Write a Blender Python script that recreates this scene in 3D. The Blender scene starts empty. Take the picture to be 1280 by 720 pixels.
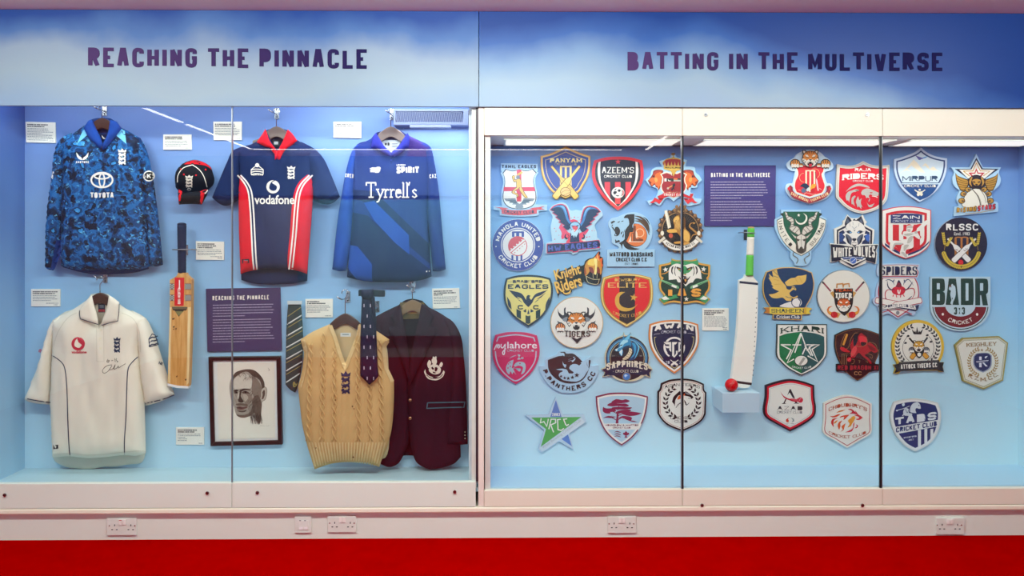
import bpy, bmesh, math, random
from mathutils import Vector, Matrix
from mathutils.bvhtree import BVHTree
import numpy as np
from mathutils import noise as mnoise
from mathutils.geometry import delaunay_2d_cdt
random.seed(7)
SC = bpy.context.scene
COL = SC.collection
# ---------------------------------------------------------------- camera
F = 1010.0            # focal length in pixels of the 1280 px wide frame
HZ = 307.0            # pixel row of the horizon
CAM = Vector((0.0, 0.0, 1.385))
YAW = math.radians(-0.8)
cd = bpy.data.cameras.new('camera'); cam = bpy.data.objects.new('camera', cd); COL.objects.link(cam)
cam.location = CAM; cam.rotation_euler = (math.pi/2, 0, YAW)
cd.sensor_width = 36.0; cd.lens = 36.0*F/1280.0; cd.shift_y = (HZ-360.0)/1280.0
cd.clip_start = 0.05; SC.camera = cam
SC.view_settings.view_transform = 'Standard'; SC.view_settings.look = 'None'
SC.view_settings.gamma = 1.0; SC.view_settings.use_curve_mapping = False
SC.view_settings.exposure = 0.12
# ---------------------------------------------------------------- world and lights
wd = bpy.data.worlds.new('world'); SC.world = wd; wd.use_nodes = True
wd.node_tree.nodes['Background'].inputs[0].default_value = (1.0, 0.97, 0.93, 1)
wd.node_tree.nodes['Background'].inputs[1].default_value = 0.25

def area(name, loc, rot, sx, sy, power, col=(1, 1, 1)):
    l = bpy.data.lights.new(name, 'AREA'); l.shape = 'RECTANGLE'; l.size = sx; l.size_y = sy
    l.energy = power; l.color = col
    o = bpy.data.objects.new(name, l); o.location = loc; o.rotation_euler = rot; COL.objects.link(o)
    return o

YG, YB, YH = 3.82, 4.20, 3.79      # glass, back panels, fascia front
# added lamps without fittings under the ceiling, turned towards the display wall
LC = (.90, 1.0, .95)
for k, (lx, lp) in enumerate(((-2.3, 23), (-.1, 37), (2.2, 23))):
    area('added_wall_light', (lx, 2.15, 2.42), (math.radians(43), 0, 0), 1.5, .14, lp, LC)
area('case_light_left', (-1.75, YG+0.09, 2.17), (math.radians(20), 0, 0), 1.9, 0.06, 5.5, (.92, 1, .97))
area('case_light_left', (-.55, YG+0.12, 2.17), (math.radians(28), 0, 0), .85, 0.06, 4.6, (.93, .99, 1))
area('grille_light', (-.345, 4.14, 1.985), (math.radians(6), 0, 0), .36, 0.05, .8, (.96, .99, 1))
area('case_light_right', (1.3, YG+0.17, 1.893), (math.radians(-8), 0, 0), 2.6, 0.22, 5.2, (.93, 1, .94))

# ---------------------------------------------------------------- helpers
def ray(px, py):
    a, b = (px-640.0)/F, (HZ-py)/F
    c, s = math.cos(YAW), math.sin(YAW)
    return Vector((a*c - s, a*s + c, b))

def W(px, py, Y):
    d = ray(px, py)
    return CAM + d*((Y-CAM.y)/d.y)

def Zat(py, Y, px=640):
    return W(px, py, Y).z

def lin(h):
    h = h.lstrip('#')
    if len(h) == 3: h = ''.join(c*2 for c in h)
    r = []
    for i in (0, 2, 4):
        c = int(h[i:i+2], 16)/255
        r.append(c/12.92 if c <= .04045 else ((c+.055)/1.055)**2.4)
    return (r[0], r[1], r[2], 1)

MATS = {}
def mat(hexc, rough=.5, metal=0.0, kind='print', var=0.06, scale=30, spec=.4):
    key = (hexc, rough, metal, kind)
    if key in MATS: return MATS[key]
    m = bpy.data.materials.new(kind+'_'+hexc); m.use_nodes = True
    nt = m.node_tree; b = nt.nodes['Principled BSDF']
    b.inputs['Roughness'].default_value = rough; b.inputs['Metallic'].default_value = metal
    b.inputs['Specular IOR Level'].default_value = spec
    c = lin(hexc)
    n = nt.nodes.new('ShaderNodeTexNoise'); n.inputs['Scale'].default_value = scale; n.inputs['Detail'].default_value = 3
    tc = nt.nodes.new('ShaderNodeTexCoord'); nt.links.new(tc.outputs['Object'], n.inputs['Vector'])
    mx = nt.nodes.new('ShaderNodeMix'); mx.data_type = 'RGBA'
    mx.inputs[6].default_value = tuple(min(1, x*(1-var)) for x in c[:3])+(1,)
    mx.inputs[7].default_value = tuple(min(1, x*(1+var)) for x in c[:3])+(1,)
    nt.links.new(n.outputs['Fac'], mx.inputs[0]); nt.links.new(mx.outputs[2], b.inputs['Base Color'])
    MATS[key] = m
    return m

def bumpify(m, scale, strength, dist=.01, tex='noise', vec=(1, 1, 1)):
    """adds a fine surface relief to a material"""
    nt = m.node_tree; b = nt.nodes['Principled BSDF']
    tc = nt.nodes.new('ShaderNodeTexCoord'); mp = nt.nodes.new('ShaderNodeMapping'); mp.inputs['Scale'].default_value = vec
    nt.links.new(tc.outputs['Object'], mp.inputs[0])
    t = nt.nodes.new('ShaderNodeTexNoise' if tex == 'noise' else 'ShaderNodeTexVoronoi'); t.inputs['Scale'].default_value = scale
    nt.links.new(mp.outputs[0], t.inputs['Vector'])
    bp = nt.nodes.new('ShaderNodeBump'); bp.inputs['Strength'].default_value = strength; bp.inputs['Distance'].default_value = dist
    nt.links.new(t.outputs[0], bp.inputs['Height']); nt.links.new(bp.outputs[0], b.inputs['Normal'])
    return m

def emis(name, col, strength):
    m = bpy.data.materials.new(name); m.use_nodes = True
    b = m.node_tree.nodes['Principled BSDF']
    b.inputs['Base Color'].default_value = col+(1,); b.inputs['Emission Color'].default_value = col+(1,)
    b.inputs['Emission Strength'].default_value = strength
    return m

def ramp_mat(name, stops, z0, z1, noise=.25, nscale=1.2, xk=0.0, x0=0.0, rough=.5, stretch=(1, 1, 1.6)):
    """a printed sky: colours over height, broken up by cloud noise"""
    m = bpy.data.materials.new(name); m.use_nodes = True
    nt = m.node_tree; b = nt.nodes['Principled BSDF']; b.inputs['Roughness'].default_value = rough
    b.inputs['Specular IOR Level'].default_value = .3
    g = nt.nodes.new('ShaderNodeNewGeometry'); sp = nt.nodes.new('ShaderNodeSeparateXYZ'); nt.links.new(g.outputs['Position'], sp.inputs[0])
    mr = nt.nodes.new('ShaderNodeMapRange'); mr.clamp = False
    mr.inputs[1].default_value = z0; mr.inputs[2].default_value = z1
    nt.links.new(sp.outputs[2], mr.inputs[0])
    mp = nt.nodes.new('ShaderNodeMapping'); mp.inputs['Scale'].default_value = stretch; nt.links.new(g.outputs['Position'], mp.inputs[0])
    n = nt.nodes.new('ShaderNodeTexNoise'); n.inputs['Scale'].default_value = nscale; n.inputs['Detail'].default_value = 4
    n.inputs['Roughness'].default_value = .45
    nt.links.new(mp.outputs[0], n.inputs['Vector'])
    def math_(op, a, bb):
        k = nt.nodes.new('ShaderNodeMath'); k.operation = op
        for i, x in enumerate((a, bb)):
            if isinstance(x, (int, float)): k.inputs[i].default_value = x
            else: nt.links.new(x, k.inputs[i])
        return k.outputs[0]
    v = math_('ADD', mr.outputs[0], math_('MULTIPLY', math_('SUBTRACT', n.outputs['Fac'], .5), noise*2))
    if xk:
        v = math_('ADD', v, math_('MULTIPLY', math_('MAXIMUM', math_('SUBTRACT', sp.outputs[0], x0), 0.0), xk))
    cr = nt.nodes.new('ShaderNodeValToRGB')
    while len(cr.color_ramp.elements) < len(stops): cr.color_ramp.elements.new(.5)
    for e, (p, h) in zip(cr.color_ramp.elements, stops): e.position = p; e.color = lin(h)
    nt.links.new(v, cr.inputs[0]); nt.links.new(cr.outputs[0], b.inputs['Base Color'])
    return m

ORG = {}
def tag(o, label=None, cat=None, group=None, kind=None):
    if label: o['label'] = label
    if cat: o['category'] = cat
    if group: o['group'] = group
    if kind: o['kind'] = kind
    return o

def thing(name, loc, label, cat, group=None):
    o = bpy.data.objects.new(name, None); o.location = loc; o.empty_display_size = .05
    COL.objects.link(o); ORG[o.name] = Vector(loc)
    return tag(o, label, cat, group)

class MB:
    """collects faces in world coordinates and links them as one mesh object"""
    def __init__(s): s.v = []; s.f = []; s.m = []; s.mats = []
    def mi(s, m):
        if m not in s.mats: s.mats.append(m)
        return s.mats.index(m)
    def face(s, pts, m):
        b = len(s.v); s.v += [Vector(p) for p in pts]; s.f.append(tuple(range(b, b+len(pts)))); s.m.append(s.mi(m))
    def mesh(s, vs, fs, m):
        b = len(s.v); s.v += [Vector(p) for p in vs]; k = s.mi(m)
        for f in fs: s.f.append(tuple(b+i for i in f)); s.m.append(k)
    def box(s, x0, x1, y0, y1, z0, z1, m):
        s.mesh([(x0, y0, z0), (x1, y0, z0), (x1, y1, z0), (x0, y1, z0), (x0, y0, z1), (x1, y0, z1), (x1, y1, z1), (x0, y1, z1)],
               [(0, 3, 2, 1), (4, 5, 6, 7), (0, 1, 5, 4), (1, 2, 6, 5), (2, 3, 7, 6), (3, 0, 4, 7)], m)
    def slab(s, front, y0, y1, m):
        """prism: front outline [(x,z)] between depths y0 (near) and y1 (far)"""
        n = len(front); vs = [(x, y0, z) for x, z in front]+[(x, y1, z) for x, z in front]
        s.mesh(vs, [tuple(range(n)), tuple(range(2*n-1, n-1, -1))]+[(i, i+n, (i+1) % n+n, (i+1) % n) for i in range(n)], m)
    def pslab(s, pts, Y, t, m):
        """prism whose front outline is seen at the given pixels on depth Y, thickness t behind it"""
        fr = [W(x, y, Y) for x, y in pts]
        s.slab([(p.x, p.z) for p in fr], Y, Y+t, m)
    def extrude(s, tris, fn, dy, m):
        """non-overlapping 2-D triangles placed by fn(x, y) -> point, raised by dy towards the room"""
        key = {}; vs = []; fs = []
        for t in tris:
            ix = []
            for a, b in t:
                k = (round(a, 4), round(b, 4))
                if k not in key: key[k] = len(vs); vs.append(Vector(fn(a, b)))
                ix.append(key[k])
            if len(set(ix)) > 2: fs.append(tuple(ix))
        n = len(vs); ed = {(f[i], f[(i+1) % len(f)]) for f in fs for i in range(len(f))}
        al = [v-Vector((0, dy, 0)) for v in vs]+vs
        s.mesh(al, fs+[(b, a, a+n, b+n) for a, b in ed if (b, a) not in ed], m)
    def tube(s, pts, r, m, n=8, cap=True):
        pts = [Vector(p) for p in pts]; rings = []; k = len(pts)
        rr = r if isinstance(r, (list, tuple)) else [r]*k
        up = None
        for i, p in enumerate(pts):
            d = (pts[min(i+1, k-1)]-pts[max(i-1, 0)]).normalized()
            if up is None: up = d.orthogonal().normalized()
            up = (up-d*up.dot(d)).normalized(); w = d.cross(up)
            rings.append([p+(up*math.cos(a)+w*math.sin(a))*rr[i] for a in [2*math.pi*j/n for j in range(n)]])
        vs = [q for rg in rings for q in rg]
        fs = [(i*n+j, i*n+(j+1) % n, (i+1)*n+(j+1) % n, (i+1)*n+j) for i in range(k-1) for j in range(n)]
        if cap: fs += [tuple(range(n-1, -1, -1)), tuple((k-1)*n+j for j in range(n))]
        s.mesh(vs, fs, m)
    def sphere(s, c, rx, ry, rz, m, nu=20, nv=12):
        vs = []; fs = []
        for i in range(nv+1):
            t = math.pi*i/nv
            for j in range(nu):
                a = 2*math.pi*j/nu
                vs.append((c[0]+rx*math.sin(t)*math.cos(a), c[1]+ry*math.sin(t)*math.sin(a), c[2]+rz*math.cos(t)))
        for i in range(nv):
            for j in range(nu): fs.append((i*nu+j, (i+1)*nu+j, (i+1)*nu+(j+1) % nu, i*nu+(j+1) % nu))
        s.mesh(vs, fs, m)
    def build(s, name, parent=None, smooth=False, bevel=0, loc=None, weld=False):
        if parent is not None: org = ORG[parent.name]
        elif loc is not None: org = Vector(loc)
        else:
            lo = [min(p[i] for p in s.v) for i in range(3)]; hi = [max(p[i] for p in s.v) for i in range(3)]
            org = Vector(((lo[0]+hi[0])/2, (lo[1]+hi[1])/2, lo[2]))
        me = bpy.data.meshes.new(name)
        me.from_pydata([tuple(p-org) for p in s.v], [], s.f)
        for m in s.mats: me.materials.append(m)
        me.polygons.foreach_set('material_index', s.m)
        if smooth: me.polygons.foreach_set('use_smooth', [True]*len(me.polygons))
        if weld:
            bm = bmesh.new(); bm.from_mesh(me); bmesh.ops.remove_doubles(bm, verts=bm.verts, dist=1e-5); bm.to_mesh(me); bm.free()
        me.update()
        o = bpy.data.objects.new(name, me); COL.objects.link(o)
        if parent is not None: o.parent = parent
        else: o.location = org
        ORG[o.name] = org
        if bevel:
            bv = o.modifiers.new('bevel', 'BEVEL'); bv.width = bevel; bv.segments = 2; bv.limit_method = 'ANGLE'
        return o

def struct(mb, name, **k): return tag(mb.build(name, **k), kind='structure')

# ---------- 2-D paths
def P(s, mirror=None, smooth=True, n=5, closed=True):
    """'x,y x,y* ...' -> dense outline; * marks a corner; mirror=cx reflects the half outline"""
    pts = []
    for t in s.split():
        c = t.endswith('*'); x, y = t.rstrip('*').split(','); pts.append((float(x), float(y), c))
    if mirror is not None:
        pts = pts+[(2*mirror-x, y, c) for x, y, c in reversed(pts) if abs(x-mirror) > .01]
    if not smooth: return [(x, y) for x, y, c in pts]
    k = len(pts); out = []
    for i in range(k if closed else k-1):
        a, b = pts[i], pts[(i+1) % k]
        p0 = pts[i-1] if (closed or i > 0) and not a[2] else a
        p3 = (pts[(i+2) % k] if (closed or i+2 < k) else b) if not b[2] else b
        if a[2] and b[2]: out.append((a[0], a[1])); continue
        for j in range(n):
            t = j/n; r = []
            for q in (0, 1):
                r.append(.5*(2*a[q]+(b[q]-p0[q])*t+(2*p0[q]-5*a[q]+4*b[q]-p3[q])*t*t+(3*a[q]-p0[q]-3*b[q]+p3[q])*t**3))
            out.append(tuple(r))
    if not closed: out.append(pts[-1][:2])
    return out

def ribbon(pts, w, closed=False):
    """quads of a constant-width line"""
    k = len(pts); L = []; R = []
    if isinstance(w, (int, float)): w = [w]*k
    for i in range(k):
        a = pts[i-1] if (i > 0 or closed) else None; b = pts[(i+1) % k] if (i < k-1 or closed) else None
        c = pts[i]
        def nd(p, q):
            dx, dy = q[0]-p[0], q[1]-p[1]; l = math.hypot(dx, dy) or 1e-9
            return dx/l, dy/l
        d0 = nd(a, c) if a else nd(c, b); d1 = nd(c, b) if b else d0
        mx, my = -(d0[1]+d1[1]), d0[0]+d1[0]; l = math.hypot(mx, my)
        if l < .3: mx, my, sc = -d0[1], d0[0], 1.0
        else:
            mx, my = mx/l, my/l; sc = min(1.6, 1/max(.2, mx*-d0[1]+my*d0[0]))
        h = w[i]/2*sc
        L.append((c[0]+mx*h, c[1]+my*h)); R.append((c[0]-mx*h, c[1]-my*h))
    return [[L[i], L[(i+1) % k], R[(i+1) % k], R[i]] for i in range(k if closed else k-1)]

GL = {'A': '00 38 58 80|13 73', 'B': '00 08 78~ 74~ 04|04 84~ 80~ 00', 'C': '86 88~ 08~ 00~ 80~ 82', 'D': '00 08 88~ 80~ o',
 'E': '88 08 00 80|04 64', 'F': '00 08 88|04 64', 'G': '86 88~ 08~ 00~ 80~ 84 54', 'H': '00 08|80 88|04 84', 'I': '40 48',
 'J': '88 80~ 00~ 02', 'K': '00 08|88 03|25 80', 'L': '08 00 80', 'M': '00 08|08 42 88|88 80', 'N': '00 08|08 80|80 88', 'O': '04 08~ 88~ 80~ 00~ o',
 'P': '00 08 88~ 83~ 03', 'Q': '04 08~ 88~ 80~ 00~ o|52 80', 'R': '00 08 88~ 84~ 04|44 80', 'S': '86 88~ 08~ 04~ 84~ 80~ 00~ 02',
 'T': '08 88|48 40', 'U': '08 00~ 80~ 88', 'V': '08 30 50 88', 'W': '08 20|20 45|45 60|60 88', 'X': '00 88|08 80', 'Y': '08 44 88|44 40',
 'Z': '08 88 00 80', '0': '04 08~ 88~ 80~ 00~ o', '1': '26 48 40', '2': '06 08~ 88~ 85~ 00 80', '3': '06 08~ 88~ 84 34|84 80~ 00~ 02',
 '4': '60 68 03 83', '5': '88 08 05 85~ 80~ 00~ 01', '6': '87 88~ 08~ 00~ 80~ 85~ 05', '7': '08 88 30', '8': '04 08~ 88~ 84 o|04 84 80~ 00~ o',
 '9': '01 00~ 80~ 88~ 08~ 04~ 84', '.': '40 41', "'": '46 48', '-': '14 74', '&': '80 07~ 38~ 57~ 03~ 10~ 40~ 83', '/': '00 88'}
GW = {'I': .0, '.': .0, "'": .0, 'M': 1.35, 'W': 1.65, ' ': .55, '-': .6, '1': .5, 'E': .86, 'L': .82, 'F': .82, 'T': .95}

def rnd(pts, closed, r):
    out = []; k = len(pts)
    for i, (x, y, c) in enumerate(pts):
        if not c: out.append((x, y)); continue
        a, b = pts[i-1], pts[(i+1) % k]
        la, lb = math.hypot(a[0]-x, a[1]-y), math.hypot(b[0]-x, b[1]-y)
        ra, rb = min(r, la*.5), min(r, lb*.5)
        p = (x+(a[0]-x)/la*ra, y+(a[1]-y)/la*ra); q = (x+(b[0]-x)/lb*rb, y+(b[1]-y)/lb*rb)
        for j in range(5):
            t = j/4; out.append(((1-t)**2*p[0]+2*t*(1-t)*x+t*t*q[0], (1-t)**2*p[1]+2*t*(1-t)*y+t*t*q[1]))
    return out

def union(polys):
    """overlapping polygons -> triangles that do not overlap"""
    pv = []; pf = []
    for p in polys:
        a = sum(p[i][0]*p[(i+1) % len(p)][1]-p[(i+1) % len(p)][0]*p[i][1] for i in range(len(p)))
        if abs(a) < 1e-7: continue
        q = p if a > 0 else p[::-1]
        pf.append(tuple(range(len(pv), len(pv)+len(q)))); pv += [Vector(t) for t in q]
    if not pf: return []
    v, e, f, *_ = delaunay_2d_cdt(pv, [], pf, 1, 1e-4)
    return [[(v[i].x, v[i].y) for i in t] for t in f]

def stroke_text(s, w, h, tv, th=None, serif=False, gap=None, r=None):
    """capital letters built from strokes; fits width w and height h; returns polygons, y up, baseline 0"""
    th = th or tv; gap = gap if gap is not None else tv*.9
    uw = sum(GW.get(c, 1.0) for c in s); n = len(s)
    unit = (w - tv*sum(0 if c == ' ' else 1 for c in s) - gap*(n-1))/max(uw, .01)
    for _ in range(12):                       # keep the counters of narrow letters open
        if unit >= 1.15*tv: break
        tv *= .9; gap = min(gap, tv*1.1)
        unit = (w - tv*sum(0 if c == ' ' else 1 for c in s) - gap*(n-1))/max(uw, .01)
    th = min(th, tv*1.15) if not serif else min(th, tv)
    k = tv/th; out = []; x = 0
    for c in s:
        gw = GW.get(c, 1.0)*unit
        if c == ' ': x += gw+gap; continue
        for stp in GL.get(c, '').split('|'):
            if not stp: continue
            toks = stp.split(); cl = toks[-1] == 'o'
            if cl: toks = toks[:-1]
            pts = [(x+tv/2+int(t[0])/8*gw if c not in "I.'" else x+tv/2, th/2+int(t[1])/8*(h-th), t.endswith('~')) for t in toks]
            if not cl and len(pts) > 1:                 # flat stroke ends reach the cell's edge
                for i, j in ((0, 1), (-1, -2)):
                    tk = toks[i]
                    if abs(pts[i][1]-pts[j][1]) < 1e-6 and tk[0] in '08': pts[i] = (pts[i][0]+(-tv/2 if tk[0] == '0' else tv/2), pts[i][1], False)
            rr = r if r is not None else min(gw*.55, h*.32)
            pl = rnd(pts, cl, rr)
            for q in ribbon([(a/k, b) for a, b in pl], th, cl): out.append([(a*k, max(0, min(h, b))) for a, b in q])
            if serif:
                for a, b in ((pl[0], pl[1]), (pl[-1], pl[-2])):
                    if not cl and (a[1] < th or a[1] > h-th) and abs(a[1]-b[1]) > h*.2:
                        y0 = th*.02 if a[1] < h/2 else h-th*.97; e = min(tv*.5, gap*.42); y1 = y0+th*.94
                        out.append([(a[0]-tv/2-e, y0), (a[0]+tv/2+e, y0), (a[0]+tv/2+e, y1), (a[0]-tv/2-e, y1)])
        x += gw+tv+gap
    return union(out)

FC = {}
def font_text(s, w, h, bold=0.0):
    """text in Blender's own built-in face, fitted to w x h (bounding box of the whole string)"""
    key = (s, bold)
    if key not in FC:
        cu = bpy.data.curves.new('t', 'FONT'); cu.body = s; cu.offset = bold; cu.resolution_u = 3
        o = bpy.data.objects.new('t', cu); COL.objects.link(o)
        me = bpy.data.meshes.new_from_object(o.evaluated_get(bpy.context.evaluated_depsgraph_get()))
        FC[key] = [[(me.vertices[i].co.x, me.vertices[i].co.y) for i in p.vertices] for p in me.polygons]
        bpy.data.objects.remove(o); bpy.data.curves.remove(cu); bpy.data.meshes.remove(me)
    ps = FC[key]; xs = [a for p in ps for a, b in p]; ys = [b for p in ps for a, b in p]
    x0, x1, y0, y1 = min(xs), max(xs), min(ys), max(ys)
    return [[((a-x0)/(x1-x0)*w, (b-y0)/(y1-y0)*h) for a, b in p] for p in ps]

def arc_warp(cx, cy, r, ang, w, up=True):
    """bends flat text (x 0..w, y up) round a circle given in y-down pixels; ang = direction of the text's middle"""
    def f(x, y):
        if up:
            a = math.radians(ang)+(x-w/2)/r; q = r+y
        else:
            a = math.radians(ang)-(x-w/2)/r; q = r-y
        return cx+q*math.sin(a), cy-q*math.cos(a)
    return f

def edge_dist(poly, xs, ys):
    """distance of many points to an outline, and whether they are inside"""
    A = np.array(poly); B = np.roll(A, -1, 0); X = np.asarray(xs)[:, None]; Y = np.asarray(ys)[:, None]
    D = B-A; l = (D**2).sum(1); l[l == 0] = 1
    t = np.clip(((X-A[:, 0])*D[:, 0]+(Y-A[:, 1])*D[:, 1])/l, 0, 1)
    d = np.sqrt((X-A[:, 0]-t*D[:, 0])**2+(Y-A[:, 1]-t*D[:, 1])**2).min(1)
    dy = np.where(D[:, 1] == 0, 1e-9, D[:, 1])
    c = ((A[:, 1] > Y) != (B[:, 1] > Y)) & (X < D[:, 0]*(Y-A[:, 1])/dy+A[:, 0])
    return d, c.sum(1) % 2 == 1

def cdt(poly, step, extra=()):
    """triangulates an outline (pixels) with interior grid points"""
    pl = []
    for i in range(len(poly)):
        a, b = poly[i], poly[(i+1) % len(poly)]
        n = max(1, int(math.hypot(a[0]-b[0], a[1]-b[1])/step))
        pl += [(a[0]+(b[0]-a[0])*j/n, a[1]+(b[1]-a[1])*j/n) for j in range(n)]
    xs = [p[0] for p in pl]; ys = [p[1] for p in pl]; pts = list(pl)
    y = min(ys)+step*.5; r = 0; gx = []; gy = []
    while y < max(ys):
        x = min(xs)+step*.5*(1+r % 2)
        while x < max(xs): gx.append(x); gy.append(y); x += step
        y += step*.87; r += 1
    if gx:
        d, c = edge_dist(pl, gx, gy)
        pts += [(gx[i], gy[i]) for i in range(len(gx)) if c[i] and d[i] > step*.45]
    n = len(pl); ed = [(i, (i+1) % n) for i in range(n)]
    for ex in extra:                                    # colour borders become mesh edges
        b0 = len(pts); pts += ex; ed += [(b0+i, b0+(i+1) % len(ex)) for i in range(len(ex))]
    v, e, f, *_ = delaunay_2d_cdt([Vector(p) for p in pts], ed, [tuple(range(n))], 1, 1e-4)
    f = [tuple(t) for t in f]
    if extra:
        ok = edge_dist(pl, [sum(v[i].x for i in t)/len(t) for t in f], [sum(v[i].y for i in t)/len(t) for t in f])[1]
        f = [t for t, o in zip(f, ok) if o]
    return [(p.x, p.y) for p in v], f, pl

BVH = {}
def inflate(mb, poly, Y, depth, R, m, step=4.0, fold=None, edge=.004, back=True, flat=.35, regions=()):
    """pillow: outline in pixels on depth Y; swells by depth towards the room, rounded over R pixels from the edge"""
    rg = []
    for rp, rm in regions:
        q = []
        for i in range(len(rp)):
            a, b = rp[i], rp[(i+1) % len(rp)]; k = max(1, int(math.hypot(a[0]-b[0], a[1]-b[1])/step))
            q += [(a[0]+(b[0]-a[0])*j/k, a[1]+(b[1]-a[1])*j/k) for j in range(k)]
        rg.append((q, rm))
    v, f, pl = cdt(poly, step, [q for q, _ in rg]); n = len(v); top = []; bot = []
    dd = edge_dist(pl, [p[0] for p in v], [p[1] for p in v])[0]
    for (x, y), d in zip(v, dd):
        d = min(1.0, d/R)
        h = depth*math.sqrt(max(0, 1-(1-d)**2))
        if fold: h += fold(x, y)*min(1, d*2.5)
        p = W(x, y, Y); top.append((p.x, Y-edge-h, p.z)); bot.append((p.x, Y+depth*flat*0, p.z))
    # orientation: y-down pixels and x right, front must face -Y
    def fl(t):
        a, b, c = (v[i] for i in t[:3]); return (b[0]-a[0])*(c[1]-a[1])-(b[1]-a[1])*(c[0]-a[0]) > 0
    ft = [t[::-1] if fl(t) else t for t in f]
    vs = top+bot; fs = list(ft)
    if back: fs += [tuple(i+n for i in t[::-1]) for t in ft]
    from collections import Counter
    ed = {}
    for t in ft:
        for i in range(len(t)): ed[(t[i], t[(i+1) % len(t)])] = 1
    for (a, b) in ed:
        if (b, a) not in ed: fs.append((b, a, a+n, b+n))
    i0 = len(mb.m); mb.mesh(vs, fs, m)
    if rg:
        cx = [sum(v[i][0] for i in t)/len(t) for t in ft]; cy = [sum(v[i][1] for i in t)/len(t) for t in ft]
        for q, rm in rg:
            ok = edge_dist(q, cx, cy)[1]; k = mb.mi(rm)
            for i, o in enumerate(ok):
                if o: mb.m[i0+i] = k

def bvh_of(*mbs):
    vs = []; fs = []
    for mb in mbs:
        b = len(vs); vs += [tuple(p) for p in mb.v]; fs += [tuple(i+b for i in f) for f in mb.f]
    return BVHTree.FromPolygons(vs, fs)

def on(tree, px, py, off=.002, fallback=4.1):
    d = ray(px, py).normalized(); h = tree.ray_cast(CAM, d)
    if h[0] is None:
        q = tree.find_nearest(W(px, py, fallback)); p = W(px, py, q[0].y if q[0] is not None else fallback)
    else: p = h[0]
    return p-d*off

def decal(mb, tree, poly, m, off=.002, step=3.0, fallback=4.1):
    """a printed or sewn-on patch that follows a garment's surface"""
    if step and len(poly) > 2:
        v, f, pl = cdt(poly, step)
        mb.mesh([on(tree, x, y, off, fallback) for x, y in v], f, m)
    else: mb.mesh([on(tree, x, y, off, fallback) for x, y in poly], [tuple(range(len(poly)))], m)

def dtext(mb, tree, polys, m, x, y, off=.0025, rot=0, fallback=4.1, sx=0):
    """text polygons (y up) with their lower-left corner at pixel x, y laid on a surface"""
    c, s = math.cos(math.radians(rot)), math.sin(math.radians(rot))
    for p in polys:
        q = []
        for a, b in p:
            a = a+sx*b
            q.append(on(tree, x+a*c+b*s, y+a*s-b*c, off, fallback))
        mb.face(q, m)

def dline(mb, tree, pts, w, m, off=.002, closed=False, fallback=4.1):
    q = []
    for i in range(len(pts)-(0 if closed else 1)):       # split long pieces
        a, b = pts[i], pts[(i+1) % len(pts)]; n = max(1, int(math.hypot(a[0]-b[0], a[1]-b[1])/3))
        q += [(a[0]+(b[0]-a[0])*j/n, a[1]+(b[1]-a[1])*j/n) for j in range(n)]
    if not closed: q.append(pts[-1])
    for r in ribbon(q, w, closed): mb.face([on(tree, x, y, off, fallback) for x, y in r], m)

def circ(cx, cy, rx, ry=None, a0=0, a1=360, n=32):
    ry = ry or rx; full = abs(a1-a0) >= 360
    return [(cx+rx*math.sin(math.radians(a0+(a1-a0)*i/n)), cy-ry*math.cos(math.radians(a0+(a1-a0)*i/n))) for i in range(n if full else n+1)]

def star(cx, cy, r, k=.4, rot=0, n=5):
    return [(cx+(r if i % 2 == 0 else r*k)*math.sin(math.radians(rot)+math.pi*i/n), cy-(r if i % 2 == 0 else r*k)*math.cos(math.radians(rot)+math.pi*i/n)) for i in range(2*n)]
# ================================================================ the setting
def zc(py, Y): return W(640, py, Y).z
def xc(px, Y, py=400): return W(px, py, Y).x
m_white = mat('ecf2e8', .45, kind='painted_wood', var=.02, scale=3)
m_cream = mat('f6eedd', .4, kind='painted_wood', var=.02, scale=3)
m_ceil = mat('efe6e8', .7, kind='plaster', var=.02)
m_dark = mat('15161a', .35, kind='rubber')
m_steel = mat('b9bcc2', .25, 1.0, kind='chrome')
m_grey = mat('8d9096', .3, .6, kind='metal')
m_black = mat('0c0c0e', .5, kind='black_plastic')
XL, XR = -4.2, 4.4
ZC = zc(14, YH)
carpet = mat('ae0000', 1.0, kind='carpet', var=.16, scale=9, spec=0.0); bumpify(carpet, 900, .5, .004)
b = MB(); b.box(XL, XR, -2.4, 3.83, -.05, 0, carpet); struct(b, 'floor')
b = MB(); b.box(XL, XR, -2.4, 4.4, ZC, ZC+.1, m_ceil); struct(b, 'ceiling')
b = MB(); b.box(XL-.1, XL, -2.4, 4.4, 0, ZC, mat('d8d4d0', .7, kind='plaster')); struct(b, 'wall_left')
b = MB(); b.box(XR, XR+.1, -2.4, 4.4, 0, ZC, mat('d8d4d0', .7, kind='plaster')); struct(b, 'wall_right')
b = MB(); b.box(XL, XR, -2.5, -2.4, 0, ZC, mat('cfcac6', .7, kind='plaster')); struct(b, 'wall_rear')
b = MB(); b.box(XL, XR, 4.26, 4.36, 0, ZC, m_white); struct(b, 'wall_front')
z_l0, z_l1 = zc(632.5, YG), zc(640.8, 3.805)
b = MB(); b.box(XL, XR, 3.83, 4.26, 0.0, z_l1, m_white); struct(b, 'baseboard_front')
b = MB(); b.box(XL, XR, 3.805, 4.26, z_l1, z_l0-.001, mat('fdf6e2', .4, kind='painted_wood', var=.02)); struct(b, 'trim_1', bevel=.006)

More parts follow.
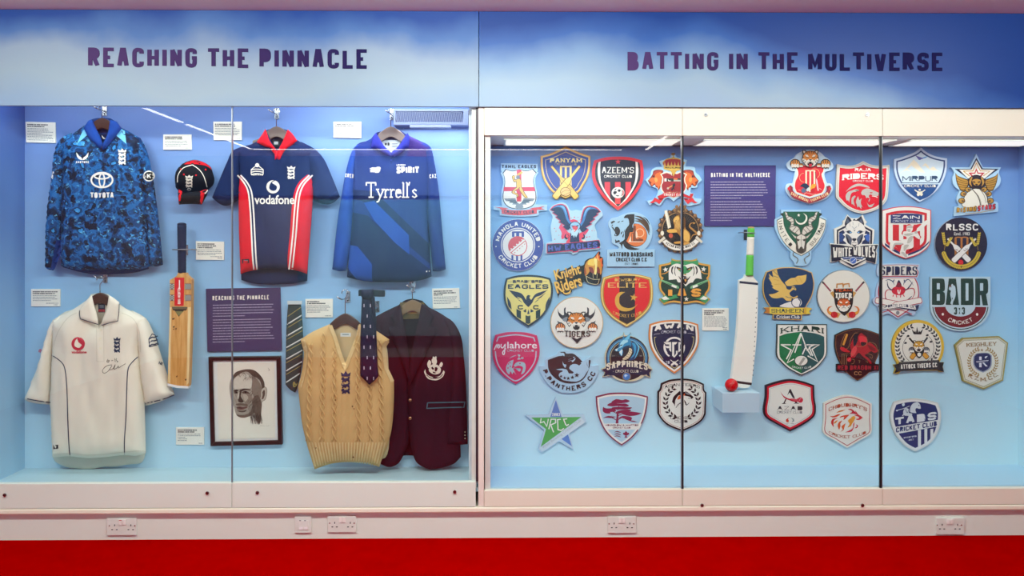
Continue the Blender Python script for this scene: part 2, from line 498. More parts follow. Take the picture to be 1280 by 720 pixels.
# the opposite wall, seen only as a reflection in the glass: a pale blue display and a dark fascia
pale = ramp_mat('printed_sky_pale', [(0, 'b4dfe8'), (1, '6fabc6')], .25, 1.9, .2)
b = MB(); b.box(-2.5, 1.2, -2.40, -2.34, .27, 1.95, pale); struct(b, 'trim_2')
b = MB(); b.box(XL, XR, -2.40, -2.3, 2.0, ZC, mat('5d7fb5', .5, kind='printed_board')); struct(b, 'trim_3')
area('added_rear_light', (-.6, -1.55, 2.35), (math.radians(-38), 0, 0), 3.6, .12, 100, (.93, 1, .97))  # added lamp that brightens the rear display so its reflection shows in the glass

# strips of light let into the ceiling behind the camera
m_led = emis('led_strip', (1.0, .95, .86), 11.0)
def led(x0, x1, y0, y1, where):
    t = thing('ceiling_light', ((x0+x1)/2, (y0+y1)/2, ZC-.03), where, 'ceiling light', None)
    a = MB(); a.box(x0, x1, y0, y1, ZC-.03, ZC-.0005, m_grey); a.build('housing', t)
    a = MB(); a.box(x0+.004, x1-.004, y0+.004, y1-.004, ZC-.036, ZC-.0305, m_led); a.build('diffuser', t)
led(-2.78, -2.74, .62, 1.5, 'short linear ceiling light over the left of the room')
led(-2.78, -2.74, -1.31, .5, 'long linear ceiling light running back over the left of the room')
led(-2.74, 1.35, -1.36, -1.32, 'linear ceiling light running across the back of the room')
led(1.6, 1.64, -1.31, .6, 'linear ceiling light running back over the right of the room')

# ---------------------------------------------------------------- fascia panels with their headings
z_h0, z_h1 = zc(133.4, YH), ZC-.001
xs = xc(598.5, YH, 80)
sky_l = ramp_mat('printed_sky_left', [(0, '8fa9c6'), (.25, '9aafbf'), (.5, '94a7bd'), (.74, '4f76b2'), (.95, '254b98')], z_h0, z_h1, .42, 1.9, rough=.38, stretch=(1, 1, 1.1))
sky_r = ramp_mat('printed_sky_right', [(0, '99b1cc'), (.25, '9ab2c6'), (.48, '7c9cc2'), (.74, '3762aa'), (.95, '1a428e'), ], z_h0, z_h1, .38, 1.8, xk=.55, x0=.95, rough=.38, stretch=(1, 1, 1.1))
def letter_mat(name, xa, xb):
    m = bpy.data.materials.new(name); m.use_nodes = True; nt = m.node_tree
    bs = nt.nodes['Principled BSDF']; bs.inputs['Roughness'].default_value = .6; bs.inputs['Specular IOR Level'].default_value = .1
    g = nt.nodes.new('ShaderNodeNewGeometry'); sp = nt.nodes.new('ShaderNodeSeparateXYZ'); nt.links.new(g.outputs['Position'], sp.inputs[0])
    mr = nt.nodes.new('ShaderNodeMapRange'); mr.inputs[1].default_value = xa; mr.inputs[2].default_value = xb; nt.links.new(sp.outputs[0], mr.inputs[0])
    cr = nt.nodes.new('ShaderNodeValToRGB'); cr.color_ramp.elements[0].color = lin('553c6e'); cr.color_ramp.elements[1].color = lin('16124a')
    nt.links.new(mr.outputs[0], cr.inputs[0]); nt.links.new(cr.outputs[0], bs.inputs['Base Color'])
    return m
def fascia(x0, x1, m, lab, word, px0, px1, pyt, pyb, slope, lm):
    t = MB(); t.box(x0, x1, YH, 3.812, z_h0, z_h1, m)
    o = t.build('fascia_panel', bevel=.0015); tag(o, lab, 'panel', 'printed fascia panels over the cases')
    w = px1-px0; h = pyb-pyt
    l = MB()
    l.extrude(stroke_text(word, w, h, h*.215, h*.18, gap=h*.19, r=h*.2), lambda a, bb: W(px0+a, pyb-bb+slope*(a/w-.5), YH)-Vector((0, .0002, 0)), .003, lm)
    l.build('lettering', o)
fascia(XL+.01, xs-.0012, sky_l, 'sky blue fascia panel headed REACHING THE PINNACLE', 'REACHING THE PINNACLE', 110.5, 458.5, 60.6, 85, 2.2, letter_mat('lettering_left', -2.0, -.5))
fascia(xs+.0012, XR-.01, sky_r, 'sky blue fascia panel headed BATTING IN THE MULTIVERSE', 'BATTING IN THE MULTIVERSE', 784.5, 1177.5, 65.5, 88.5, .8, letter_mat('lettering_right', .55, 1.5))

# ---------------------------------------------------------------- the two display cases
z_fl = zc(583, YB); z_ct = zc(181.6, YB); z_top_l = z_h0+.16
z_rl = zc(601.5, YG); z_rr = zc(612, YG); z_rb = z_l0+.001; z_ur = zc(169.5, YG)
back_l = ramp_mat('printed_sky_back_left', [(0, 'bfe2f2'), (.22, 'aed8f0'), (.5, '94c2e8'), (.75, '7fa4d8'), (1, '6282c4')], z_fl, zc(135, YB), .2, 1.3, rough=.5)
back_r = ramp_mat('printed_sky_back_right', [(0, 'd0eef6'), (.25, 'b8e0f2'), (.5, '9acbec'), (.78, '82aedc'), (1, '688cca')], z_fl, z_ct, .18, 1.3, rough=.5)
side_l = ramp_mat('printed_sky_side', [(0, 'a9d3ea'), (.4, '86b4de'), (.75, '5b84c4'), (1, '3d5ba8')], z_fl, zc(135, YB), .12, 1.2, rough=.5)
m_shelf = mat('bcdde6', .4, kind='blue_board', var=.05, scale=2)
m_shelf2 = mat('b5dcf2', .4, kind='blue_board', var=.05, scale=2)
gl = bpy.data.materials.new('clear_glass'); gl.use_nodes = True
nt = gl.node_tree; nt.nodes.remove(nt.nodes['Principled BSDF'])
tr = nt.nodes.new('ShaderNodeBsdfTransparent'); tr.inputs[0].default_value = (.985, .992, .99, 1)
gs = nt.nodes.new('ShaderNodeBsdfGlossy'); gs.inputs['Roughness'].default_value = 0.0
lw = nt.nodes.new('ShaderNodeLayerWeight'); lw.inputs[0].default_value = .5
pw = nt.nodes.new('ShaderNodeMath'); pw.operation = 'POWER'; pw.inputs[1].default_value = 5; nt.links.new(lw.outputs['Facing'], pw.inputs[0])
ma = nt.nodes.new('ShaderNodeMath'); ma.operation = 'MULTIPLY_ADD'; ma.inputs[1].default_value = .96; ma.inputs[2].default_value = .04; nt.links.new(pw.outputs[0], ma.inputs[0])
mx = nt.nodes.new('ShaderNodeMixShader'); nt.links.new(ma.outputs[0], mx.inputs[0]); nt.links.new(tr.outputs[0], mx.inputs[1]); nt.links.new(gs.outputs[0], mx.inputs[2])
nt.links.new(mx.outputs[0], nt.nodes['Material Output'].inputs[0])

def lock(parent, px, py, r=.008):
    p = W(px, py, YG-.0125); a = MB()
    a.tube([(p.x, YG-.0135, p.z), (p.x, YG-.019, p.z)], r, m_steel, 14)
    a.tube([(p.x, YG-.0192, p.z), (p.x, YG-.0205, p.z)], r*.62, m_dark, 10)
    a.box(p.x-r*.12, p.x+r*.12, YG-.0212, YG-.0206, p.z-r*.45, p.z+r*.45, m_steel)
    a.build('lock', parent)

def door(case, x0, x1, zb, zt, rail_b, rail_t, mr, locks, seal_r=0, seal_l=0, label=None):
    a = MB(); a.box(x0+.002, x1-.002, YG, YG+.008, zb, zt, gl)
    d = a.build('glass_door', case)
    if label: d['label'] = label
    a = MB(); a.box(x0, x1, YG-.012, YG+.02, rail_b, zb, mr); a.build('bottom_rail', d, bevel=.0015)
    if rail_t:
        a = MB(); a.box(x0, x1, YG-.012, YG+.02, zt, rail_t, mr); a.build('top_rail', d, bevel=.0015)
    for s, xx, dr in ((seal_r, x1, -1), (seal_l, x0, 1)):
        if s:
            a = MB(); a.box(min(xx, xx+dr*s), max(xx, xx+dr*s), YG-.002, YG+.01, zb+.0005, zt, m_dark if s > .006 else m_grey); a.build('edge_seal', d)
    for px, py in locks: lock(d, px, py)
    return d

# left case
x_lw, x_b0 = xc(31, YB), xc(589.5, YG)
cl = thing('display_case', (-1.7, 4.0, z_fl), 'wide blue display case of cricket shirts, caps and ties', 'display case')
a = MB(); a.box(x_lw, xc(606, YB), YB, YB+.03, z_fl-.02, z_top_l, back_l); a.build('back_panel', cl)
a = MB(); a.box(x_lw-.02, x_lw, YG+.02, YB+.03, z_fl-.02, z_top_l, side_l); a.build('side_panel', cl)
a = MB(); a.box(x_lw-.02, xc(606, YB), YG+.0205, YB, z_fl-.02, z_fl, m_shelf); a.build('bottom_panel', cl)
a = MB(); a.box(x_lw-.02, xc(606, YB), 3.835, YB+.03, z_top_l, z_top_l+.02, mat('3c4c86', .5, kind='blue_board')); a.build('top_panel', cl)
a = MB(); a.box(xc(589.5, YG), xc(595.3, YG), YG+.009, YG+.06, z_fl, z_top_l, mat('f4f6ee', .3, kind='white_frame')); a.build('frame_post', cl)
a = MB(); a.box(xc(589, YB), xc(606, YB), YG+.07, YB, z_fl, z_top_l, mat('e3edf2', .4, kind='white_frame')); a.build('side_panel', cl)
xm = xc(290.8, YG); xd2 = xc(597.8, YG)
door(cl, XL+.3, xm-.001, z_rl, z_h0+.015, z_rb, None, m_white, [(6.5, 618.5), (259.5, 616)], seal_r=.0045, label='left glass door with a white bottom rail')
door(cl, xm+.001, xd2-.012, z_rl, z_h0+.03, z_rb, None, m_white, [(322, 615.5), (568.5, 614.5)], seal_r=0, label='right glass door with a white bottom rail')
a = MB(); a.box(xd2-.011, xd2, YG-.001, YG+.012, z_rl, z_h0-.0005, mat('3a2430', .4, kind='rubber')); a.build('edge_seal', cl)
# post between the cases
a = MB(); a.box(xd2+.0005, xc(605, YG), YG-.008, YG+.03, z_rb, z_h0-.0008, mat('f3e6dc', .4, kind='painted_wood')); struct(a, 'trim_4', bevel=.001)
# right case
x_f0 = xc(606, YG); x_rw = xc(1273, YB)
cr_ = thing('display_case', (1.6, 4.0, z_fl), 'wide blue display case full of cricket club badges', 'display case')
a = MB(); a.box(xc(606.5, YB), x_rw+.02, YB, YB+.03, z_fl-.02, z_ct+.02, back_r); a.build('back_panel', cr_)
a = MB(); p0, p1 = (xc(613.2, YG+.02), YG+.02), (xc(614.4, YB), YB)
a.mesh([(p0[0], p0[1], z_fl), (p1[0], p1[1], z_fl), (p1[0]-.02, p1[1], z_fl), (p0[0]-.02, p0[1], z_fl), (p0[0], p0[1], z_ct), (p1[0], p1[1], z_ct), (p1[0]-.02, p1[1], z_ct), (p0[0]-.02, p0[1], z_ct)],
       [(0, 3, 2, 1), (4, 5, 6, 7), (0, 1, 5, 4), (1, 2, 6, 5), (2, 3, 7, 6), (3, 0, 4, 7)], mat('7fb6ee', .12, kind='blue_acrylic'))
a.build('side_panel', cr_)
a = MB(); a.box(x_rw, x_rw+.02, YG+.02, YB, z_fl, z_ct, back_r); a.build('side_panel', cr_)
a = MB(); a.box(xc(606.5, YG), x_rw+.04, YG+.0205, YB, z_fl-.02, z_fl, m_shelf2); a.build('bottom_panel', cr_)
m_diff = mat('f6f2e8', .35, kind='diffuser', var=.05, scale=40)
a = MB(); a.box(xc(606.5, YG), x_rw+.04, YG+.0205, YB, z_ct, z_ct+.02, m_diff)
a.build('top_panel', cr_)
for k, (u0, u1) in enumerate(((632, 836), (866, 1086), (1108, 1266))):
    a = MB(); xx0, xx1 = xc(u0, YB), xc(u1, YB)
    a.box(xx0, xx1, 3.93, 4.15, z_ct-.006, z_ct-.0005, emis('light_panel', (1, .96, .86), .8)); lp = a.build('light_panel', cr_)
    a = MB()
    for yy in (3.92, 4.15): a.box(xx0-.01, xx1+.01, yy, yy+.01, z_ct-.008, z_ct-.0003, m_white)
    for xx in (xx0-.01, xx1): a.box(xx, xx+.01, 3.9305, 4.1495, z_ct-.008, z_ct-.0003, m_white)
    a.build('frame', lp)
a = MB(); a.box(xc(616, YB), x_rw, YB-.010, YB-.0005, z_ct-.0045, z_ct-.0005, m_dark); a.build('shadow_gap_strip', cr_)
a = MB(); a.box(xc(606.3, YG), xc(613, YG), YG+.009, YG+.05, z_rr-.002, z_ur, mat('e9e6e2', .3, kind='white_frame')); a.build('frame_post', cr_)
x1_, x2_, x3_ = xc(852.4, YG), xc(1101.8, YG), XR-.05
door(cr_, xc(605.3, YG), x1_-.001, z_rr, z_ur, z_rb, z_h0-.0008, m_cream, [], seal_r=.003, label='left fixed glass door without locks')
door(cr_, x1_+.001, x2_-.001, z_rr, z_ur, z_rb, z_h0-.0008, m_cream, [(882, 143.5), (1083.7, 143.5), (877.3, 631.3), (1077.6, 631.3)], seal_l=.0065, seal_r=.0065, label='middle glass door with four locks')
door(cr_, x2_+.001, x3_, z_rr, z_ur, z_rb, z_h0-.0008, m_cream, [], seal_l=.003, label='right fixed glass door without locks')

# ---------------------------------------------------------------- sockets in the white panel under the cases
def socket(px0, px1, py0, py1, lab, double=True, red=False):
    Y = 3.83; c = W((px0+px1)/2, py1, Y); pl = mat('e9ece4', .35, kind='white_plastic')
    t = MB(); p, q = W(px0, py1, Y), W(px1, py0, Y)
    t.box(p.x, q.x, Y-.009, Y-.0005, p.z, q.z, pl)
    o = t.build('wall_socket', bevel=.002); tag(o, lab, 'socket', 'white sockets under the cases')
    w, h = px1-px0, py1-py0
    def pt(u, v): return W(px0+u*w, py0+v*h, Y-.0095)
    if double:
        for sx in (.235, .785):
            for dx, dy, rx, rz in ((0, .45, .0016, .0036), (-.082, .7, .0032, .0017), (.075, .7, .0032, .0017)):
                k = pt(sx+dx, dy); a = MB(); a.box(k.x-rx*1.2, k.x+rx*1.2, Y-.0098, Y-.0091, k.z-rz*1.2, k.z+rz*1.2, m_black); a.build('pin_hole', o)
        for j, sx in enumerate((.445, .565)):
            k = pt(sx, .26); a = MB(); a.box(k.x-.0075, k.x+.0075, Y-.0135, Y-.0092, k.z-.0125, k.z+.0125, mat('fbf4ee', .25, kind='white_plastic'))
            if red and j == 0: a.box(k.x-.006, k.x+.006, Y-.0139, Y-.0136, k.z+.008, k.z+.011, mat('c02030', .3, kind='red_plastic'))
            a.build('switch', o, bevel=.0015)
        for sx in (.06, .92):
            k = pt(sx, .47); a = MB(); a.tube([(k.x, Y-.0092, k.z), (k.x, Y-.0102, k.z)], .003, m_steel, 10); a.build('screw', o)
    else:
        for sx in (.36, .66):
            k = pt(sx, .55); a = MB(); a.box(k.x-.012, k.x+.012, Y-.012, Y-.0092, k.z-.021, k.z+.021, mat('eff1ea', .3, kind='white_plastic'))
            s2 = a.build('data_port', o, bevel=.001)
            k = pt(sx-.05, .27); a = MB(); a.box(k.x-.004, k.x+.004, Y-.0125, Y-.0122, k.z-.002, k.z+.002, m_grey); a.build('port_mark', s2)
            k = pt(sx, .74); a = MB(); a.box(k.x-.008, k.x+.008, Y-.0126, Y-.0122, k.z-.006, k.z+.006, mat('ffffff', .2, kind='white_plastic')); a.build('shutter', s2)
socket(134.5, 171.5, 647, 668.5, 'white double socket with a red mark by its switches, below the cream shirt', red=True)
socket(369, 389.5, 645, 665.5, 'square white data socket beside a double socket', double=False)
socket(410, 445.5, 644.3, 664.8, 'white double socket just right of the square data socket')
socket(759.3, 795, 645, 665.8, 'white double socket below the tree badge')
socket(1169.5, 1204.6, 646.5, 667.5, 'white double socket at the far right, below the horse badge')
# ================================================================ things in the left case
def cloth(h, var=.08, rough=.85, sc=900, kind='fabric'):
    m = mat(h, rough, 0, kind, var, 14, .15)
    if 'w' not in m: bumpify(m, sc, .25, .0015); m['w'] = 1
    return m
def nz(s, ax=26, ay=70, amp=.012):
    return lambda x, y: amp*mnoise.noise(Vector((x/ax, y/ay, s)))+amp*.4*mnoise.noise(Vector((x/9, y/34, s+5)))
wood_d = mat('4a2c22', .3, 0, 'varnished_wood', .3, 40); wood_g = mat('6e5f5a', .3, 0, 'varnished_wood', .2, 40); wood_t = mat('8c7350', .35, 0, 'varnished_wood', .2, 40)
YK, YHG, YF = 4.178, 4.150, 4.132       # back of a garment, hanger, front of a garment

def hook(px, py, lab, yend=YHG):
    t = thing('wall_hook', W(px, py, YB), lab, 'hook', 'chrome hooks on the case wall')
    a = MB(); p, q = W(px-1.5, py+7, YB), W(px+4, py-7, YB)
    a.box(p.x, q.x, YB-.006, YB-.0003, p.z, q.z, m_steel); a.build('plate', t, bevel=.001)
    for u, v in ((1.2, -4.5), (1.2, 4.5)):
        a = MB(); c = W(px+u, py+v, YB); a.tube([(c.x, YB-.0062, c.z), (c.x, YB-.008, c.z)], .0035, m_dark, 10); a.build('screw', t)
    a = MB(); c = W(px+1, py+1, YB)
    a.tube([(c.x, YB-.006, c.z), (c.x, yend, c.z), (c.x-.006, yend-.012, c.z+.002), (c.x-.016, yend-.02, c.z+.008), (c.x-.024, yend-.022, c.z+.016)], .0036, m_steel, 8)
    a.build('prong', t, smooth=True)
    return t

def hanger(cx, ytop, yhook, lw, rw, drop, m, lab, yy=YHG, thick=13):
    """cx, ytop: middle of the wooden arms; lw/rw: reach; yhook: where the wire loops over the hook"""
    t = thing('clothes_hanger', W(cx, ytop, yy), lab, 'clothes hanger', 'wooden hangers')
    top = P(f'{cx-lw},{ytop+drop}* {cx-lw*.6},{ytop+drop*.74} {cx-13},{ytop+7} {cx},{ytop} {cx+13},{ytop+7} {cx+rw*.6},{ytop+drop*.74} {cx+rw},{ytop+drop}*', closed=False)
    low = P(f'{cx+rw},{ytop+drop+6}* {cx+rw*.6},{ytop+drop*.74+9} {cx+12},{ytop+thick+6} {cx},{ytop+thick} {cx-12},{ytop+thick+6} {cx-lw*.6},{ytop+drop*.74+9} {cx-lw},{ytop+drop+6}*', closed=False)
    a = MB(); a.pslab(top+low, yy-.007, .014, m); a.build('arms', t, bevel=.003)
    a = MB(); c = W(cx, ytop+2, yy); h = W(cx, yhook, yy); r = .017; z = h.z-r
    pts = [(c.x, yy, c.z), (c.x, yy, z-r*1.4), (c.x+r*.6, yy, z-r*.7)]+[(c.x+r*math.sin(q), yy, z+r*math.cos(q)) for q in [math.radians(100-d) for d in range(0, 220, 20)]]
    a.tube(pts, .0022, m_steel, 8); a.build('wire_hook', t, smooth=True)
    return t

def crest3(a, tr, cx, y0, w, h, m):
    """crown over three walking lions"""
    u, v = w/10, h/26
    decal(a, tr, [(cx-5*u, y0+6*v), (cx-6*u, y0+1.5*v), (cx-2.5*u, y0+3.5*v), (cx, y0), (cx+2.5*u, y0+3.5*v), (cx+6*u, y0+1.5*v), (cx+5*u, y0+6*v)], m, step=0)
    for k in range(3):
        y = y0+(7.5+6.2*k)*v
        body = [(-5.2, .4), (-4, -.9), (-2.2, -.5), (-1.4, .8), (2.2, .3), (3, -1), (4.6, -1), (5.2, .4), (4, 1.2), (4.6, 3.2), (5, 4.9), (3.2, 5), (2.2, 3.6), (.6, 3.4), (.2, 4.9), (-1.6, 5), (-1.8, 3.8), (-3, 5), (-4.8, 4.9), (-3.8, 2.8), (-5.4, 2.2)]
        decal(a, tr, [(cx+p*u, y+q*v) for p, q in body], m, step=0)

def swirl(a, tr, cx, cy, r, fg, bg):
    decal(a, tr, circ(cx, cy, r), fg, step=0)
    decal(a, tr, P(f'{cx-.1*r},{cy-.55*r} {cx+.55*r},{cy-.1*r} {cx+.45*r},{cy+.45*r} {cx},{cy+.6*r} {cx-.5*r},{cy+.35*r} {cx-.55*r},{cy-.1*r} {cx-.3*r},{cy-.65*r} {cx+.2*r},{cy-1.02*r}* {cx+.35*r},{cy-.95*r}* {cx-.02*r},{cy-.75*r}'), bg, step=0, off=.0026)

# ------------------------------------------------ blue camouflage shirt
def camo():
    m = bpy.data.materials.new('camouflage_fabric'); m.use_nodes = True; nt = m.node_tree; bs = nt.nodes['Principled BSDF']
    bs.inputs['Roughness'].default_value = .7; bs.inputs['Specular IOR Level'].default_value = .2
    tc = nt.nodes.new('ShaderNodeTexCoord')
    def nn(sc, det, dist, stops, off):
        mp = nt.nodes.new('ShaderNodeMapping'); mp.inputs['Location'].default_value = (off, off, off); nt.links.new(tc.outputs['Object'], mp.inputs[0])
        n = nt.nodes.new('ShaderNodeTexNoise'); n.inputs['Scale'].default_value = sc; n.inputs['Detail'].default_value = det; n.inputs['Distortion'].default_value = dist
        nt.links.new(mp.outputs[0], n.inputs['Vector'])
        cr = nt.nodes.new('ShaderNodeValToRGB'); cr.color_ramp.interpolation = 'CONSTANT'
        while len(cr.color_ramp.elements) < len(stops): cr.color_ramp.elements.new(.5)
        for e, (p, h) in zip(cr.color_ramp.elements, stops): e.position = p; e.color = lin(h)
        nt.links.new(n.outputs['Fac'], cr.inputs[0]); return cr.outputs[0]
    a = nn(18, 5, .12, [(0, '081e3c'), (.41, '0b3b70'), (.475, '1764a8'), (.54, '0d4680'), (.6, '08274c'), (.655, '2d88cc')], 0)
    s = nn(52, 4, .3, [(0, '000000'), (.63, 'ffffff'), (.66, '000000')], 3)
    s2 = nn(24, 5, .1, [(0, '000000'), (.6, 'ffffff')], 7)
    x = nt.nodes.new('ShaderNodeMix'); x.data_type = 'RGBA'; x.inputs[7].default_value = lin('6fc4ee'); nt.links.new(s, x.inputs[0]); nt.links.new(a, x.inputs[6])
    y = nt.nodes.new('ShaderNodeMix'); y.data_type = 'RGBA'; y.inputs[7].default_value = lin('091530'); nt.links.new(s2, y.inputs[0]); nt.links.new(x.outputs[2], y.inputs[6])
    nt.links.new(y.outputs[2], bs.inputs['Base Color'])
    return m
mc = camo(); wt = mat('f3efe6', .6, 0, 'transfer_print', .03)
t = thing('long_sleeved_shirt', W(128, 340, YF), 'blue camouflage long sleeved cricket shirt with white logos', 'shirt')
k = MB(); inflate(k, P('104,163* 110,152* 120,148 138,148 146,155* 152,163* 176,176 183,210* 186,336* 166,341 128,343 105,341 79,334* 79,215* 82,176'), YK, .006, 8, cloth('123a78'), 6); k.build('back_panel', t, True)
f = MB(); inflate(f, P('76,178* 96,164 111,153* 118,166 128,181* 136,168 141,155* 158,163 176,173* 181,205 184,260 187.5,333* 176,336.5 160,337 130,336.5 100,337.5 77,332.5* 77,270 79.5,214'), YF, .05, 26, mc, 4, nz(1)); f.build('front_panel', t, True)
sl = MB(); inflate(sl, P('90,166* 78,173 70,188 66.5,210 64,230 59.5,272 57,334* 61,337 67,338* 74,315 79,290 81,250 82,215'), YF+.012, .045, 11, mc, 4, nz(2, 10, 40, .01)); sl.build('sleeve', t, True)
sr = MB(); inflate(sr, P('165,167* 177,175 185,193 191,220 197,262 201,300 203.8,331* 196,333 188.5,332.5* 185,300 182,260 179,215'), YF+.012, .045, 11, mc, 4, nz(3, 10, 40, .01)); sr.build('sleeve', t, True)
tr = bvh_of(f, sl, sr)
navy = cloth('16418c'); lb = cloth('74c4ec')
a = MB(); decal(a, tr, [(70.5, 300), (79, 300), (76, 318), (68, 337), (63, 337)], navy, .0015); a.build('cuff_panel', t)
a = MB(); decal(a, tr, [(96, 180), (103.5, 163.5), (108, 159), (110, 168)], lb, .0018); a.build('shoulder_panel', t); a = MB(); decal(a, tr, [(145, 169), (149, 160), (156, 163.5), (158, 180)], lb, .0018); a.build('shoulder_panel', t)
a = MB(); inflate(a, P('105,160* 110.5,151.5* 115,150 119,158 125,170 129,181.5* 126,186* 119,180 110,170'), 4.085, .012, 4, cloth('15459a'), 3); inflate(a, P('138,150* 146,152* 152,161* 145,170 133,185 128,187* 129,180* 135,167'), 4.085, .012, 4, cloth('15459a'), 3); a.build('collar', t, True)
a = MB(); a.pslab([(123, 168), (137, 168), (135, 181), (128, 184)], 4.165, .002, cloth('0f2550'))
a.build('neck_lining', t)
a = MB()
for s in (1, -1):
    q = [(0, 5.4), (-1, 2.6), (-4, .6), (-7.6, -4), (-7, 1), (-4.6, 4.2), (-2, 5.4)]
    decal(a, tr, [(103+s*(-p)+0, 194.5+y) for p, y in q], wt, step=0)
dtext(a, tr, stroke_text('CASTORE', 16, 2.6, .9, .7), wt, 95, 204)
a.build('maker_logo', t)
a = MB()
for s in (1, -1): a.face([W(131.4+s*p*.55, 171+y*.55, 4.1645) for p, y in q], wt)
a.build('neck_logo', t)
a = MB()
for rx, ry, w_, cx, cy in ((14.4, 10.3, 2.2, 127.4, 225), (4.3, 9, 1.9, 127.4, 225.3), (10.2, 4.2, 1.9, 127.4, 220.3)):
    dline(a, tr, circ(cx, cy, rx-w_/2, ry-w_/2), w_, wt, .0022, True)
a.build('sponsor_logo', t)
a = MB(); dtext(a, tr, stroke_text('TOYOTA', 29, 7, 1.6, 1.5, gap=.9), wt, 113, 247.5); a.build('lettering', t)
a = MB(); crest3(a, tr, 152.7, 185.5, 9, 21, wt); a.build('team_crest', t)
ts = bvh_of(sr)
a = MB(); decal(a, ts, circ(186.2, 220, 7.4, 6.8), wt, step=1.5, off=.003); decal(a, ts, circ(186.2, 220, 5.9, 5.3), mat('10131c', .6), step=1.5, off=.0045); dtext(a, ts, stroke_text('K', 5.6, 6.4, 1.7, 1.4), wt, 183.6, 223.2, off=.006); a.build('sleeve_logo', t); a = MB(); decal(a, tr, [(64, 222), (66, 214), (67.5, 215), (66, 224)], wt, step=0); a.build('sleeve_mark', t)
hanger(127.5, 147.2, 132, 33, 33, 19, wood_d, 'dark wooden hanger inside the camouflage shirt')
hook(130, 138, 'chrome hook above the camouflage shirt')

# ------------------------------------------------ navy and red short sleeved shirt
nv = cloth('172754'); rd = cloth('e0162a'); wc = cloth('f4efe8')
t = thing('short_sleeved_shirt', W(343, 350, YF), 'navy and red short sleeved cricket shirt with white stripes', 'shirt')
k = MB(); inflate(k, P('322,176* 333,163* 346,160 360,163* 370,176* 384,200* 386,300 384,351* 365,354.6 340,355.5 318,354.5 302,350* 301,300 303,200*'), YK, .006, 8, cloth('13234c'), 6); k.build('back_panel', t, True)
edL = P('301,219* 309,228 314.5,240 317,262 318.5,290 320,320 321.5,337*', closed=False)
edR = P('386.5,219* 376,230 370.5,243 368,262 366,290 363.5,315 361,337*', closed=False)
f = MB(); inflate(f, P('296,188* 321,177 333,165* 341,180 346,186 352,180 360,164* 371,175 393,186* 392,232 390.5,260 387.5,300 384,342.5* 370,338 350,335.8 330,336 312,339 301,342.5* 299,290 298.5,240 300,215'), YF, .05, 26, nv, 3, nz(11), regions=[(edL+[(322, 345), (290, 346), (290, 225)], rd), (edR+[(361, 345), (396, 346), (396, 226)], rd)]); f.build('front_panel', t, True)
sl = MB(); inflate(sl, P('312,181* 292,188 284,203 275,224 265.5,247* 275,255 285,257 299,249.5* 302,240 304,215'), YF+.012, .045, 14, nv, 4, nz(12, 12, 30, .012)); sl.build('sleeve', t, True)
sr = MB(); inflate(sr, P('376,177* 393,186 405,199 415,221 425,246* 417,253 406,255.5 392,251* 390,235 385,215'), YF+.012, .045, 14, nv, 4, nz(13, 12, 30, .012)); sr.build('sleeve', t, True)
tr = bvh_of(f, sl, sr)
a = MB()
for e, s in ((edL, 1), (edR, -1)):
    for d in (-.2, -4.2): a = MB(); dline(a, tr, [(x+s*d, y) for x, y in e], 1.9, wc, .0026); a.build('stripe', t)
a = MB(); inflate(a, P('332,161.5* 328,168 321,178* 331,183 342,187 344,200* 347,196 344,186 337,176'), 4.086, .012, 4, rd, 3); inflate(a, P('360,162* 366,168 371.5,176* 362,184 355,190 350,201* 346,197 348,188 354,176'), 4.085, .012, 4, rd, 3); inflate(a, P('339,186 346,188.5 353,186 350,191 346,194 342,191'), 4.09, .006, 3, rd, 3); a.build('collar', t, True)
a = MB(); a.pslab([(337, 174), (356, 174), (354, 183), (346, 187), (339, 183)], 4.160, .002, cloth('0e1730')); a.pslab([(340.5, 175.5), (349.5, 175.5), (349.5, 183), (340.5, 183)], 4.1585, .001, mat('20242e', .6)); a.pslab([(342.5, 177), (347.5, 177), (347.5, 180.5), (342.5, 180.5)], 4.157, .001, mat('b9bcc2', .6)); a.build('neck_label', t)
a = MB(); swirl(a, tr, 341.3, 233.5, 8.3, wt, mat('172754', .85, 0, 'fabric'))
a.build('sponsor_logo', t); a = MB()
ship = [[(313.5, 211), (321.5, 207), (329.5, 211), (329.5, 218.5), (313.5, 218.5)]]
for y in (212.5, 215.3, 218.2): dline(a, tr, [(314, y), (319, y-1.2), (324, y-1), (329, y)], 1.2, wt)
dline(a, tr, [(314, 218.2), (314, 212), (321.5, 206), (329, 212), (329, 218.2)], 1, wt); decal(a, tr, circ(321.5, 206.5, 2.6), wt, step=0)
dtext(a, tr, stroke_text('ADMIRAL', 14, 2.4, .8, .7), wt, 314.5, 219.5)
a.build('maker_logo', t)
a = MB(); dtext(a, tr, font_text('vodafone', 50, 11.5, .02), wt, 318, 255.3); a.build('lettering', t)
a = MB(); crest3(a, tr, 364, 207, 9, 17.5, wt); a.build('team_crest', t)
a = MB(); decal(a, tr, [(302.3, 324), (311.3, 323.6), (311.5, 328.8), (302.5, 329.3)], mat('181c26', .6), step=0, off=.0028); decal(a, tr, [(305, 325.3), (310, 325.1), (310, 325.9), (305, 326.1)], mat('8a8f98', .6), step=0, off=.0034); a.build('hem_tag', t)
a = MB(); dline(a, tr, [(274, 243.5), (285, 247), (300, 240)], .7, cloth('2a3f74'), .0015); a.build('cuff_seam', t); a = MB(); dline(a, tr, [(421, 239), (408, 248.5), (392, 243.5)], .7, cloth('2a3f74'), .0015); a.build('cuff_seam', t)
hanger(345.5, 157.8, 135.5, 30, 28, 18, wood_g, 'grey wooden hanger inside the navy and red shirt')
hook(345, 142, 'chrome hook above the navy and red shirt')

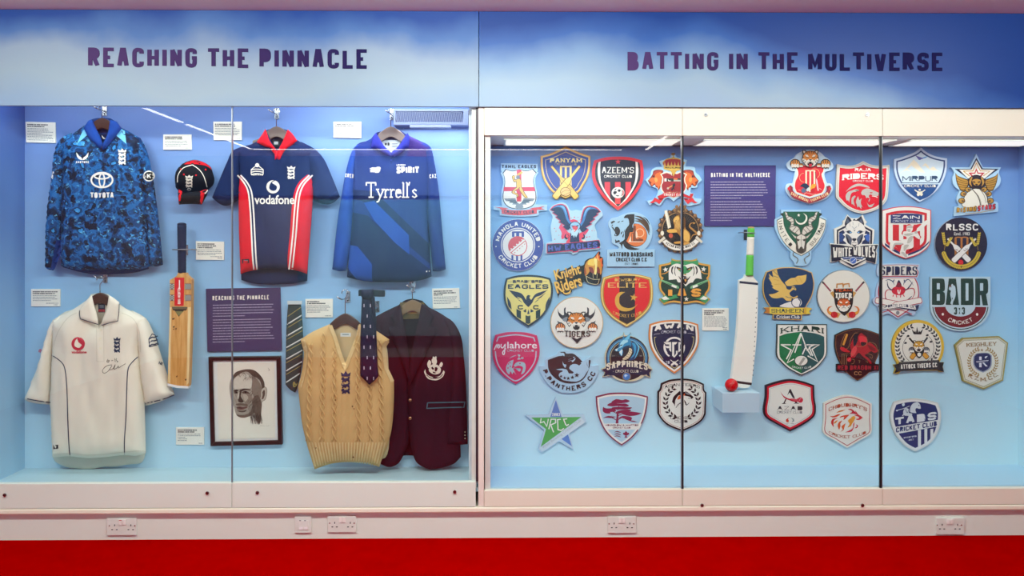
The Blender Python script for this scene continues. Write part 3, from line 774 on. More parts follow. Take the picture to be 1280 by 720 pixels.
# ------------------------------------------------ royal blue long sleeved shirt
bl = cloth('1b3078'); bd = cloth('121f50'); br = cloth('1e46a4'); bp = cloth('2f37a2')
t = thing('long_sleeved_shirt', W(488, 350, YF), 'royal blue long sleeved cricket shirt with diagonal blue bands', 'shirt')
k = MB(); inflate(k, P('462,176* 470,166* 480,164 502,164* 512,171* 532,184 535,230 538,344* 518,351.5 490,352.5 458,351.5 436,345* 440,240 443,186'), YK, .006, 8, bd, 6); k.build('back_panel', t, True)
f = MB(); inflate(f, P('443,184* 456,177.5 471,170* 480,185 489,193* 497,184 508,168* 520,174 537,184* 537,230 534.5,259 536,300 539.5,345.5* 530,349 517,351.5 490,352 458,351.5 434,346.5* 438,300 441,259 441,225'), YF, .05, 26, bl, 3, nz(21), regions=[
    ([(425, 236), (470, 240), (538, 306), (545, 336), (500, 296), (455, 252), (425, 246)], bd),
    ([(425, 262), (462, 270), (500, 306), (545, 342), (545, 356), (425, 356)], bd),
    ([(457, 254), (470, 252), (512.5, 294), (513, 318), (495, 303), (470, 276)], br),
    ([(425, 304), (449, 308), (467, 330), (466, 356), (452, 356), (425, 320)], br),
    ([(511, 165), (545, 165), (545, 197), (511, 197)], cloth('33246b'))]); f.build('front_panel', t, True)  # last region: a reflection's purple tint painted on the right shoulder
sl = MB(); inflate(sl, P('456,178* 445,182.5 438.5,193 432,217 427,245 422,276 415.5,336.5* 424,339 432.5,338.5* 437,318 441,300 444,258 447,215'), YF+.012, .045, 12, br, 4, nz(22, 10, 40, .01)); sl.build('sleeve', t, True)
sr = MB(); inflate(sr, P('524,176* 538,184 543.5,206 548,235 550.5,259 553,290 557.3,336.5* 550,339 541,339* 538,310 533,260 531,215'), YF+.012, .045, 12, cloth('182e76'), 4, nz(23, 10, 40, .01)); sr.build('sleeve', t, True)
tr = bvh_of(f, sl, sr)
a = MB(); inflate(a, P('470,166* 466,172 464,185* 473,188 482,194 489,196* 488,190 480,182'), 4.086, .012, 4, bp, 3); inflate(a, P('509,166* 512,172 511,184* 503,190 494,196 489,196.5* 490,190 499,182'), 4.085, .012, 4, bp, 3); a.build('collar', t, True)
a = MB(); a.pslab([(476, 175), (502, 175), (498, 186), (490, 191), (482, 187)], 4.160, .002, mat('c6ccd4', .7, 0, 'fabric'))
for q in stroke_text('NB', 6, 4, 1.2, 1): a.face([W(481+x, 182-y, 4.1575) for x, y in q], mat('20242e', .6))
for y in (179, 182): a.pslab([(490, y), (497, y), (497, y+1.2), (490, y+1.2)], 4.1575, .0005, mat('8a8f98', .6))
a.build('neck_label', t)
a = MB(); dtext(a, tr, stroke_text('NB', 12, 7.5, 3, 1.6, gap=.2), wt, 462.5, 216, sx=.3)
for i in range(3): dline(a, tr, [(462+i*.4, 210.5+i*2), (467, 210.5+i*2)], .8, wt)
a.build('maker_logo', t)
a = MB(); decal(a, tr, [(532.5, 338.5), (537, 338), (537, 339.8), (532.5, 340.2)], wt, step=0); a.build('hem_mark', t)
a = MB(); dtext(a, tr, stroke_text('SPIRIT', 28, 9, 3.1, 2.4, gap=.7), wt, 495.7, 217); dtext(a, tr, stroke_text('LONDON', 11, 2, .8, .6), wt, 495.7, 207.2); a.build('team_lettering', t)
TY = {'T': (17, '0,20 16,20|8,20 8,0|4,.5 12,.5|.5,20 .5,16|15.5,20 15.5,16'), 'y': (12, '1,11 6,1|11,11 6,1 3,-5 0,-6|-1,11 4,11|8,11 13,11'), 'r': (9, '2,11 2,0|2,8 5,11 8,10|0,11 2,11|-.5,.5 5,.5'),
      'e': (11, '1,6 9,6 8,10 5,11 2,10 1,6 2,1 5,0 9,2'), 'l': (6, '2,20 2,0|0,20 2,20|-.5,.5 5,.5'), 's': (9, '8,9 5,11 2,9 3,7 7,4 8,2 5,0 1,2'), "'": (3, '0,21 -2,16')}
a = MB(); x = 457.5
polys = []
for ch in "Tyrrell's":
    wd_, st = TY[ch]
    for s_ in st.split('|'):
        polys += ribbon([(x+float(p.split(',')[0])*.78, float(p.split(',')[1])*.93) for p in s_.split()], 1.75)
    x += wd_*.78
dtext(a, tr, union(polys), wt, 0, 247)
a.build('lettering', t)
a = MB(); dtext(a, tr, stroke_text('ORED', 10.5, 5, 1.5, 1.2), wt, 431.2, 221.5, rot=6); a.build('sleeve_lettering', t); a = MB(); dtext(a, tr, stroke_text('CAZ', 8.5, 5, 1.5, 1.2), wt, 537, 223, rot=-4); a.build('sleeve_lettering', t)
a = MB(); dline(a, tr, [(489, 194), (489, 205)], .8, bd, .0016); decal(a, tr, circ(489, 200, 1), bp, step=0, off=.003); a.build('placket', t)
hanger(488.5, 158, 136, 30, 33, 18, wood_g, 'grey wooden hanger inside the royal blue shirt')
hook(489, 143, 'chrome hook above the royal blue shirt')

# ------------------------------------------------ cream short sleeved test shirt
cm = cloth('efe8d6', .04); pn = cloth('20304f')
t = thing('short_sleeved_shirt', W(125, 580, YF), 'cream short sleeved cricket shirt with navy piping and a signature', 'shirt')
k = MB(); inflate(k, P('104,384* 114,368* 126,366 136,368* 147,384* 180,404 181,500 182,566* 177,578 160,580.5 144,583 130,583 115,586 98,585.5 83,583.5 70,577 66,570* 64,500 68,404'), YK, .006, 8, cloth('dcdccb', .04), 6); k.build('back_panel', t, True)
f = MB(); inflate(f, P('66,400* 88,389 112,373* 117,395 124,407* 132,396 137.5,371* 158,386 183,398* 176,425 175,445 179,480 181,510 182.5,566* 170,569.5 155,568.5 130,571.5 108,572.5 86.5,570 66.5,572* 64.5,530 63.5,500 64.5,470 66,444'), YF, .055, 26, cm, 4, nz(31, 24, 90, .016)); f.build('front_panel', t, True)
sl = MB(); inflate(sl, P('84,391* 67,400 59.5,416 54,436 48.5,455.5 41,475 33.5,495* 34,501 48,504.5 63.5,505.5* 65,480 67,444 72,420'), YF+.012, .05, 14, cm, 4, nz(32, 14, 40, .014)); sl.build('sleeve', t, True)
sr = MB(); inflate(sr, P('165,388* 182.5,398 192,416 198,433 204,452 211,473 218.5,493.5* 205,500 193,504.5 182,507* 178,480 174.5,452 172,420'), YF+.012, .05, 14, cm, 4, nz(33, 14, 40, .014)); sr.build('sleeve', t, True)
tr = bvh_of(f, sl, sr)
for pl in ('64.8,444* 76,452 81,461 83.5,484 84.5,520 86,555 87.5,570*', '172.5,446* 165,453 160,462 158.5,485 157.5,520 155.5,550 155.5,568*', '34,498.5 47,501 63,503.2', '218,493.5 204,499 182,504.3'):
    a = MB(); dline(a, tr, P(pl, closed=False), 1.1, pn, .0025); a.build('piping', t)
sm_ = cloth('d9d2bf', .04)
for pl, w_ in (('66,568* 86,566.5* 108,569* 130,568* 155,565* 181,563*', .6), ('96,391 84,398 72,416 66,436', .7), ('152,391 166,398 174,414 175.5,440', .7)):
    a = MB(); dline(a, tr, P(pl, closed=False), w_, sm_, .0015); a.build('seam', t)
a = MB(); inflate(a, P('114.8,369* 106,378 99.5,387* 99,393 100.4,399* 112,402.5 123,406* 122,396 118,382'), 4.08, .012, 4, cm, 3); inflate(a, P('136.5,369* 143,373 149.2,378* 149,390 147.3,402* 136,404.5 126.5,407* 129,398 134,384'), 4.08, .012, 4, cm, 3); a.build('collar', t, True)
a = MB(); dline(a, bvh_of(a), [(0, 0), (1, 0)], .01, pn) if 0 else None
for pl in (P('99.5,388 99.4,393 100.4,398.6* 112,402.3 122.6,405.6', closed=False), P('149,380 148.7,390 147.2,401.4* 136,404 127,406.6', closed=False)):
    for q in ribbon(pl, .8): a.face([W(x, y, 4.0635) for x, y in q], pn)
a.build('collar_piping', t)
a = MB()
dline(a, tr, [(120.5, 406), (121, 452)], .5, sm_, .0015); dline(a, tr, [(129.5, 406), (130, 452), (121, 452)], .5, sm_, .0015)
for y in (412, 423, 435.5): decal(a, tr, circ(125.3, y, 1.3), mat('efe6c8', .3), step=0, off=.003)
a.build('button_placket', t)
a = MB(); a.pslab([(116, 377), (136, 377), (133, 396), (125, 403), (119, 396)], 4.163, .002, cloth('e4ddc9', .04)); a.build('neck_lining', t)
a = MB(); a.pslab([(122.8, 379.5), (131.2, 379.5), (131.2, 390.5), (122.8, 390.5)], 4.1615, .001, mat('1d2f4c', .6)); a.pslab([(123.2, 386.8), (130.8, 386.8), (130.8, 389.6), (123.2, 389.6)], 4.1595, .001, mat('c22a35', .6))
for y in (381.5, 383.5): a.pslab([(124.5, y), (129.5, y), (129.5, y+.8), (124.5, y+.8)], 4.1595, .001, mat('9aa6b8', .6))
a.build('neck_label', t)
rdp = mat('c81e3a', .6)
a = MB(); swirl(a, tr, 97.7, 429.8, 8.4, rdp, mat('efe8d6', .85, 0, 'fabric')); dtext(a, tr, font_text('vodafone', 19, 3.6, .03), rdp, 89.3, 441.8); a.build('sponsor_logo', t); a = MB(); dtext(a, tr, font_text('one', 4, 3.5, .03), rdp, 50.5, 441, rot=-60); a.build('sleeve_lettering', t)
a = MB(); crest3(a, tr, 146.3, 421, 7.5, 20.5, pn); a.build('team_crest', t)
a = MB()
for y in (421.5, 426, 430.5): dline(a, tr, [(186, y+2.5), (190, y), (193, y), (197, y-1.5)], 1.4, pn)
dline(a, tr, [(186, 424), (187, 433.5), (198, 430.5), (194, 419), (190, 417.5), (186, 424)], 1, pn); a.build('sleeve_logo', t); a = MB(); dtext(a, tr, font_text('NE', 5, 3.6, .03), pn, 198, 455, rot=18); a.build('sleeve_lettering', t)
ink = mat('55503f', .8)
a = MB()
dline(a, tr, P('135,449 133.5,452 135.5,453 136.5,450.5 134.5,451.5', closed=False), .5, ink); dline(a, tr, [(139, 451), (141.5, 450.5)], .5, ink); dline(a, tr, [(143.5, 448), (144, 452.5)], .5, ink); dline(a, tr, P('146,448 145,450 147.5,452 145.8,452.5', closed=False), .5, ink)
dline(a, tr, P('140,456 133,457.5 128,463 130,466.5 135,464 140,457 137,462 141,461 144,456 142.5,461.5 146,460 148,457.5 148,460 152,457.5 157,454.5', closed=False), .55, ink)
a.build('signature', t)
a = MB(); decal(a, tr, [(66.4, 556.5), (72.6, 556), (72.8, 560.8), (66.6, 561.5)], mat('12161f', .6), step=0, off=.003); a.build('hem_tag', t)
hanger(125, 365.8, 345.5, 36, 36, 25, wood_d, 'dark wooden hanger inside the cream shirt')
hook(131, 346.5, 'chrome hook above the cream shirt')

# ------------------------------------------------ maroon blazer
mar = cloth('2e1424', .1, .9); marl = cloth('281222', .1, .9); teal = mat('3d6a78', .7, 0, 'braid')
t = thing('blazer', W(520, 582, YF), 'dark maroon blazer with a cream crest and brass buttons', 'blazer')
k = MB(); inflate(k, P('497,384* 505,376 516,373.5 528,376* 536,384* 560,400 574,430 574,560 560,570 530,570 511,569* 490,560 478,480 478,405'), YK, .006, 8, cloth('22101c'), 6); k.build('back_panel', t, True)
f1 = MB(); inflate(f1, P('469,396* 482,389 500,380.5* 503,400 510,440 512,478* 512.5,520 511,553* 506,566 499,578 492,582.5 485,583.5 476,580* 470,500 468,440'), YF, .03, 14, mar, 4, nz(41)); f1.build('front_left_panel', t, True)
f2 = MB(); inflate(f2, P('527,380.5* 546,389 565,402 573,416* 577,440 572,480 575,540 576,571* 568,579 556,583.5 540,586.5 528,583 519,575 513.5,556* 510,530 508,480* 517,440 524,405'), YF, .045, 20, mar, 4, nz(42)); f2.build('front_right_panel', t, True)
sr = MB(); inflate(sr, P('552,394* 566,402 576.5,421 579.5,445 582,472 584,520 584.6,555* 572,556 557.5,555* 559,520 562,480 563,440'), YF-.012, .045, 12, mar, 4, nz(43, 12, 40, .01)); sr.build('sleeve', t, True)
tr = bvh_of(f1, f2, sr)
a = MB(); inflate(a, P('500,379.5* 496,385 488,396* 493,408 486,412 500,446 513,482* 512,450 506,410'), 4.085, .010, 4, marl, 3); a.build('lapel', t, True)
a = MB(); inflate(a, P('527,379.5* 534,384 543,396* 538,408 546,413 531,446 511,484* 513,450 521,410'), 4.073, .010, 4, marl, 3); a.build('lapel', t, True)
a = MB(); a.pslab([(500, 378), (530, 378), (533, 398), (500, 399)], 4.165, .002, mat('6b5a2a', .6, 0, 'satin', .4, 60)); a.pslab([(509, 381), (526, 382), (526, 392), (509, 392)], 4.163, .001, mat('c98a2a', .5, 0, 'woven_label', .3, 90)); a.pslab([(511, 384), (519, 384.5), (519, 390), (511, 390)], 4.1615, .001, mat('a8452a', .5)); a.build('lining_label', t)
brass = mat('b98a68', .3, .8, 'brass')
for y in (500, 522.7):
    a = MB(); p = on(tr, 512.7, y, .002); a.sphere((p.x, p.y-.002, p.z), .0085, .005, .0085, brass); a.build('button', t, True)
for y in (540, 544, 548):
    a = MB(); p = on(tr, 581.2, y, .001); a.sphere((p.x, p.y-.001, p.z), .0035, .003, .0035, mat('d8c9a8', .3, .5, 'brass'), 10, 8); a.build('cuff_button', t, True)
a = MB(); dline(a, tr, [(534.5, 503.5), (560, 503), (581, 502.5), (580, 509), (556, 509.5), (533.5, 510.5), (534.5, 503.5)], 1.3, teal); a.build('pocket', t)
crm = mat('e3dccb', .7, 0, 'embroidery')
a = MB()
for pth in ('536,463 538,457 543,455 548,457 551,461 550,466 545,468 540,467', '541,455 539.5,450 542,447.5 545.5,449 546,453 544,456', '534,455 536.5,450 539,453 537.5,458 535.5,460', '549,457 551.5,452.5 553.5,455 551.5,459', '541,448 541.5,445.5 543.5,446.5 545,445 545.5,448.5'): decal(a, tr, P(pth), crm, step=0)
decal(a, tr, P('531.5,461.5* 533,467 538,470.5 544,471 550,469.5 554.5,463* 556,465* 553.5,471 547,475 540,475 534,472.5 530,465*'), crm, step=0)
dline(a, tr, P('533,468.5 538,472.3 544,473 550,471.5 553.5,467.5', closed=False), .9, mar, .0034)
for pth in ('539,460 541,458.5 541.5,462', '544,459 547,460 546,463.5 543.5,464', '541,464.5 545,466 542,466.5'): decal(a, tr, P(pth), mar, step=0, off=.0034)
a.build('crest', t)
hanger(515.5, 375, 352, 20, 20, 15, wood_t, 'tan wooden hanger inside the maroon blazer')
hook(515, 358, 'chrome hook above the maroon blazer')

# ------------------------------------------------ cable knit vest
kn = cloth('cfab74', .1, .95, 500, 'knit'); knl = cloth('e4d2ac', .08, .95, 500, 'knit')
def cable(x, y):
    h = 0
    for c in (388, 404, 418.5, 431.5, 447, 461, 475):
        d = abs(x-c)
        if d < 4: h += .006*(1-d/4)*(.55+.45*math.sin(y/2.6+(x-c)*.9))
        elif abs(d-6.2) < 1.1: h += .003
    return h+.010*mnoise.noise(Vector((x/30, y/50, 4)))
YV = 4.045
t = thing('sleeveless_sweater', W(431, 582, YV), 'cream cable knit sleeveless cricket sweater with a navy crest', 'sweater')
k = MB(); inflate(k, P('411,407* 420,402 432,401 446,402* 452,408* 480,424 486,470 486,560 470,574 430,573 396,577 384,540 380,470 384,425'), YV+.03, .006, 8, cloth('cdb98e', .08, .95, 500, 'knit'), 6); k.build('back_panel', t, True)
f = MB(); inflate(f, P('376,424.5* 390,415 412.5,405* 418,420 424,440 431.5,458* 440,438 449,405* 460,409 468,412 487,424.5* 482,433 482.5,445 484,457.5 488,467 492.5,476* 492.5,500 490.5,530 486,552 481,565 474,583.5* 464,579.5 454,577.5 438,577 426,577.5 410,580.5 393.5,586.5* 389,572 384,556 378,530 375.5,510 372.5,483* 376,471 379.5,451 380,440*'), YV, .05, 26, kn, 2.4, cable); f.build('front_panel', t, True)
tr = bvh_of(f)
rb = cloth('dcc18e', .08, .95, 500, 'knit')
a = MB()
for e in (P('378.5,425 382,437 381.5,451 378,472 374.7,484', closed=False), P('485,426 480.5,434 481,446 482.5,459 486.5,468 490.6,477', closed=False), P('412.8,407 418.5,421 424.5,441 431.5,460* 439.5,440 447.5,420 450,407', closed=False)):
    dline(a, tr, e, 4.6, rb, .004)
a.build('ribbed_trim', t)
a = MB()
for i in range(26):
    u = i/25; x0 = 386.5+u*95; x1 = 394.5+u*79
    dline(a, tr, [(x0, 553+10*abs(u-.5)*0+5*u*0), (x1, 583-5*math.sin(math.pi*u))], 1.7, rb, .0035)
a.build('ribbed_hem', t)
a = MB()
for c in (388, 404, 418.5, 447, 461, 475):
    y0 = {388: 430, 404: 416, 418.5: 434, 447: 428, 461: 414, 475: 424}[c]
    n = int((551-y0)/1.5)
    for ph in (0, math.pi):
        pts = []
        for i in range(n+1):
            y = y0+(551-y0)*i/n; p = on(tr, c+2.3*math.sin(y/3.4+ph)+(c-431)*.0006*(y-440), y, 0)
            pts.append((p.x, p.y-.0015-.0035*math.cos(y/3.4+ph), p.z))
        a.tube(pts, .0046, kn, 6)
a.build('cable_stitch', t, True)
a = MB(); crest3(a, tr, 432.2, 463.5, 10.5, 30, mat('25284a', .8, 0, 'embroidery')); a.build('crest', t)
a = MB()
for x, y, r in ((419.5, 500, .9), (440.5, 508, 1.1), (442.5, 511, .8), (441.5, 571.5, 1.1), (395, 560, .8)): decal(a, tr, circ(x, y, r, n=10), mat('7a5a38', .9), step=0, off=.004)
a.build('stain', t)
a = MB(); a.pslab([(417, 412), (448, 412), (441, 434), (432, 452), (424, 434)], YV+.026, .002, knl); a.build('neck_lining', t)
a = MB(); a.pslab([(425.5, 416), (438.5, 416), (438.5, 420.8), (425.5, 420.8)], YV+.0193, .0005, mat('d9e0dc', .6)); a.pslab([(428, 417.5), (436, 417.5), (436, 418.8), (428, 418.8)], YV+.0190, .0002, mat('8aa0a4', .6)); a.build('neck_label', t)
hanger(431.5, 391.8, 362, 40, 40, 23, wood_d, 'dark wooden hanger inside the cable knit sweater', YV+.012)
hook(434, 371, 'chrome hook above the cable knit sweater', YV+.012)

# ------------------------------------------------ ties
def tie(outline, Y, m, lab, stripes, name='necktie', loc=(0, 0)):
    t = thing(name, W(loc[0], loc[1], Y), lab, 'tie')
    f = MB(); inflate(f, outline, Y, .010, 5, m, 3); f.build('blade', t, True)
    return t, bvh_of(f)
gt = cloth('3c4a4a', .1, .6)
t, tr = tie(P('360.5,379* 376,378.5* 378,400 379,430 377.5,455 373,480 369.3,490.5* 363,487 357.2,480.5* 357.5,440 358.5,405'), 4.165, gt, 'grey green necktie with white and gold diagonal stripes', 0, loc=(368, 490))
a = MB(); s1 = mat('d8dcd8', .6, 0, 'silk'); s2 = mat('a89a58', .6, 0, 'silk')
def xr(y):
    L = np.interp(y, [379, 405, 440, 480.5, 490], [360.5, 358.5, 357.5, 357.2, 367]); R = np.interp(y, [378.5, 400, 430, 455, 480, 490], [376, 378, 379, 377.5, 373, 370]); return L+.3, R-.3
for i in range(8):
    y = 391+i*14.5
    for dy, w_, m_ in ((0, 1.5, s1), (4.6, .8, s2)):
        yl, yr = y+dy, y+dy-11.5
        L = xr(yl)[0]; R = xr(yr)[1]
        if yl < 482 and yr > 380: dline(a, tr, [(L, yl), (R, yr)], w_, m_, .0015)
a.build('stripes', t)
a = MB(); decal(a, tr, P('366,479 368,477 370,480 372,478 371,482 367,484'), s2, step=0); a.build('motif', t)
t = thing('tie_bracket', W(368, 379, YB), 'small clear bracket gripping the striped tie', 'bracket', 'tie brackets')
a = MB(); p, q = W(359.5, 380.5, 4.15), W(377.5, 376, 4.15); a.box(p.x, q.x, 4.145, 4.152, p.z, q.z, mat('c9d6d8', .2, 0, 'acrylic')); a.build('clip', t, bevel=.001)
a = MB(); a.tube([(p.x+.03, 4.1525, p.z+.012), (p.x+.03, YB, p.z+.012)], .004, m_steel); a.build('rod', t)
nt_ = cloth('1a1d38', .1, .5)
t, tr = tie(P('452.5,371* 462,370.5* 466,400 470,440 473.5,469.8* 468,476 461.8,481* 456,475 450.5,470* 450.5,430 451.5,395'), 3.965, nt_, 'dark navy necktie with small pale motifs hanging before the blazer', 0, loc=(462, 480))
a = MB(); mo = mat('b9b4c4', .6, 0, 'silk')
for r_, y in enumerate(range(382, 478, 13)):
    for x in ((455, 463) if r_ % 2 == 0 else (459, 467)):
        if 452 < x < 452+(y-371)*.18+10: decal(a, tr, [(x-.6, y-2), (x+.6, y-2), (x+.6, y+2), (x-.6, y+2)], mo, step=0, off=.0015)
a.build('motifs', t)
f = MB(); inflate(f, P('462,370.5* 468.5,371* 470,400 471.5,440 472,462* 468,455 464,420'), 3.975, .008, 4, cloth('15182e', .1, .5), 3); f.build('tail', t, True)
f = MB(); inflate(f, P('451.5,362* 466,361.5* 467,371 462,374* 453.5,374* 451,368'), 3.955, .012, 4, nt_, 3); f.build('knot', t, True)
t = thing('tie_bracket', W(464, 366, YB), 'dark bar bracket holding the navy tie by its knot', 'bracket', 'tie brackets')
a = MB(); a.pslab(P('448,363.5* 452,362 478,363 481,364* 481,369 478,371 452,370 448,370.5*'), 3.972, .012, mat('1c2028', .3, .2, 'smoked_acrylic')); a.build('clip', t, bevel=.002)
for x in (456, 473): c = W(x, 367, 3.978); a = MB(); a.tube([(c.x, 3.985, c.z), (c.x, YB-.001, c.z)], .004, m_steel); a.build('rod', t)
hook(470.5, 383, 'empty chrome hook half hidden behind the navy tie')
# ================================================================ boards, labels, bats and the rest
def words(a, x0, x1, y, h, m, Y, bold=False, skew=0.0, fill=1.0):
    """a line of print too small to read: word-length dashes"""
    x = x0; e = x0+(x1-x0)*fill
    while x < e-.6:
        w = random.uniform(.8, 1.7) if bold else random.uniform(.7, 3.4)
        w = min(w, e-x); yy = y+(x-x0)*skew
        a.face([W(x, yy, Y), W(x+w, yy+w*skew, Y), W(x+w, yy+w*skew-h, Y), W(x, yy-h, Y)], m)
        x += w+(random.choice((.25, .25, .3, .8)) if bold else random.uniform(.35, .6))

ink_b = mat('1d2433', .7); ink_g = mat('77808a', .7)
def label(q, lab, heads, lines, foots, hue='f1efe4'):
    """small white caption plate; q = four pixel corners from the upper left, clockwise"""
    Y = YB-.007
    a = MB(); a.pslab(q, Y, .0065, mat(hue, .6, 0, 'foam_board', .02))
    o = a.build('caption_plate'); tag(o, lab, 'label', 'white caption plates')
    (x0, y0), (x1, y1), (x2, y2), (x3, y3) = q; sk = (y1-y0)/(x1-x0); w = x1-x0-4.2; x = x0+2.2
    a = MB(); y = y0+4.1
    for fl in heads: words(a, x, x+w, y, 1.45, ink_b, Y-.0004, True, sk, fl); y += 2.3
    a.build('heading', o)
    a = MB(); y += .1
    for fl in lines: words(a, x, x+w, y, .75, ink_g, Y-.0004, False, sk, fl); y += 2
    for k, fl in enumerate(foots):
        yy = y3-1.6-(len(foots)-1-k)*2
        words(a, x+w*(1-fl), x+w, yy, .75, ink_g, Y-.0004, False, sk)
    a.build('small_print', o)
label([(32, 152.2), (69, 153), (69.6, 178.6), (32.8, 178)], 'white caption plate beside the camouflage shirt', [.78, .66], [.78, .8, .98, .55, .95, .95, .98, .8], [.15])
label([(204, 168), (239, 168), (239.6, 187), (204, 187)], 'white caption plate above the black and red cap', [.7, .72], [.92, .9, .92, .64], [.2])
label([(266.6, 152), (302, 152), (302, 175), (267, 175)], 'white caption plate behind the joint of the left case doors', [.78, .8], [.85, .98, .98, .98, .9], [.18])
label([(416.8, 152.2), (451.5, 152.2), (451.5, 172.5), (416.8, 172)], 'white caption plate left of the royal blue shirt', [.72, .76], [.9, .85, .95, .95, .94], [.18], 'fbf7ec')
label([(244.8, 301.5), (280, 302), (280, 325), (245, 324.7)], 'white caption plate right of the willow bat', [.7, .74, .62], [.95, .97, .98, .72], [.48, .2])
label([(38.8, 361.3), (75, 361.3), (75, 383), (39, 383)], 'white caption plate above the left shoulder of the cream shirt', [.96, .86], [.92, .88, .98, .7], [.48, .18])
label([(381.7, 373.8), (416, 373.5), (416, 396.8), (382, 396.8)], 'white caption plate between the striped tie and the knitted sweater', [.52, .76], [.9, .96, .82, .92, .56], [.26])
label([(540, 360.8), (574, 360), (575, 385), (541, 385.8)], 'white caption plate above the right shoulder of the blazer', [.8, .92, .4], [.97, .94, .9, .95, .72], [.15])
label([(220, 534.3), (255, 534.3), (255, 556), (220, 556)], 'white caption plate left of the framed portrait', [.78, .68], [.92, .92, .3, .38, .38], [.15])
label([(878, 385.3), (911, 385.3), (911, 413.3), (878, 413.3)], 'white caption plate left of the white bat', [.9, .8, .45], [.88, .95, .98, .95, .98, .96, .88], [.2, .18])

def board(q, lab, col, head, hx, hy, hw, hh, tx, ty, tw, pitch, paras):
    Y = YB-.012
    a = MB(); a.pslab(q, Y, .0115, mat(col, .45, 0, 'printed_board', .04, 6)); o = a.build('text_panel'); tag(o, lab, 'panel')
    a = MB()
    sk = (q[1][1]-q[0][1])/(q[1][0]-q[0][0])
    for p in stroke_text(head, hw, hh, hh*.19, hh*.16, gap=hh*.22, r=hh*.2): a.face([W(hx+u, hy-v+u*sk, Y-.0005) for u, v in p], mat('efe9de', .6))
    a.build('heading', o)
    a = MB(); y = ty
    for pr in paras:
        for fl in pr: words(a, tx, tx+tw, y, .85, mat('b9b0c6', .7), Y-.0005, False, sk, fl); y += pitch
        y += pitch*.35
    a.build('body_text', o)
board([(257.3, 361), (350, 359.3), (352, 437.8), (259.3, 439.6)], 'purple text panel headed REACHING THE PINNACLE', '43325f', 'REACHING THE PINNACLE', 265.6, 375.6, 70.5, 5.6, 266, 382, 77, 3.45,
      [[.98, .97, .99, .98, .52], [.95, .94, .94, .98, .93, .94, .98, 1, .52]])
board([(881, 206.8), (969.8, 206.6), (969, 282.5), (880.8, 282.5)], 'purple text panel headed BATTING IN THE MULTIVERSE', '3d3478', 'BATTING IN THE MULTIVERSE', 888.8, 221.4, 73.5, 5.2, 888.2, 228, 72, 3.35,
      [[.92, .96, .97, 1, .99, .92, .53], [.87, .91, .92, .95, .98, .98, .98, .37]])

# ------------------------------------------------ framed charcoal portrait
fq = [(260.3, 446.2), (350.2, 445.2), (352.6, 555.8), (263, 557.8)]; iq = [(265.3, 451), (345.2, 450), (347.2, 550.5), (268, 552.6)]
t = thing('framed_drawing', W(307, 557, YB), 'black framed charcoal drawing of a man\'s head on cream paper', 'picture')
wf = mat('241a1a', .3, 0, 'black_wood', .2, 20)
a = MB()
for i in range(4):
    j = (i+1) % 4; a.pslab([fq[i], fq[j], iq[j], iq[i]], YB-.026, .024, wf)
a.build('frame', t, bevel=.002)
a = MB(); a.pslab([(264, 450), (346, 449), (348, 552), (267, 553)], YB-.014, .012, mat('e6e6e2', .7, 0, 'card')); a.build('mount', t)
a = MB(); a.pslab([(271.5, 453.5), (343, 453), (344, 547.5), (273, 549)], YB-.0155, .001, mat('e9e2d3', .8, 0, 'paper', .03, 20)); sh = a.build('paper', t)
# charcoal marks on the paper; coordinates in an 8x zoom from (272, 450)
a = MB(); lay = [0]
def ch(col, path, closed=True, w=None, smooth=True):
    lay[0] += 1; Y = YB-.0158-lay[0]*.00012
    p = [(272+x/8, 450+y/8) for x, y in P(path, smooth=smooth, closed=closed)]
    m = mat(col, .9, 0, 'charcoal', .18, 220)
    if w:
        for q in ribbon(p, w/8): a.face([W(x, y, Y) for x, y in q], m)
    else: a.face([W(x, y, Y) for x, y in p], m)
ch('a59d90', '165,140 215,108 300,92 370,105 425,150 460,205 470,260 492,280 496,330 480,395 445,425 438,500 425,630 400,640 375,590 340,560 270,578 215,570 180,530 165,470 140,420 125,350 118,270 130,200')
ch('cfc7b8', '175,180 250,135 320,160 345,220 330,280 240,285 170,290 160,230')
ch('55493f', '165,140 215,108 300,92 370,105 425,150 460,205 470,260 455,320 440,260 425,210 395,180 350,160 300,118 240,128 185,165 165,185 150,210')
ch('83766a', '350,160 400,200 440,270 448,330 425,380 400,420 370,380 345,330 340,270 345,220')
ch('6b5d52', '345,400 400,350 440,430 438,500 428,620 405,630 385,580 370,530 330,555 270,575 210,568 185,540 215,548 280,545 330,515 350,460')
ch('bdb3a4', '440,300 470,275 488,300 486,350 465,400 440,410 435,360'); ch('5b4d44', '448,320 468,300 474,340 458,385 442,390 450,350')
ch('8c8073', '255,340 320,330 345,380 330,430 290,450 265,410'); ch('b3a898', '255,340 290,348 306,380 285,415 265,400')
ch('3c312b', '228,300 270,285 320,292 330,302 280,300 240,312'); ch('3c312b', '162,305 190,295 208,305 200,312 168,318')
ch('5a4c42', '245,322 275,308 310,322 318,335 280,335 255,335'); ch('231c19', '268,316 284,313 292,324 276,330'); ch('5a4c42', '165,322 190,315 205,328 190,336 168,334'); ch('231c19', '180,320 192,319 194,329 182,330')
ch('4a3d35', '222,300 240,312 232,360 250,395 262,412 240,420 215,415 205,400 215,360'); ch('c9c0b1', '206,330 218,320 214,370 205,392 196,380')
ch('40342e', '205,408 232,412 258,410 250,424 222,424'); ch('6d5f54', '185,440 225,432 290,440 300,462 240,455 195,455')
ch('7a5a52', '190,470 225,462 250,468 290,464 298,476 250,498 215,498 195,488'); ch('2e2522', '188,476 225,474 250,478 296,472 250,484 215,484', True)
ch('584b42', '200,505 240,508 290,500 270,520 220,520')
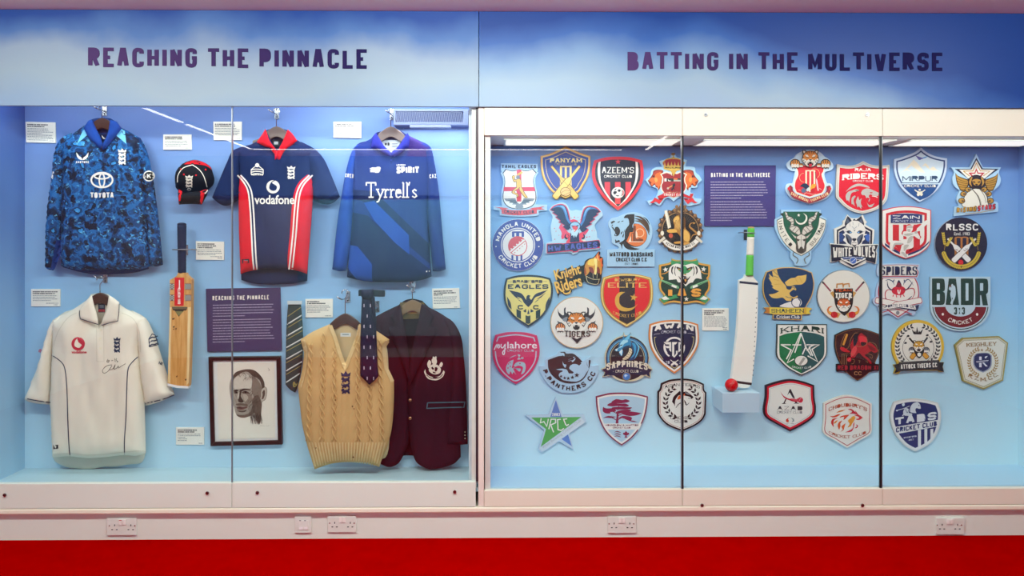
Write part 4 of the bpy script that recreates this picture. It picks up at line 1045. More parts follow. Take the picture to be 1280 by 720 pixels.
for i in range(26):
    x = 330+i*4; ch('4a3f38', f'{x},{560+random.uniform(-30,10)} {x+random.uniform(4,22)},{600+random.uniform(-20,45)}', False, random.uniform(2, 4))
for i in range(34):
    x = 190+random.uniform(0, 230); y = 120+random.uniform(0, 60); ch('3f352f', f'{x},{y} {x+random.uniform(-22,26)},{y+random.uniform(14,34)}', False, 2.4)
for i in range(60):
    x = 300+random.uniform(0, 130); y = 380+random.uniform(0, 180); ch(random.choice(('3f342e', '8c8073', '5a4c42')), f'{x},{y} {x-random.uniform(6,22)},{y+random.uniform(10,30)}', False, 2.2)
for i in range(30):
    x = 340+random.uniform(0, 80); y = 300+random.uniform(0, 180); ch('473b34', f'{x},{y} {x-random.uniform(8,26)},{y+random.uniform(14,34)}', False, 2.4)
for i in range(12):
    x = 170+random.uniform(0, 30); y = 330+random.uniform(0, 180); ch('6d6055', f'{x},{y} {x+random.uniform(2,10)},{y+random.uniform(14,30)}', False, 2.2)
ch('6d6055', '505,80 515,95 510,105 522,100', False, 3); ch('8c8073', '420,660 445,655 470,662', False, 2); ch('8c8073', '482,655 500,662 515,652', False, 2)
a.build('charcoal_head', sh)
# ------------------------------------------------ cap
ck = cloth('14151b', .1, .7); cr2 = cloth('dd1a22', .06, .7)
t = thing('cricket_hat', W(244, 255, 4.15), 'black and red cricket cap with a white crest and piping', 'cap')
f = MB(); inflate(f, P('222,236 220.6,224 222,215 228,206.5 236,201.5 245,200 255,203 263,208.5 266,216 268,224 266.5,231 261,236.5 258.5,239 250,241 236,241 227,240'), 4.172, .085, 19, ck, 2.5); f.build('crown', t, True)
v = MB(); inflate(v, P('223.3,236* 228,240.5 238,240 248,239 254,238.5 260,236.5* 259,243 256,249 252.5,255.8* 240,255 224,255.8* 223,245'), 4.10, .03, 9, ck, 2.5); v.build('peak', t, True)
tr = bvh_of(f); tv = bvh_of(v)
a = MB(); decal(a, tr, P('230,205.3* 236,201.8 245,200.3 255,203.2 262,208 265,212.5* 258,207.5 248,205.5 240,205.2'), cr2, .003, 2); a.build('top_panel', t)
a = MB(); decal(a, tv, [(223.6, 236.8), (227.6, 239), (226.2, 247), (224.8, 255), (223.6, 255), (223.3, 245)], cr2, .002); decal(a, tv, [(250, 239.5), (254.5, 237.5), (259, 236.8), (255.5, 243), (252.4, 255), (249, 255.3), (250.8, 247)], cr2, .002); a.build('peak_flash', t)
a = MB(); wp = mat('e9e4d6', .7)
dline(a, tr, P('221.8,228 222.5,219 229,210 240.5,206', closed=False), 1, wp, .003); dline(a, tr, P('240.5,206 249,212 255,221 258.8,234', closed=False), 1, wp, .003); decal(a, tv, [(255.4, 241.5), (259.8, 236.6), (260, 238.6), (257, 242.5)], wp, .003, step=0); a.build('piping', t)
a = MB(); crest3(a, tr, 236.4, 218.5, 8.4, 16.5, wp); decal(a, tr, circ(236.4, 236.8, 2.6, 1.7, n=14), wp, step=0); decal(a, tr, circ(236.4, 236.8, 1.3, .8, n=12), ck, step=0, off=.004); a.build('crest', t)
for x, y in ((226, 211.6), (229.8, 218), (245, 219), (257, 212)): a = MB(); decal(a, tr, circ(x, y, 1.15, n=10), cr2, step=0, off=.003); a.build('eyelet', t)
a = MB(); p = on(tr, 240.6, 205, 0); a.sphere(p, .007, .006, .005, ck, 12, 8); a.build('top_button', t, True)
t = thing('wall_peg', W(246, 226, YB), 'small chrome peg behind the black and red cap', 'peg'); a = MB(); c = W(246, 226, YB); a.tube([(c.x, YB-.0005, c.z), (c.x, 4.1725, c.z)], .008, m_steel, 12); a.build('pin', t)

# ------------------------------------------------ willow bat with navy grip
def wood_mat(name, c0, c1, sx):
    m = mat(c0, .4, 0, name, .05, 8); nt = m.node_tree; bs = nt.nodes['Principled BSDF']
    tc = nt.nodes.new('ShaderNodeTexCoord'); mp = nt.nodes.new('ShaderNodeMapping'); mp.inputs['Scale'].default_value = (sx, 20, 2.2); nt.links.new(tc.outputs['Object'], mp.inputs[0])
    n = nt.nodes.new('ShaderNodeTexNoise'); n.inputs['Scale'].default_value = 3; n.inputs['Detail'].default_value = 6; nt.links.new(mp.outputs[0], n.inputs['Vector'])
    cr = nt.nodes.new('ShaderNodeValToRGB'); cr.color_ramp.elements[0].position = .35; cr.color_ramp.elements[0].color = lin(c0); cr.color_ramp.elements[1].position = .68; cr.color_ramp.elements[1].color = lin(c1)
    nt.links.new(n.outputs['Fac'], cr.inputs[0]); nt.links.new(cr.outputs[0], bs.inputs['Base Color']); return m
willow = wood_mat('willow', 'e0ad68', 'c98f48', 26); palew = wood_mat('pale_willow', 'f0d9a4', 'e2c084', 30)
def grip(a, x0, y0, x1, y1, r0, r1, Y, m, n=26):
    pts = []; rr = []
    for i in range(n+1):
        u = i/n; p = W(x0+(x1-x0)*u, y0+(y1-y0)*u, Y); pts.append(p); rr.append(r0+(r1-r0)*u+(.0012 if i % 2 else 0))
    a.tube(pts, rr, m, 16)
YBT = 4.12
t = thing('cricket_bat', W(223, 484, YBT), 'worn willow cricket bat with a navy grip and red sticker', 'cricket bat')
a = MB(); f0 = P('222.6,341* 232,341* 233.2,344 239.3,349.5* 238.8,400 237.5,440 236.2,478 235,483* 223,482.3 209.3,479* 211,440 212,400 212.2,350* 220,345.5')
a.pslab(f0, YBT-.02, .035, willow); a.build('blade', t, bevel=.006)
a = MB(); grip(a, 227.3, 281.5, 227.6, 341.5, .0215, .0185, YBT-.003, cloth('1c2744', .1, .8)); p = W(227.3, 280.4, YBT-.003); a.sphere(p, .0225, .0225, .009, cloth('1c2744', .1, .8), 16, 8); a.build('grip', t, True)
def plane_dec(a, pts, m, Y): a.face([W(x, y, Y) for x, y in pts], m)
Yf = YBT-.0206
a = MB(); plane_dec(a, [(218.4, 346.8), (230.4, 347), (229.6, 382.4), (218, 382.2)], mat('d81f26', .35), Yf); s_ = a.build('sticker', t)
a = MB(); wl = mat('f3ece2', .5)
for q in stroke_text('GRAY-NICOLLS', 19, 3.6, 1.1, .8, gap=.45): a.face([W(225.6-v*-1-3.6+0*u, 380-u, Yf-.0003) for u, v in [(u, 3.6-(3.6-v)) for u, v in q]], wl)
a.face([W(x, y, Yf-.0003) for x, y in [(222.6, 361), (225.6, 361), (225, 358.6), (225, 350), (223.6, 350), (223.6, 358.6)]], wl); a.build('lettering', s_)
a = MB(); c1 = mat('22282e', .5); c2 = mat('c9ccc6', .5); c3 = mat('7c2f38', .5)
for (x0, x1) in ((212.4, 217.6), (231, 238.9)):
    for (y0, y1) in ((355, 361.5), (369, 375.5)):
        plane_dec(a, [(x0, y0), (x1, y0), (x1, y1), (x0, y1)], c2, Yf)
        plane_dec(a, [(x0, y0-.7), (x1, y0-.7), (x1, y0), (x0, y0)], c3, Yf-.0002); plane_dec(a, [(x0, y1), (x1, y1), (x1, y1+.7), (x0, y1+.7)], c3, Yf-.0002)
        nx = int((x1-x0)/1.3); ny = 5; dx, dy = (x1-x0)/nx, (y1-y0)/ny
        for i in range(nx):
            for j in range(ny):
                if (i+j) % 2: plane_dec(a, [(x0+i*dx, y0+j*dy), (x0+(i+1)*dx, y0+j*dy), (x0+(i+1)*dx, y0+(j+1)*dy), (x0+i*dx, y0+(j+1)*dy)], c1, Yf-.0002)
a.build('chequered_band', t)
a = MB(); plane_dec(a, [(215, 383.3), (234.3, 383.6), (234, 386), (215.2, 385.8)], mat('6b6a56', .4, .3), Yf); plane_dec(a, [(215.2, 386), (234, 386.2), (232, 388.3), (230, 388), (223.4, 395.8), (218, 388), (216.6, 388)], mat('3a372c', .4, .3), Yf-.0001); plane_dec(a, [(218.6, 389), (229.6, 389.2), (223.5, 394.8)], mat('8f8a58', .4, .3), Yf-.0003); a.build('shoulder_badge', t)
a = MB()
for x, y, w in ((215, 398, 3.5), (216, 408, 2.5), (219, 410.5, 2), (216.5, 411, 1.5), (220, 470, 2), (231, 474, 2.6)): plane_dec(a, [(x, y), (x+w, y-.8), (x+w*.8, y+1.4), (x+.4, y+1.8)], mat('6a4a24', .8), Yf)
a.build('scuff', t)
a = MB(); plane_dec(a, [(234.8, 384), (238.7, 384), (236, 478), (233, 482.4)], palew, Yf-.0001); plane_dec(a, [(212.2, 384), (214.4, 384), (212.6, 478.6), (209.6, 478.6)], palew, Yf-.0001); a.build('pale_edge', t)
a = MB(); a.pslab(P('209,479.2* 222,482 235.4,483* 235,485.6 222,485 209.5,482.4*', smooth=False), YBT-.021, .036, mat('e9ecec', .3, 0, 'clear_plastic')); a.build('toe_guard', t)
t = thing('bat_bracket', W(232, 312, YB), 'chrome bracket with a rod across the navy bat grip', 'bracket', 'bat brackets')
a = MB(); p, q = W(230.5, 319, YB), W(235.5, 306, YB); a.box(p.x, q.x, YB-.006, YB-.0004, p.z, q.z, m_steel); a.build('plate', t, bevel=.001)
a = MB(); c = W(234.5, 312, YB); yy = 4.085; l = W(215.5, 312, yy); rr = W(235.5, 312, yy); a.tube([(rr.x, YB-.006, rr.z), (rr.x, yy, rr.z), (l.x, yy, l.z)], .0032, m_grey, 8); a.build('rod', t, True)

# ------------------------------------------------ plinth, white bat, red ball
yp = 4.005
p0, p1 = W(903, 516.8, yp), W(949.6, 490, yp); zt = W(903, 491.3, yp).z; zb = W(903, 515.8, yp).z
a = MB(); a.box(p0.x, p1.x, yp, YB-.0005, zb, zt, mat('bcd9ea', .5, 0, 'painted_wood', .03, 3)); o = a.build('plinth', bevel=.001); tag(o, 'pale blue box plinth under the white bat and red ball', 'plinth')
YW = 4.10
t = thing('cricket_bat', W(926, 486, YW), 'white cricket bat with a green and white grip', 'cricket bat')
wb = mat('f2f0e6', .35, 0, 'painted_wood', .02, 5)
zr = zt+.0015
def WB(x, y):  # bat leans back a little: lower end nearer
    return 4.10-.02*(y-350)/130
front = P('932,343.5* 941.8,343.5* 942.5,347 947.8,353* 947.2,390 946,421 943,452 939.6,479.6* 936,484.2 930,485.3 922,484 913.6,482* 915,470 918.5,440 921.5,414 923.6,380 924.4,350.5* 930.5,347.6')
pts = [W(x, y, WB(x, y)) for x, y in front]; zmin = min(p.z for p in pts)
dz = zr-zmin if zmin < zr else 0
vs = [(p.x, p.y, max(p.z, zr)) for p in pts]; n = len(vs); vs += [(p[0], p[1]+.034, p[2]) for p in vs]
a = MB(); a.mesh(vs, [tuple(range(n)), tuple(range(2*n-1, n-1, -1))]+[(i, i+n, (i+1) % n+n, (i+1) % n) for i in range(n)], wb); a.build('blade', t, bevel=.004)
a = MB(); gg = mat('5fc34a', .7, 0, 'rubber_grip', .1, 200); gw = mat('efe9dc', .7, 0, 'rubber_grip', .05, 200)
grip(a, 938.9, 285.5, 938.4, 296.5, .017, .017, 4.105, gg, 6); grip(a, 938.4, 296.5, 937.5, 319, .017, .0175, 4.105, gw, 12); grip(a, 937.5, 319, 936.6, 344.5, .0175, .019, 4.105, gg, 14)
p = W(938.9, 284.6, 4.105); a.sphere((p.x, p.y, p.z), .0172, .0172, .005, mat('c9a070', .5, 0, 'cane'), 14, 8); a.build('grip', t, True)
a = MB(); dk = mat('25304a', .5)
def bd_(pts, m, o=.0006): a.face([W(x, y, WB(x, y)-o) for x, y in pts], m)
bd_([(924.6, 351.2), (947.6, 353.6), (947.5, 356.4), (924.5, 354)], dk); a.build('shoulder_stripe', t)
a = MB(); bd_([(914.8, 475), (939.9, 478.6), (939.3, 481.6), (914.2, 478)], mat('2a1f22', .5)); a.build('toe_stripe', t)
a = MB()
for i in range(17): y = 372+i*6; bd_([(946.2-(y-372)*.052-.5, y), (946.2-(y-372)*.052+.4, y), (946.2-(y-372)*.052+.4, y+1.8), (946.2-(y-372)*.052-.5, y+1.8)], mat('6b7078', .6))
a.build('edge_marks', t)
t = thing('bat_bracket', W(931, 293, YB), 'dark bracket with a rod across the green bat grip', 'bracket', 'bat brackets')
a = MB(); p, q = W(929.5, 300, YB), W(933.5, 287, YB); a.box(p.x, q.x, YB-.006, YB-.0004, p.z, q.z, mat('3a424e', .3, .5, 'metal')); a.build('plate', t, bevel=.001)
a = MB(); yy = 4.079; l = W(931.5, 290.5, yy); r_ = W(944, 291.5, yy); a.tube([(l.x, YB-.006, l.z), (l.x, yy, l.z), (r_.x, yy, r_.z)], .0028, m_grey, 8); a.build('rod', t, True)
yb_ = 4.045; c = W(914.3, 478, yb_); rb_ = 8.1/F*yb_
t = thing('cricket_ball', (c.x, yb_, zt), 'glossy red cricket ball on the plinth beside the white bat', 'ball')
a = MB(); a.sphere((c.x, yb_, zt+rb_+.0005), rb_, rb_, rb_, mat('d3121c', .18, 0, 'lacquered_leather', .04, 30), 28, 18); a.build('leather', t, True)
a = MB()
for k in (-.1, 0, .1):
    ang = [math.radians(d) for d in range(0, 360, 12)]
    pts = []
    for q in ang:
        v = Vector((math.cos(q)*math.sqrt(1-k*k), k, math.sin(q)*math.sqrt(1-k*k)))
        v = Matrix.Rotation(math.radians(70), 3, 'Z') @ (Matrix.Rotation(math.radians(25), 3, 'X') @ v)
        pts.append(Vector((c.x, yb_, zt+rb_+.0005))+v*(rb_+.0003))
    a.tube(pts+[pts[0]], .0007, mat('b8453c', .5), 5, cap=False)
a.build('seam', t)

# ------------------------------------------------ ventilation unit at the top of the left case
t = thing('ventilation_grille', W(545, 145, YB), 'slatted white ventilation grille at the top right of the left case', 'vent')
Y0 = 4.10
a = MB(); x0, x1 = W(492, 150, Y0).x, W(585.5, 150, Y0).x; za, zb2 = W(540, 156.5, Y0).z, W(540, 136.5, Y0).z
m_v = mat('7f8db2', .35, 0, 'painted_metal', .03)
a.box(x0, x1, Y0+.03, YB-.0005, za, zb2, mat('3d5590', .5, 0, 'dark_void')); a.box(x0, x1, Y0-.004, Y0+.03, za, W(540, 152.8, Y0).z, m_v); a.box(x0, x1, Y0-.004, Y0+.03, W(540, 139.3, Y0).z, zb2, m_v)
a.box(W(579, 150, Y0).x, x1, Y0-.003, Y0+.0295, za+.01, zb2-.01, m_v); a.box(x0, W(494.5, 150, Y0).x, Y0-.003, Y0+.0295, za+.01, zb2-.01, m_v); a.build('housing', t, bevel=.002)
z_a, z_b = W(540, 152.6, Y0).z, W(540, 139.5, Y0).z
a = MB(); nsl = 38
for i in range(nsl):
    x = x0+.012+(W(578, 150, Y0).x-x0-.016)*i/(nsl-1); a.mesh([(x-.0035+.008, Y0, z_a), (x+.0005+.008, Y0, z_a), (x+.0005+.008, Y0+.02, z_a), (x-.0035+.008, Y0+.02, z_a), (x-.0035, Y0, z_b), (x+.0005, Y0, z_b), (x+.0005, Y0+.02, z_b), (x-.0035, Y0+.02, z_b)], [(0, 3, 2, 1), (4, 5, 6, 7), (0, 1, 5, 4), (1, 2, 6, 5), (2, 3, 7, 6), (3, 0, 4, 7)], m_v)
a.build('louvre', t)
a = MB(); a.box(W(512, 150, Y0).x, W(564, 150, Y0).x, Y0-.006, Y0+.02, za-.014, za-.0004, mat('93a2c2', .3, 0, 'painted_metal')); a.build('deflector', t, bevel=.004)
# ================================================================ badges in the right case
TH = .013
def shape_uv(s, mirror=None, smooth=True, closed=True, n=5): return P(s, mirror, smooth, n, closed)
class Badge:
    def __init__(s, ox, oy, name, label, sc=10.0):
        s.ox, s.oy, s.sc, s.name, s.label = ox, oy, sc, name, label
        s.parts = {}; s.cur = None; s.k = 0; s.on('board')
    def on(s, part):
        s.cur = part
        if part not in s.parts: s.parts[part] = MB()
        return s
    def w(s, x, y, Y=None): return W(s.ox+x/s.sc, s.oy+y/s.sc, s.Y() if Y is None else Y)
    def Y(s): return YB-.0008-TH-s.k*.00011
    def board(s, col, path, mirror=None, smooth=True, edge=None):
        pts = path if isinstance(path, list) else P(path, mirror, smooth)
        fr = [s.w(x, y) for x, y in pts]; s.bd = pts
        a = s.parts['board']; m = mat(col, .42, 0, 'printed_board', .02, 12); e = mat(edge or col, .5, 0, 'board_edge')
        a.face(fr, m); n = len(fr); bk = [Vector((p.x, YB-.0008, p.z)) for p in fr]
        a.mesh(fr+bk, [tuple(range(2*n-1, n-1, -1))]+[(i, i+n, (i+1) % n+n, (i+1) % n) for i in range(n)], e)
        return s
    def poly(s, col, pts):
        s.k += 1; s.parts[s.cur].face([s.w(x, y) for x, y in pts], mat(col, .42, 0, 'print', .02, 12)); return s
    def polys(s, col, ps):
        s.k += 1; m = mat(col, .42, 0, 'print', .02, 12)
        for p in ps: s.parts[s.cur].face([s.w(x, y) for x, y in p], m)
        return s
    def p(s, col, path, mirror=None, smooth=True): return s.poly(col, P(path, mirror, smooth))
    def pp(s, col, path, cx, smooth=True):
        q = P(path, None, smooth); s.poly(col, q); return s.poly(col, [(2*cx-x, y) for x, y in q])
    def l(s, col, path, w, closed=False, smooth=True, mirror=None):
        pts = path if isinstance(path, list) else P(path, mirror, smooth, 5, closed)
        return s.polys(col, ribbon(pts, w, closed))
    def ll(s, col, path, w, cx, smooth=True):
        q = P(path, None, smooth, 5, False); s.l(col, q, w); return s.l(col, [(2*cx-x, y) for x, y in q], w)
    def taper(s, col, path, w):
        q = P(path, None, True, 5, False); n = len(q)
        return s.polys(col, ribbon(q, [max(.6, w*math.sin(math.pi*(i+.3)/(n+.0))) for i in range(n)]))
    def c(s, col, cx, cy, rx, ry=None, n=36): return s.poly(col, circ(cx, cy, rx, ry, n=n))
    def ring(s, col, cx, cy, r, w, a0=0, a1=360, ry=None): return s.l(col, circ(cx, cy, r, ry, a0, a1, 40), w, a1-a0 >= 360)
    def star(s, col, cx, cy, r, k=.4, rot=0): return s.poly(col, star(cx, cy, r, k, rot))
    def txt(s, col, t, x, y, w, h, tv=.2, th=None, serif=False, rot=0, sk=0, warp=None, font=False, gap=None, bold=.02):
        ps = font_text(t, w, h, bold) if font else stroke_text(t, w, h, tv*h, (th or tv*.9)*h, serif, None if gap is None else gap*h)
        c_, s_ = math.cos(math.radians(rot)), math.sin(math.radians(rot)); out = []
        for p in ps:
            q = []
            for a, b in p:
                if warp: q.append(warp(a, b)); continue
                a2 = a-w/2+sk*b; q.append((x+a2*c_+b*s_, y+a2*s_-b*c_))
            out.append(q)
        return s.polys(col, out)
    def arc(s, col, t, cx, cy, r, ang, w, h, up=True, tv=.2, th=None, serif=False, gap=None):
        return s.txt(col, t, 0, 0, w, h, tv, th, serif, warp=arc_warp(cx, cy, r, ang, w, up), gap=gap)
    def bow(s, col, t, x, y, w, h, k, tv=.2, th=None, serif=False, gap=None):
        return s.txt(col, t, 0, 0, w, h, tv, th, serif, warp=lambda a, b: (x-w/2+a, y-b+k*(2*a/w-1)**2), gap=gap)
    def bat(s, col, x0, y0, x1, y1, w, hcol=None, hf=.38):
        d = math.hypot(x1-x0, y1-y0); ux, uy = (x1-x0)/d, (y1-y0)/d; vx, vy = -uy, ux
        def q(u, v): return (x0+ux*u*d+vx*v*w, y0+uy*u*d+vy*v*w)
        s.poly(hcol or col, [q(0, -.18), q(0, .18), q(hf, .18), q(hf, -.18)])
        return s.poly(col, [q(hf-.03, -.18), q(hf-.03, .18), q(hf+.08, .5), q(.97, .5), q(1, .3), q(1, -.3), q(.97, -.5), q(hf+.08, -.5)])
    def stumps(s, col, x0, x1, y0, y1, w, bail=True):
        for i in range(3):
            x = x0+(x1-x0)*i/2; s.poly(col, [(x-w/2, y0), (x+w/2, y0), (x+w/2, y1), (x-w/2, y1)])
        if bail: s.poly(col, [(x0-w/2, y0-w*.6), (x1+w/2, y0-w*.6), (x1+w/2, y0), (x0-w/2, y0)])
        return s
    def wreath(s, col, cx, cy, r, a0, a1, n, L, wd, both=True, stem=None):
        out = []
        for sd in ((1, -1) if both else (1,)):
            for i in range(n):
                a = math.radians(a0+(a1-a0)*i/(n-1))
                for side in (1, -1):
                    px, py = cx+sd*r*math.sin(a), cy-r*math.cos(a)
                    dirx = math.cos(a)*(1 if a1 > a0 else -1)+side*.75*math.sin(a); diry = math.sin(a)*(1 if a1 > a0 else -1)-side*.75*math.cos(a)
                    l = math.hypot(dirx, diry); dx, dy = sd*dirx/l, diry/l
                    out.append([(px, py), (px+dx*L*.45-dy*wd, py+dy*L*.45+dx*wd), (px+dx*L, py+dy*L), (px+dx*L*.45+dy*wd, py+dy*L*.45-dx*wd)])
        s.polys(col, out)
        if stem:
            for sd in (1, -1): s.l(col, [(cx+sd*r*math.sin(math.radians(a0+(a1-a0)*i/20)), cy-r*math.cos(math.radians(a0+(a1-a0)*i/20))) for i in range(21)], stem)
        return s
    def inset(s, d):
        """the board outline shrunk by d"""
        pts = s.bd; n = len(pts); out = []
        area_ = sum(pts[i][0]*pts[(i+1) % n][1]-pts[(i+1) % n][0]*pts[i][1] for i in range(n)); sg = 1 if area_ > 0 else -1
        for i in range(n):
            a, b, c = pts[i-1], pts[i], pts[(i+1) % n]
            def nr(p, q):
                dx, dy = q[0]-p[0], q[1]-p[1]; l = math.hypot(dx, dy) or 1; return -dy/l*sg, dx/l*sg
            n0, n1 = nr(a, b), nr(b, c); mx, my = n0[0]+n1[0], n0[1]+n1[1]; l2 = mx*mx+my*my
            k = min(2.5, 2/max(.3, l2)) if l2 > 1e-6 else 1
            out.append((b[0]+mx*k*d, b[1]+my*k*d))
        ds, ok = edge_dist(pts, [p[0] for p in out], [p[1] for p in out])
        return [p for p, q, o in zip(out, ds, ok) if o and q > d*.97]
    def done(s):
        pts = s.bd; cx = sum(p[0] for p in pts)/len(pts); yb = max(p[1] for p in pts)
        t = thing(s.name, s.w(cx, yb, YB), s.label, 'badge', 'cricket club badges in the right case')
        for nme, mb in s.parts.items():
            if mb.f: mb.build(nme, t)
        return t

def tiger(b, cx, cy, r, col, wh='f4efe4', dk='1d1a1c', mouth='2a1416', eye='e8a03a', tongue=None, open_=True):
    """roaring tiger's face"""
    def q(pts): return [(cx+x*r, cy+y*r) for x, y in pts]
    def sy(c, pts): b.poly(c, q(pts)); b.poly(c, q([(-x, y) for x, y in pts]))
    sy(dk, [(-.95, -.95), (-.6, -.95), (-.3, -.7), (-.7, -.3), (-.9, -.55)]); sy(wh, [(-.85, -.85), (-.65, -.85), (-.5, -.68), (-.75, -.5)])
    b.poly(dk, q([(-.55, -.8), (0, -.88), (.55, -.8), (.9, -.35), (1.02, .15), (.8, .55), (.5, .95), (0, 1.08), (-.5, .95), (-.8, .55), (-1.02, .15), (-.9, -.35)]))
    b.poly(wh, q([(-.85, -.1), (-.95, .15), (-.75, .5), (-.45, .88), (0, 1.0), (.45, .88), (.75, .5), (.95, .15), (.85, -.1), (.4, .1), (-.4, .1)]))
    b.poly(col, q([(-.5, -.74), (0, -.82), (.5, -.74), (.84, -.3), (.88, .05), (.6, .12), (.4, .32), (-.4, .32), (-.6, .12), (-.88, .05), (-.84, -.3)]))
    sy(wh, [(-.62, -.42), (-.3, -.38), (-.18, -.15), (-.5, -.2)]); sy(dk, [(-.6, -.22), (-.2, -.08), (-.22, 0), (-.5, -.06)]); sy(eye, [(-.48, -.16), (-.3, -.09), (-.34, -.04), (-.46, -.08)])
    for s_ in ([(-.2, -.8), (-.1, -.8), (-.12, -.5)], [(-.5, -.7), (-.36, -.72), (-.3, -.5)], [(-.86, .2), (-.6, .16), (-.8, .3)], [(-.76, .48), (-.52, .32), (-.6, .52)], [(-.9, -.2), (-.66, -.1), (-.86, -.08)]): sy(dk, s_)
    b.poly(wh, q([(-.36, .2), (0, .06), (.36, .2), (.46, .45), (.2, .55), (0, .42), (-.2, .55), (-.46, .45)])); b.poly(dk, q([(-.18, .12), (.18, .12), (.08, .26), (0, .3), (-.08, .26)]))
    if open_:
        b.poly(mouth, q([(-.3, .48), (0, .38), (.3, .48), (.34, .72), (.16, .9), (-.16, .9), (-.34, .72)]))
        sy(wh, [(-.26, .46), (-.15, .46), (-.2, .64)])
        if tongue: b.poly(tongue, q([(-.18, .66), (.18, .66), (.14, .96), (0, 1.06), (-.14, .96)]))
    else: b.l(dk, q([(-.3, .5), (0, .42), (.3, .5)]), r*.05)

def paw(b, cx, cy, r, col, dk, wh='f4efe4', fl=1):
    b.c(dk, cx, cy, r*1.08, r, 14); b.c(col, cx, cy, r*.9, r*.82, 14)
    for i in (-1, 0, 1):
        b.c(wh, cx+i*r*.55, cy+r*.45, r*.3, r*.42, 10); b.poly(dk, [(cx+i*r*.55-r*.1, cy+r*.8), (cx+i*r*.55+r*.1, cy+r*.8), (cx+i*r*.55, cy+r*1.25)])
        b.l(dk, [(cx+i*r*.5, cy-r*.8), (cx+i*r*.45, cy-r*.1)], r*.16)
# ---- Tamil Eagles
b = Badge(604, 200, 'badge', 'white shield badge with red cross, golden batsman and red ribbon')
b.board('b3d3ec', '222,40* 680,48* 680,128 665,142* 692,156* 668,190 652,240 656,320 672,400 675,480 652,556* 800,558* 798,630* 690,640* 686,690 560,704 450,706 330,702 208,690* 205,632* 130,622* 128,578* 236,572* 226,470 230,380 250,300 245,230 218,165* 236,142* 222,120')
SH = '242,160* 280,112* 360,133 450,116* 545,133 622,110* 668,158* 638,210 632,280 647,360 662,430 660,505 628,565 560,602 455,620* 340,602 280,562 248,505 244,430 258,360 266,280 260,210'
b.on('emblem').p('2a3450', SH).poly('f1eee6', [(455+(x-455)*.955, 365+(y-365)*.96) for x, y in P(SH)])
b.poly('dc4658', [(418, 122), (477, 122), (477, 520), (418, 520)]).poly('dc4658', [(257, 338), (640, 338), (650, 390), (252, 390)])
b.pp('8b919d', '260,482* 320,480 400,478* 420,520 440,540 455,548* 455,616 400,592* 410,560 360,556* 372,536 320,540* 335,518 285,515*', 453)
b.pp('5d6470', '300,500* 395,498 430,545* 380,540 340,525', 453)
for pth in ('415,240 440,232 466,236 482,290 478,340 440,348 415,340', '358,205 380,190 396,200 398,238 440,246 432,268 385,276 366,240', '420,335 450,345 396,396 440,428 440,462* 412,468* 414,442 352,402', '455,338 482,338 515,400 558,466* 540,476* 512,462 452,380'): b.p('8a6a34', pth)
for pth in ('420,246 440,238 462,242 476,290 472,336 440,342 420,336', '366,208 380,198 388,206 390,246 432,252 428,262 388,268 372,238', '426,340 446,348 386,397 432,428 434,458* 418,460* 420,440 362,402', '460,342 478,342 508,402 550,464* 540,468* 516,456 458,378'): b.p('e9c063', pth)
b.c('7b7f88', 435, 214, 24, 24, 14).bat('e9c063', 385, 210, 492, 150, 24)
b.on('banner').p('e0525c', '228,606* 340,624 450,628 560,622 672,600* 672,668* 560,684 450,690 340,686 230,670*').p('e0525c', '140,584* 320,602 230,626* 208,604*', None, False).p('e0525c', '582,602* 772,578* 722,600* 772,618* 640,622*', None, False)
b.on('lettering').txt('2a2f4a', 'TAMIL EAGLES', 447, 103, 430, 42, .26, .2).bow('2f2a44', 'CRICKET CLUB', 447, 676, 375, 40, -12, .2)
b.done()
# ---- Panyam
b = Badge(660, 182, 'badge', 'navy shield badge edged in gold with crossed golden bats and stumps')
b.board('d99a3e', '158,130* 300,90 470,10* 640,85 780,130* 778,260 750,390 690,500 630,585 470,670* 320,590 240,500 185,390 160,260', None, True, 'c98a35')
b.on('border').poly('eec56a', b.inset(9)).poly('3e4d94', b.inset(26)).l('d8bd7c', b.inset(62), 7, True)
b.on('emblem').stumps('edd184', 412, 532, 270, 500, 26).poly('3e4d94', [(432, 290), (458, 290), (458, 420), (432, 420)]).poly('3e4d94', [(486, 290), (512, 290), (512, 420), (486, 420)])
b.bat('8f6a2c', 290, 252, 615, 660, 84).bat('e9c766', 295, 258, 610, 654, 66).bat('8f6a2c', 650, 252, 325, 660, 88).bat('f0d070', 645, 258, 330, 654, 70).l('a87a34', '560,560 400,400', 4, smooth=False)
b.c('8f6a2c', 470, 578, 68, 58).c('f0c478', 470, 578, 60, 50).l('9a7434', '415,590 470,560 525,566', 5).l('9a7434', '440,622 490,600 526,584', 5).ring('3a2a20', 470, 582, 76, 9, 120, 240)
b.on('lettering').bow('f2dc84', 'PANYAM', 475, 210, 400, 52, 0, .26, .16, True).txt('a99a7c', 'CRICKET CLUB', 470, 246, 275, 26, .12)
b.done()
# ---- Azeem's
b = Badge(724, 194, 'badge', 'black shield badge edged in red with red stripes, a red star and a white ball')
b.board('e0363f', '190,65* 330,28 485,18 640,28 785,65* 804,190 795,320 735,440 640,560 485,690* 330,560 235,440 175,320 162,190')
b.on('border').poly('34333a', b.inset(36))
q = '255,72 238,190 250,320 300,430 380,545 485,648*'
b.on('emblem')
for x in (318, 448, 578): b.p('e0464d', f'{x},335 {x+68},335 {x+68},{540 if x != 448 else 610} {x},{540 if x != 448 else 610}', None, False)
b.pp('34333a', '255,72* 238,190 250,320 300,430 380,545 485,650* 485,690* 350,600 250,470 190,330 185,170', 485)
b.pp('efece4', '242,70* 268,72* 262,190 272,320 318,430 395,545 485,642* 485,652* 380,556 298,436 246,320 230,190', 485)
b.on('border').l('e0363f', b.inset(18), 37, True)
b.on('emblem').star('e0464d', 485, 82, 38).c('ece9e2', 485, 468, 80, 70)
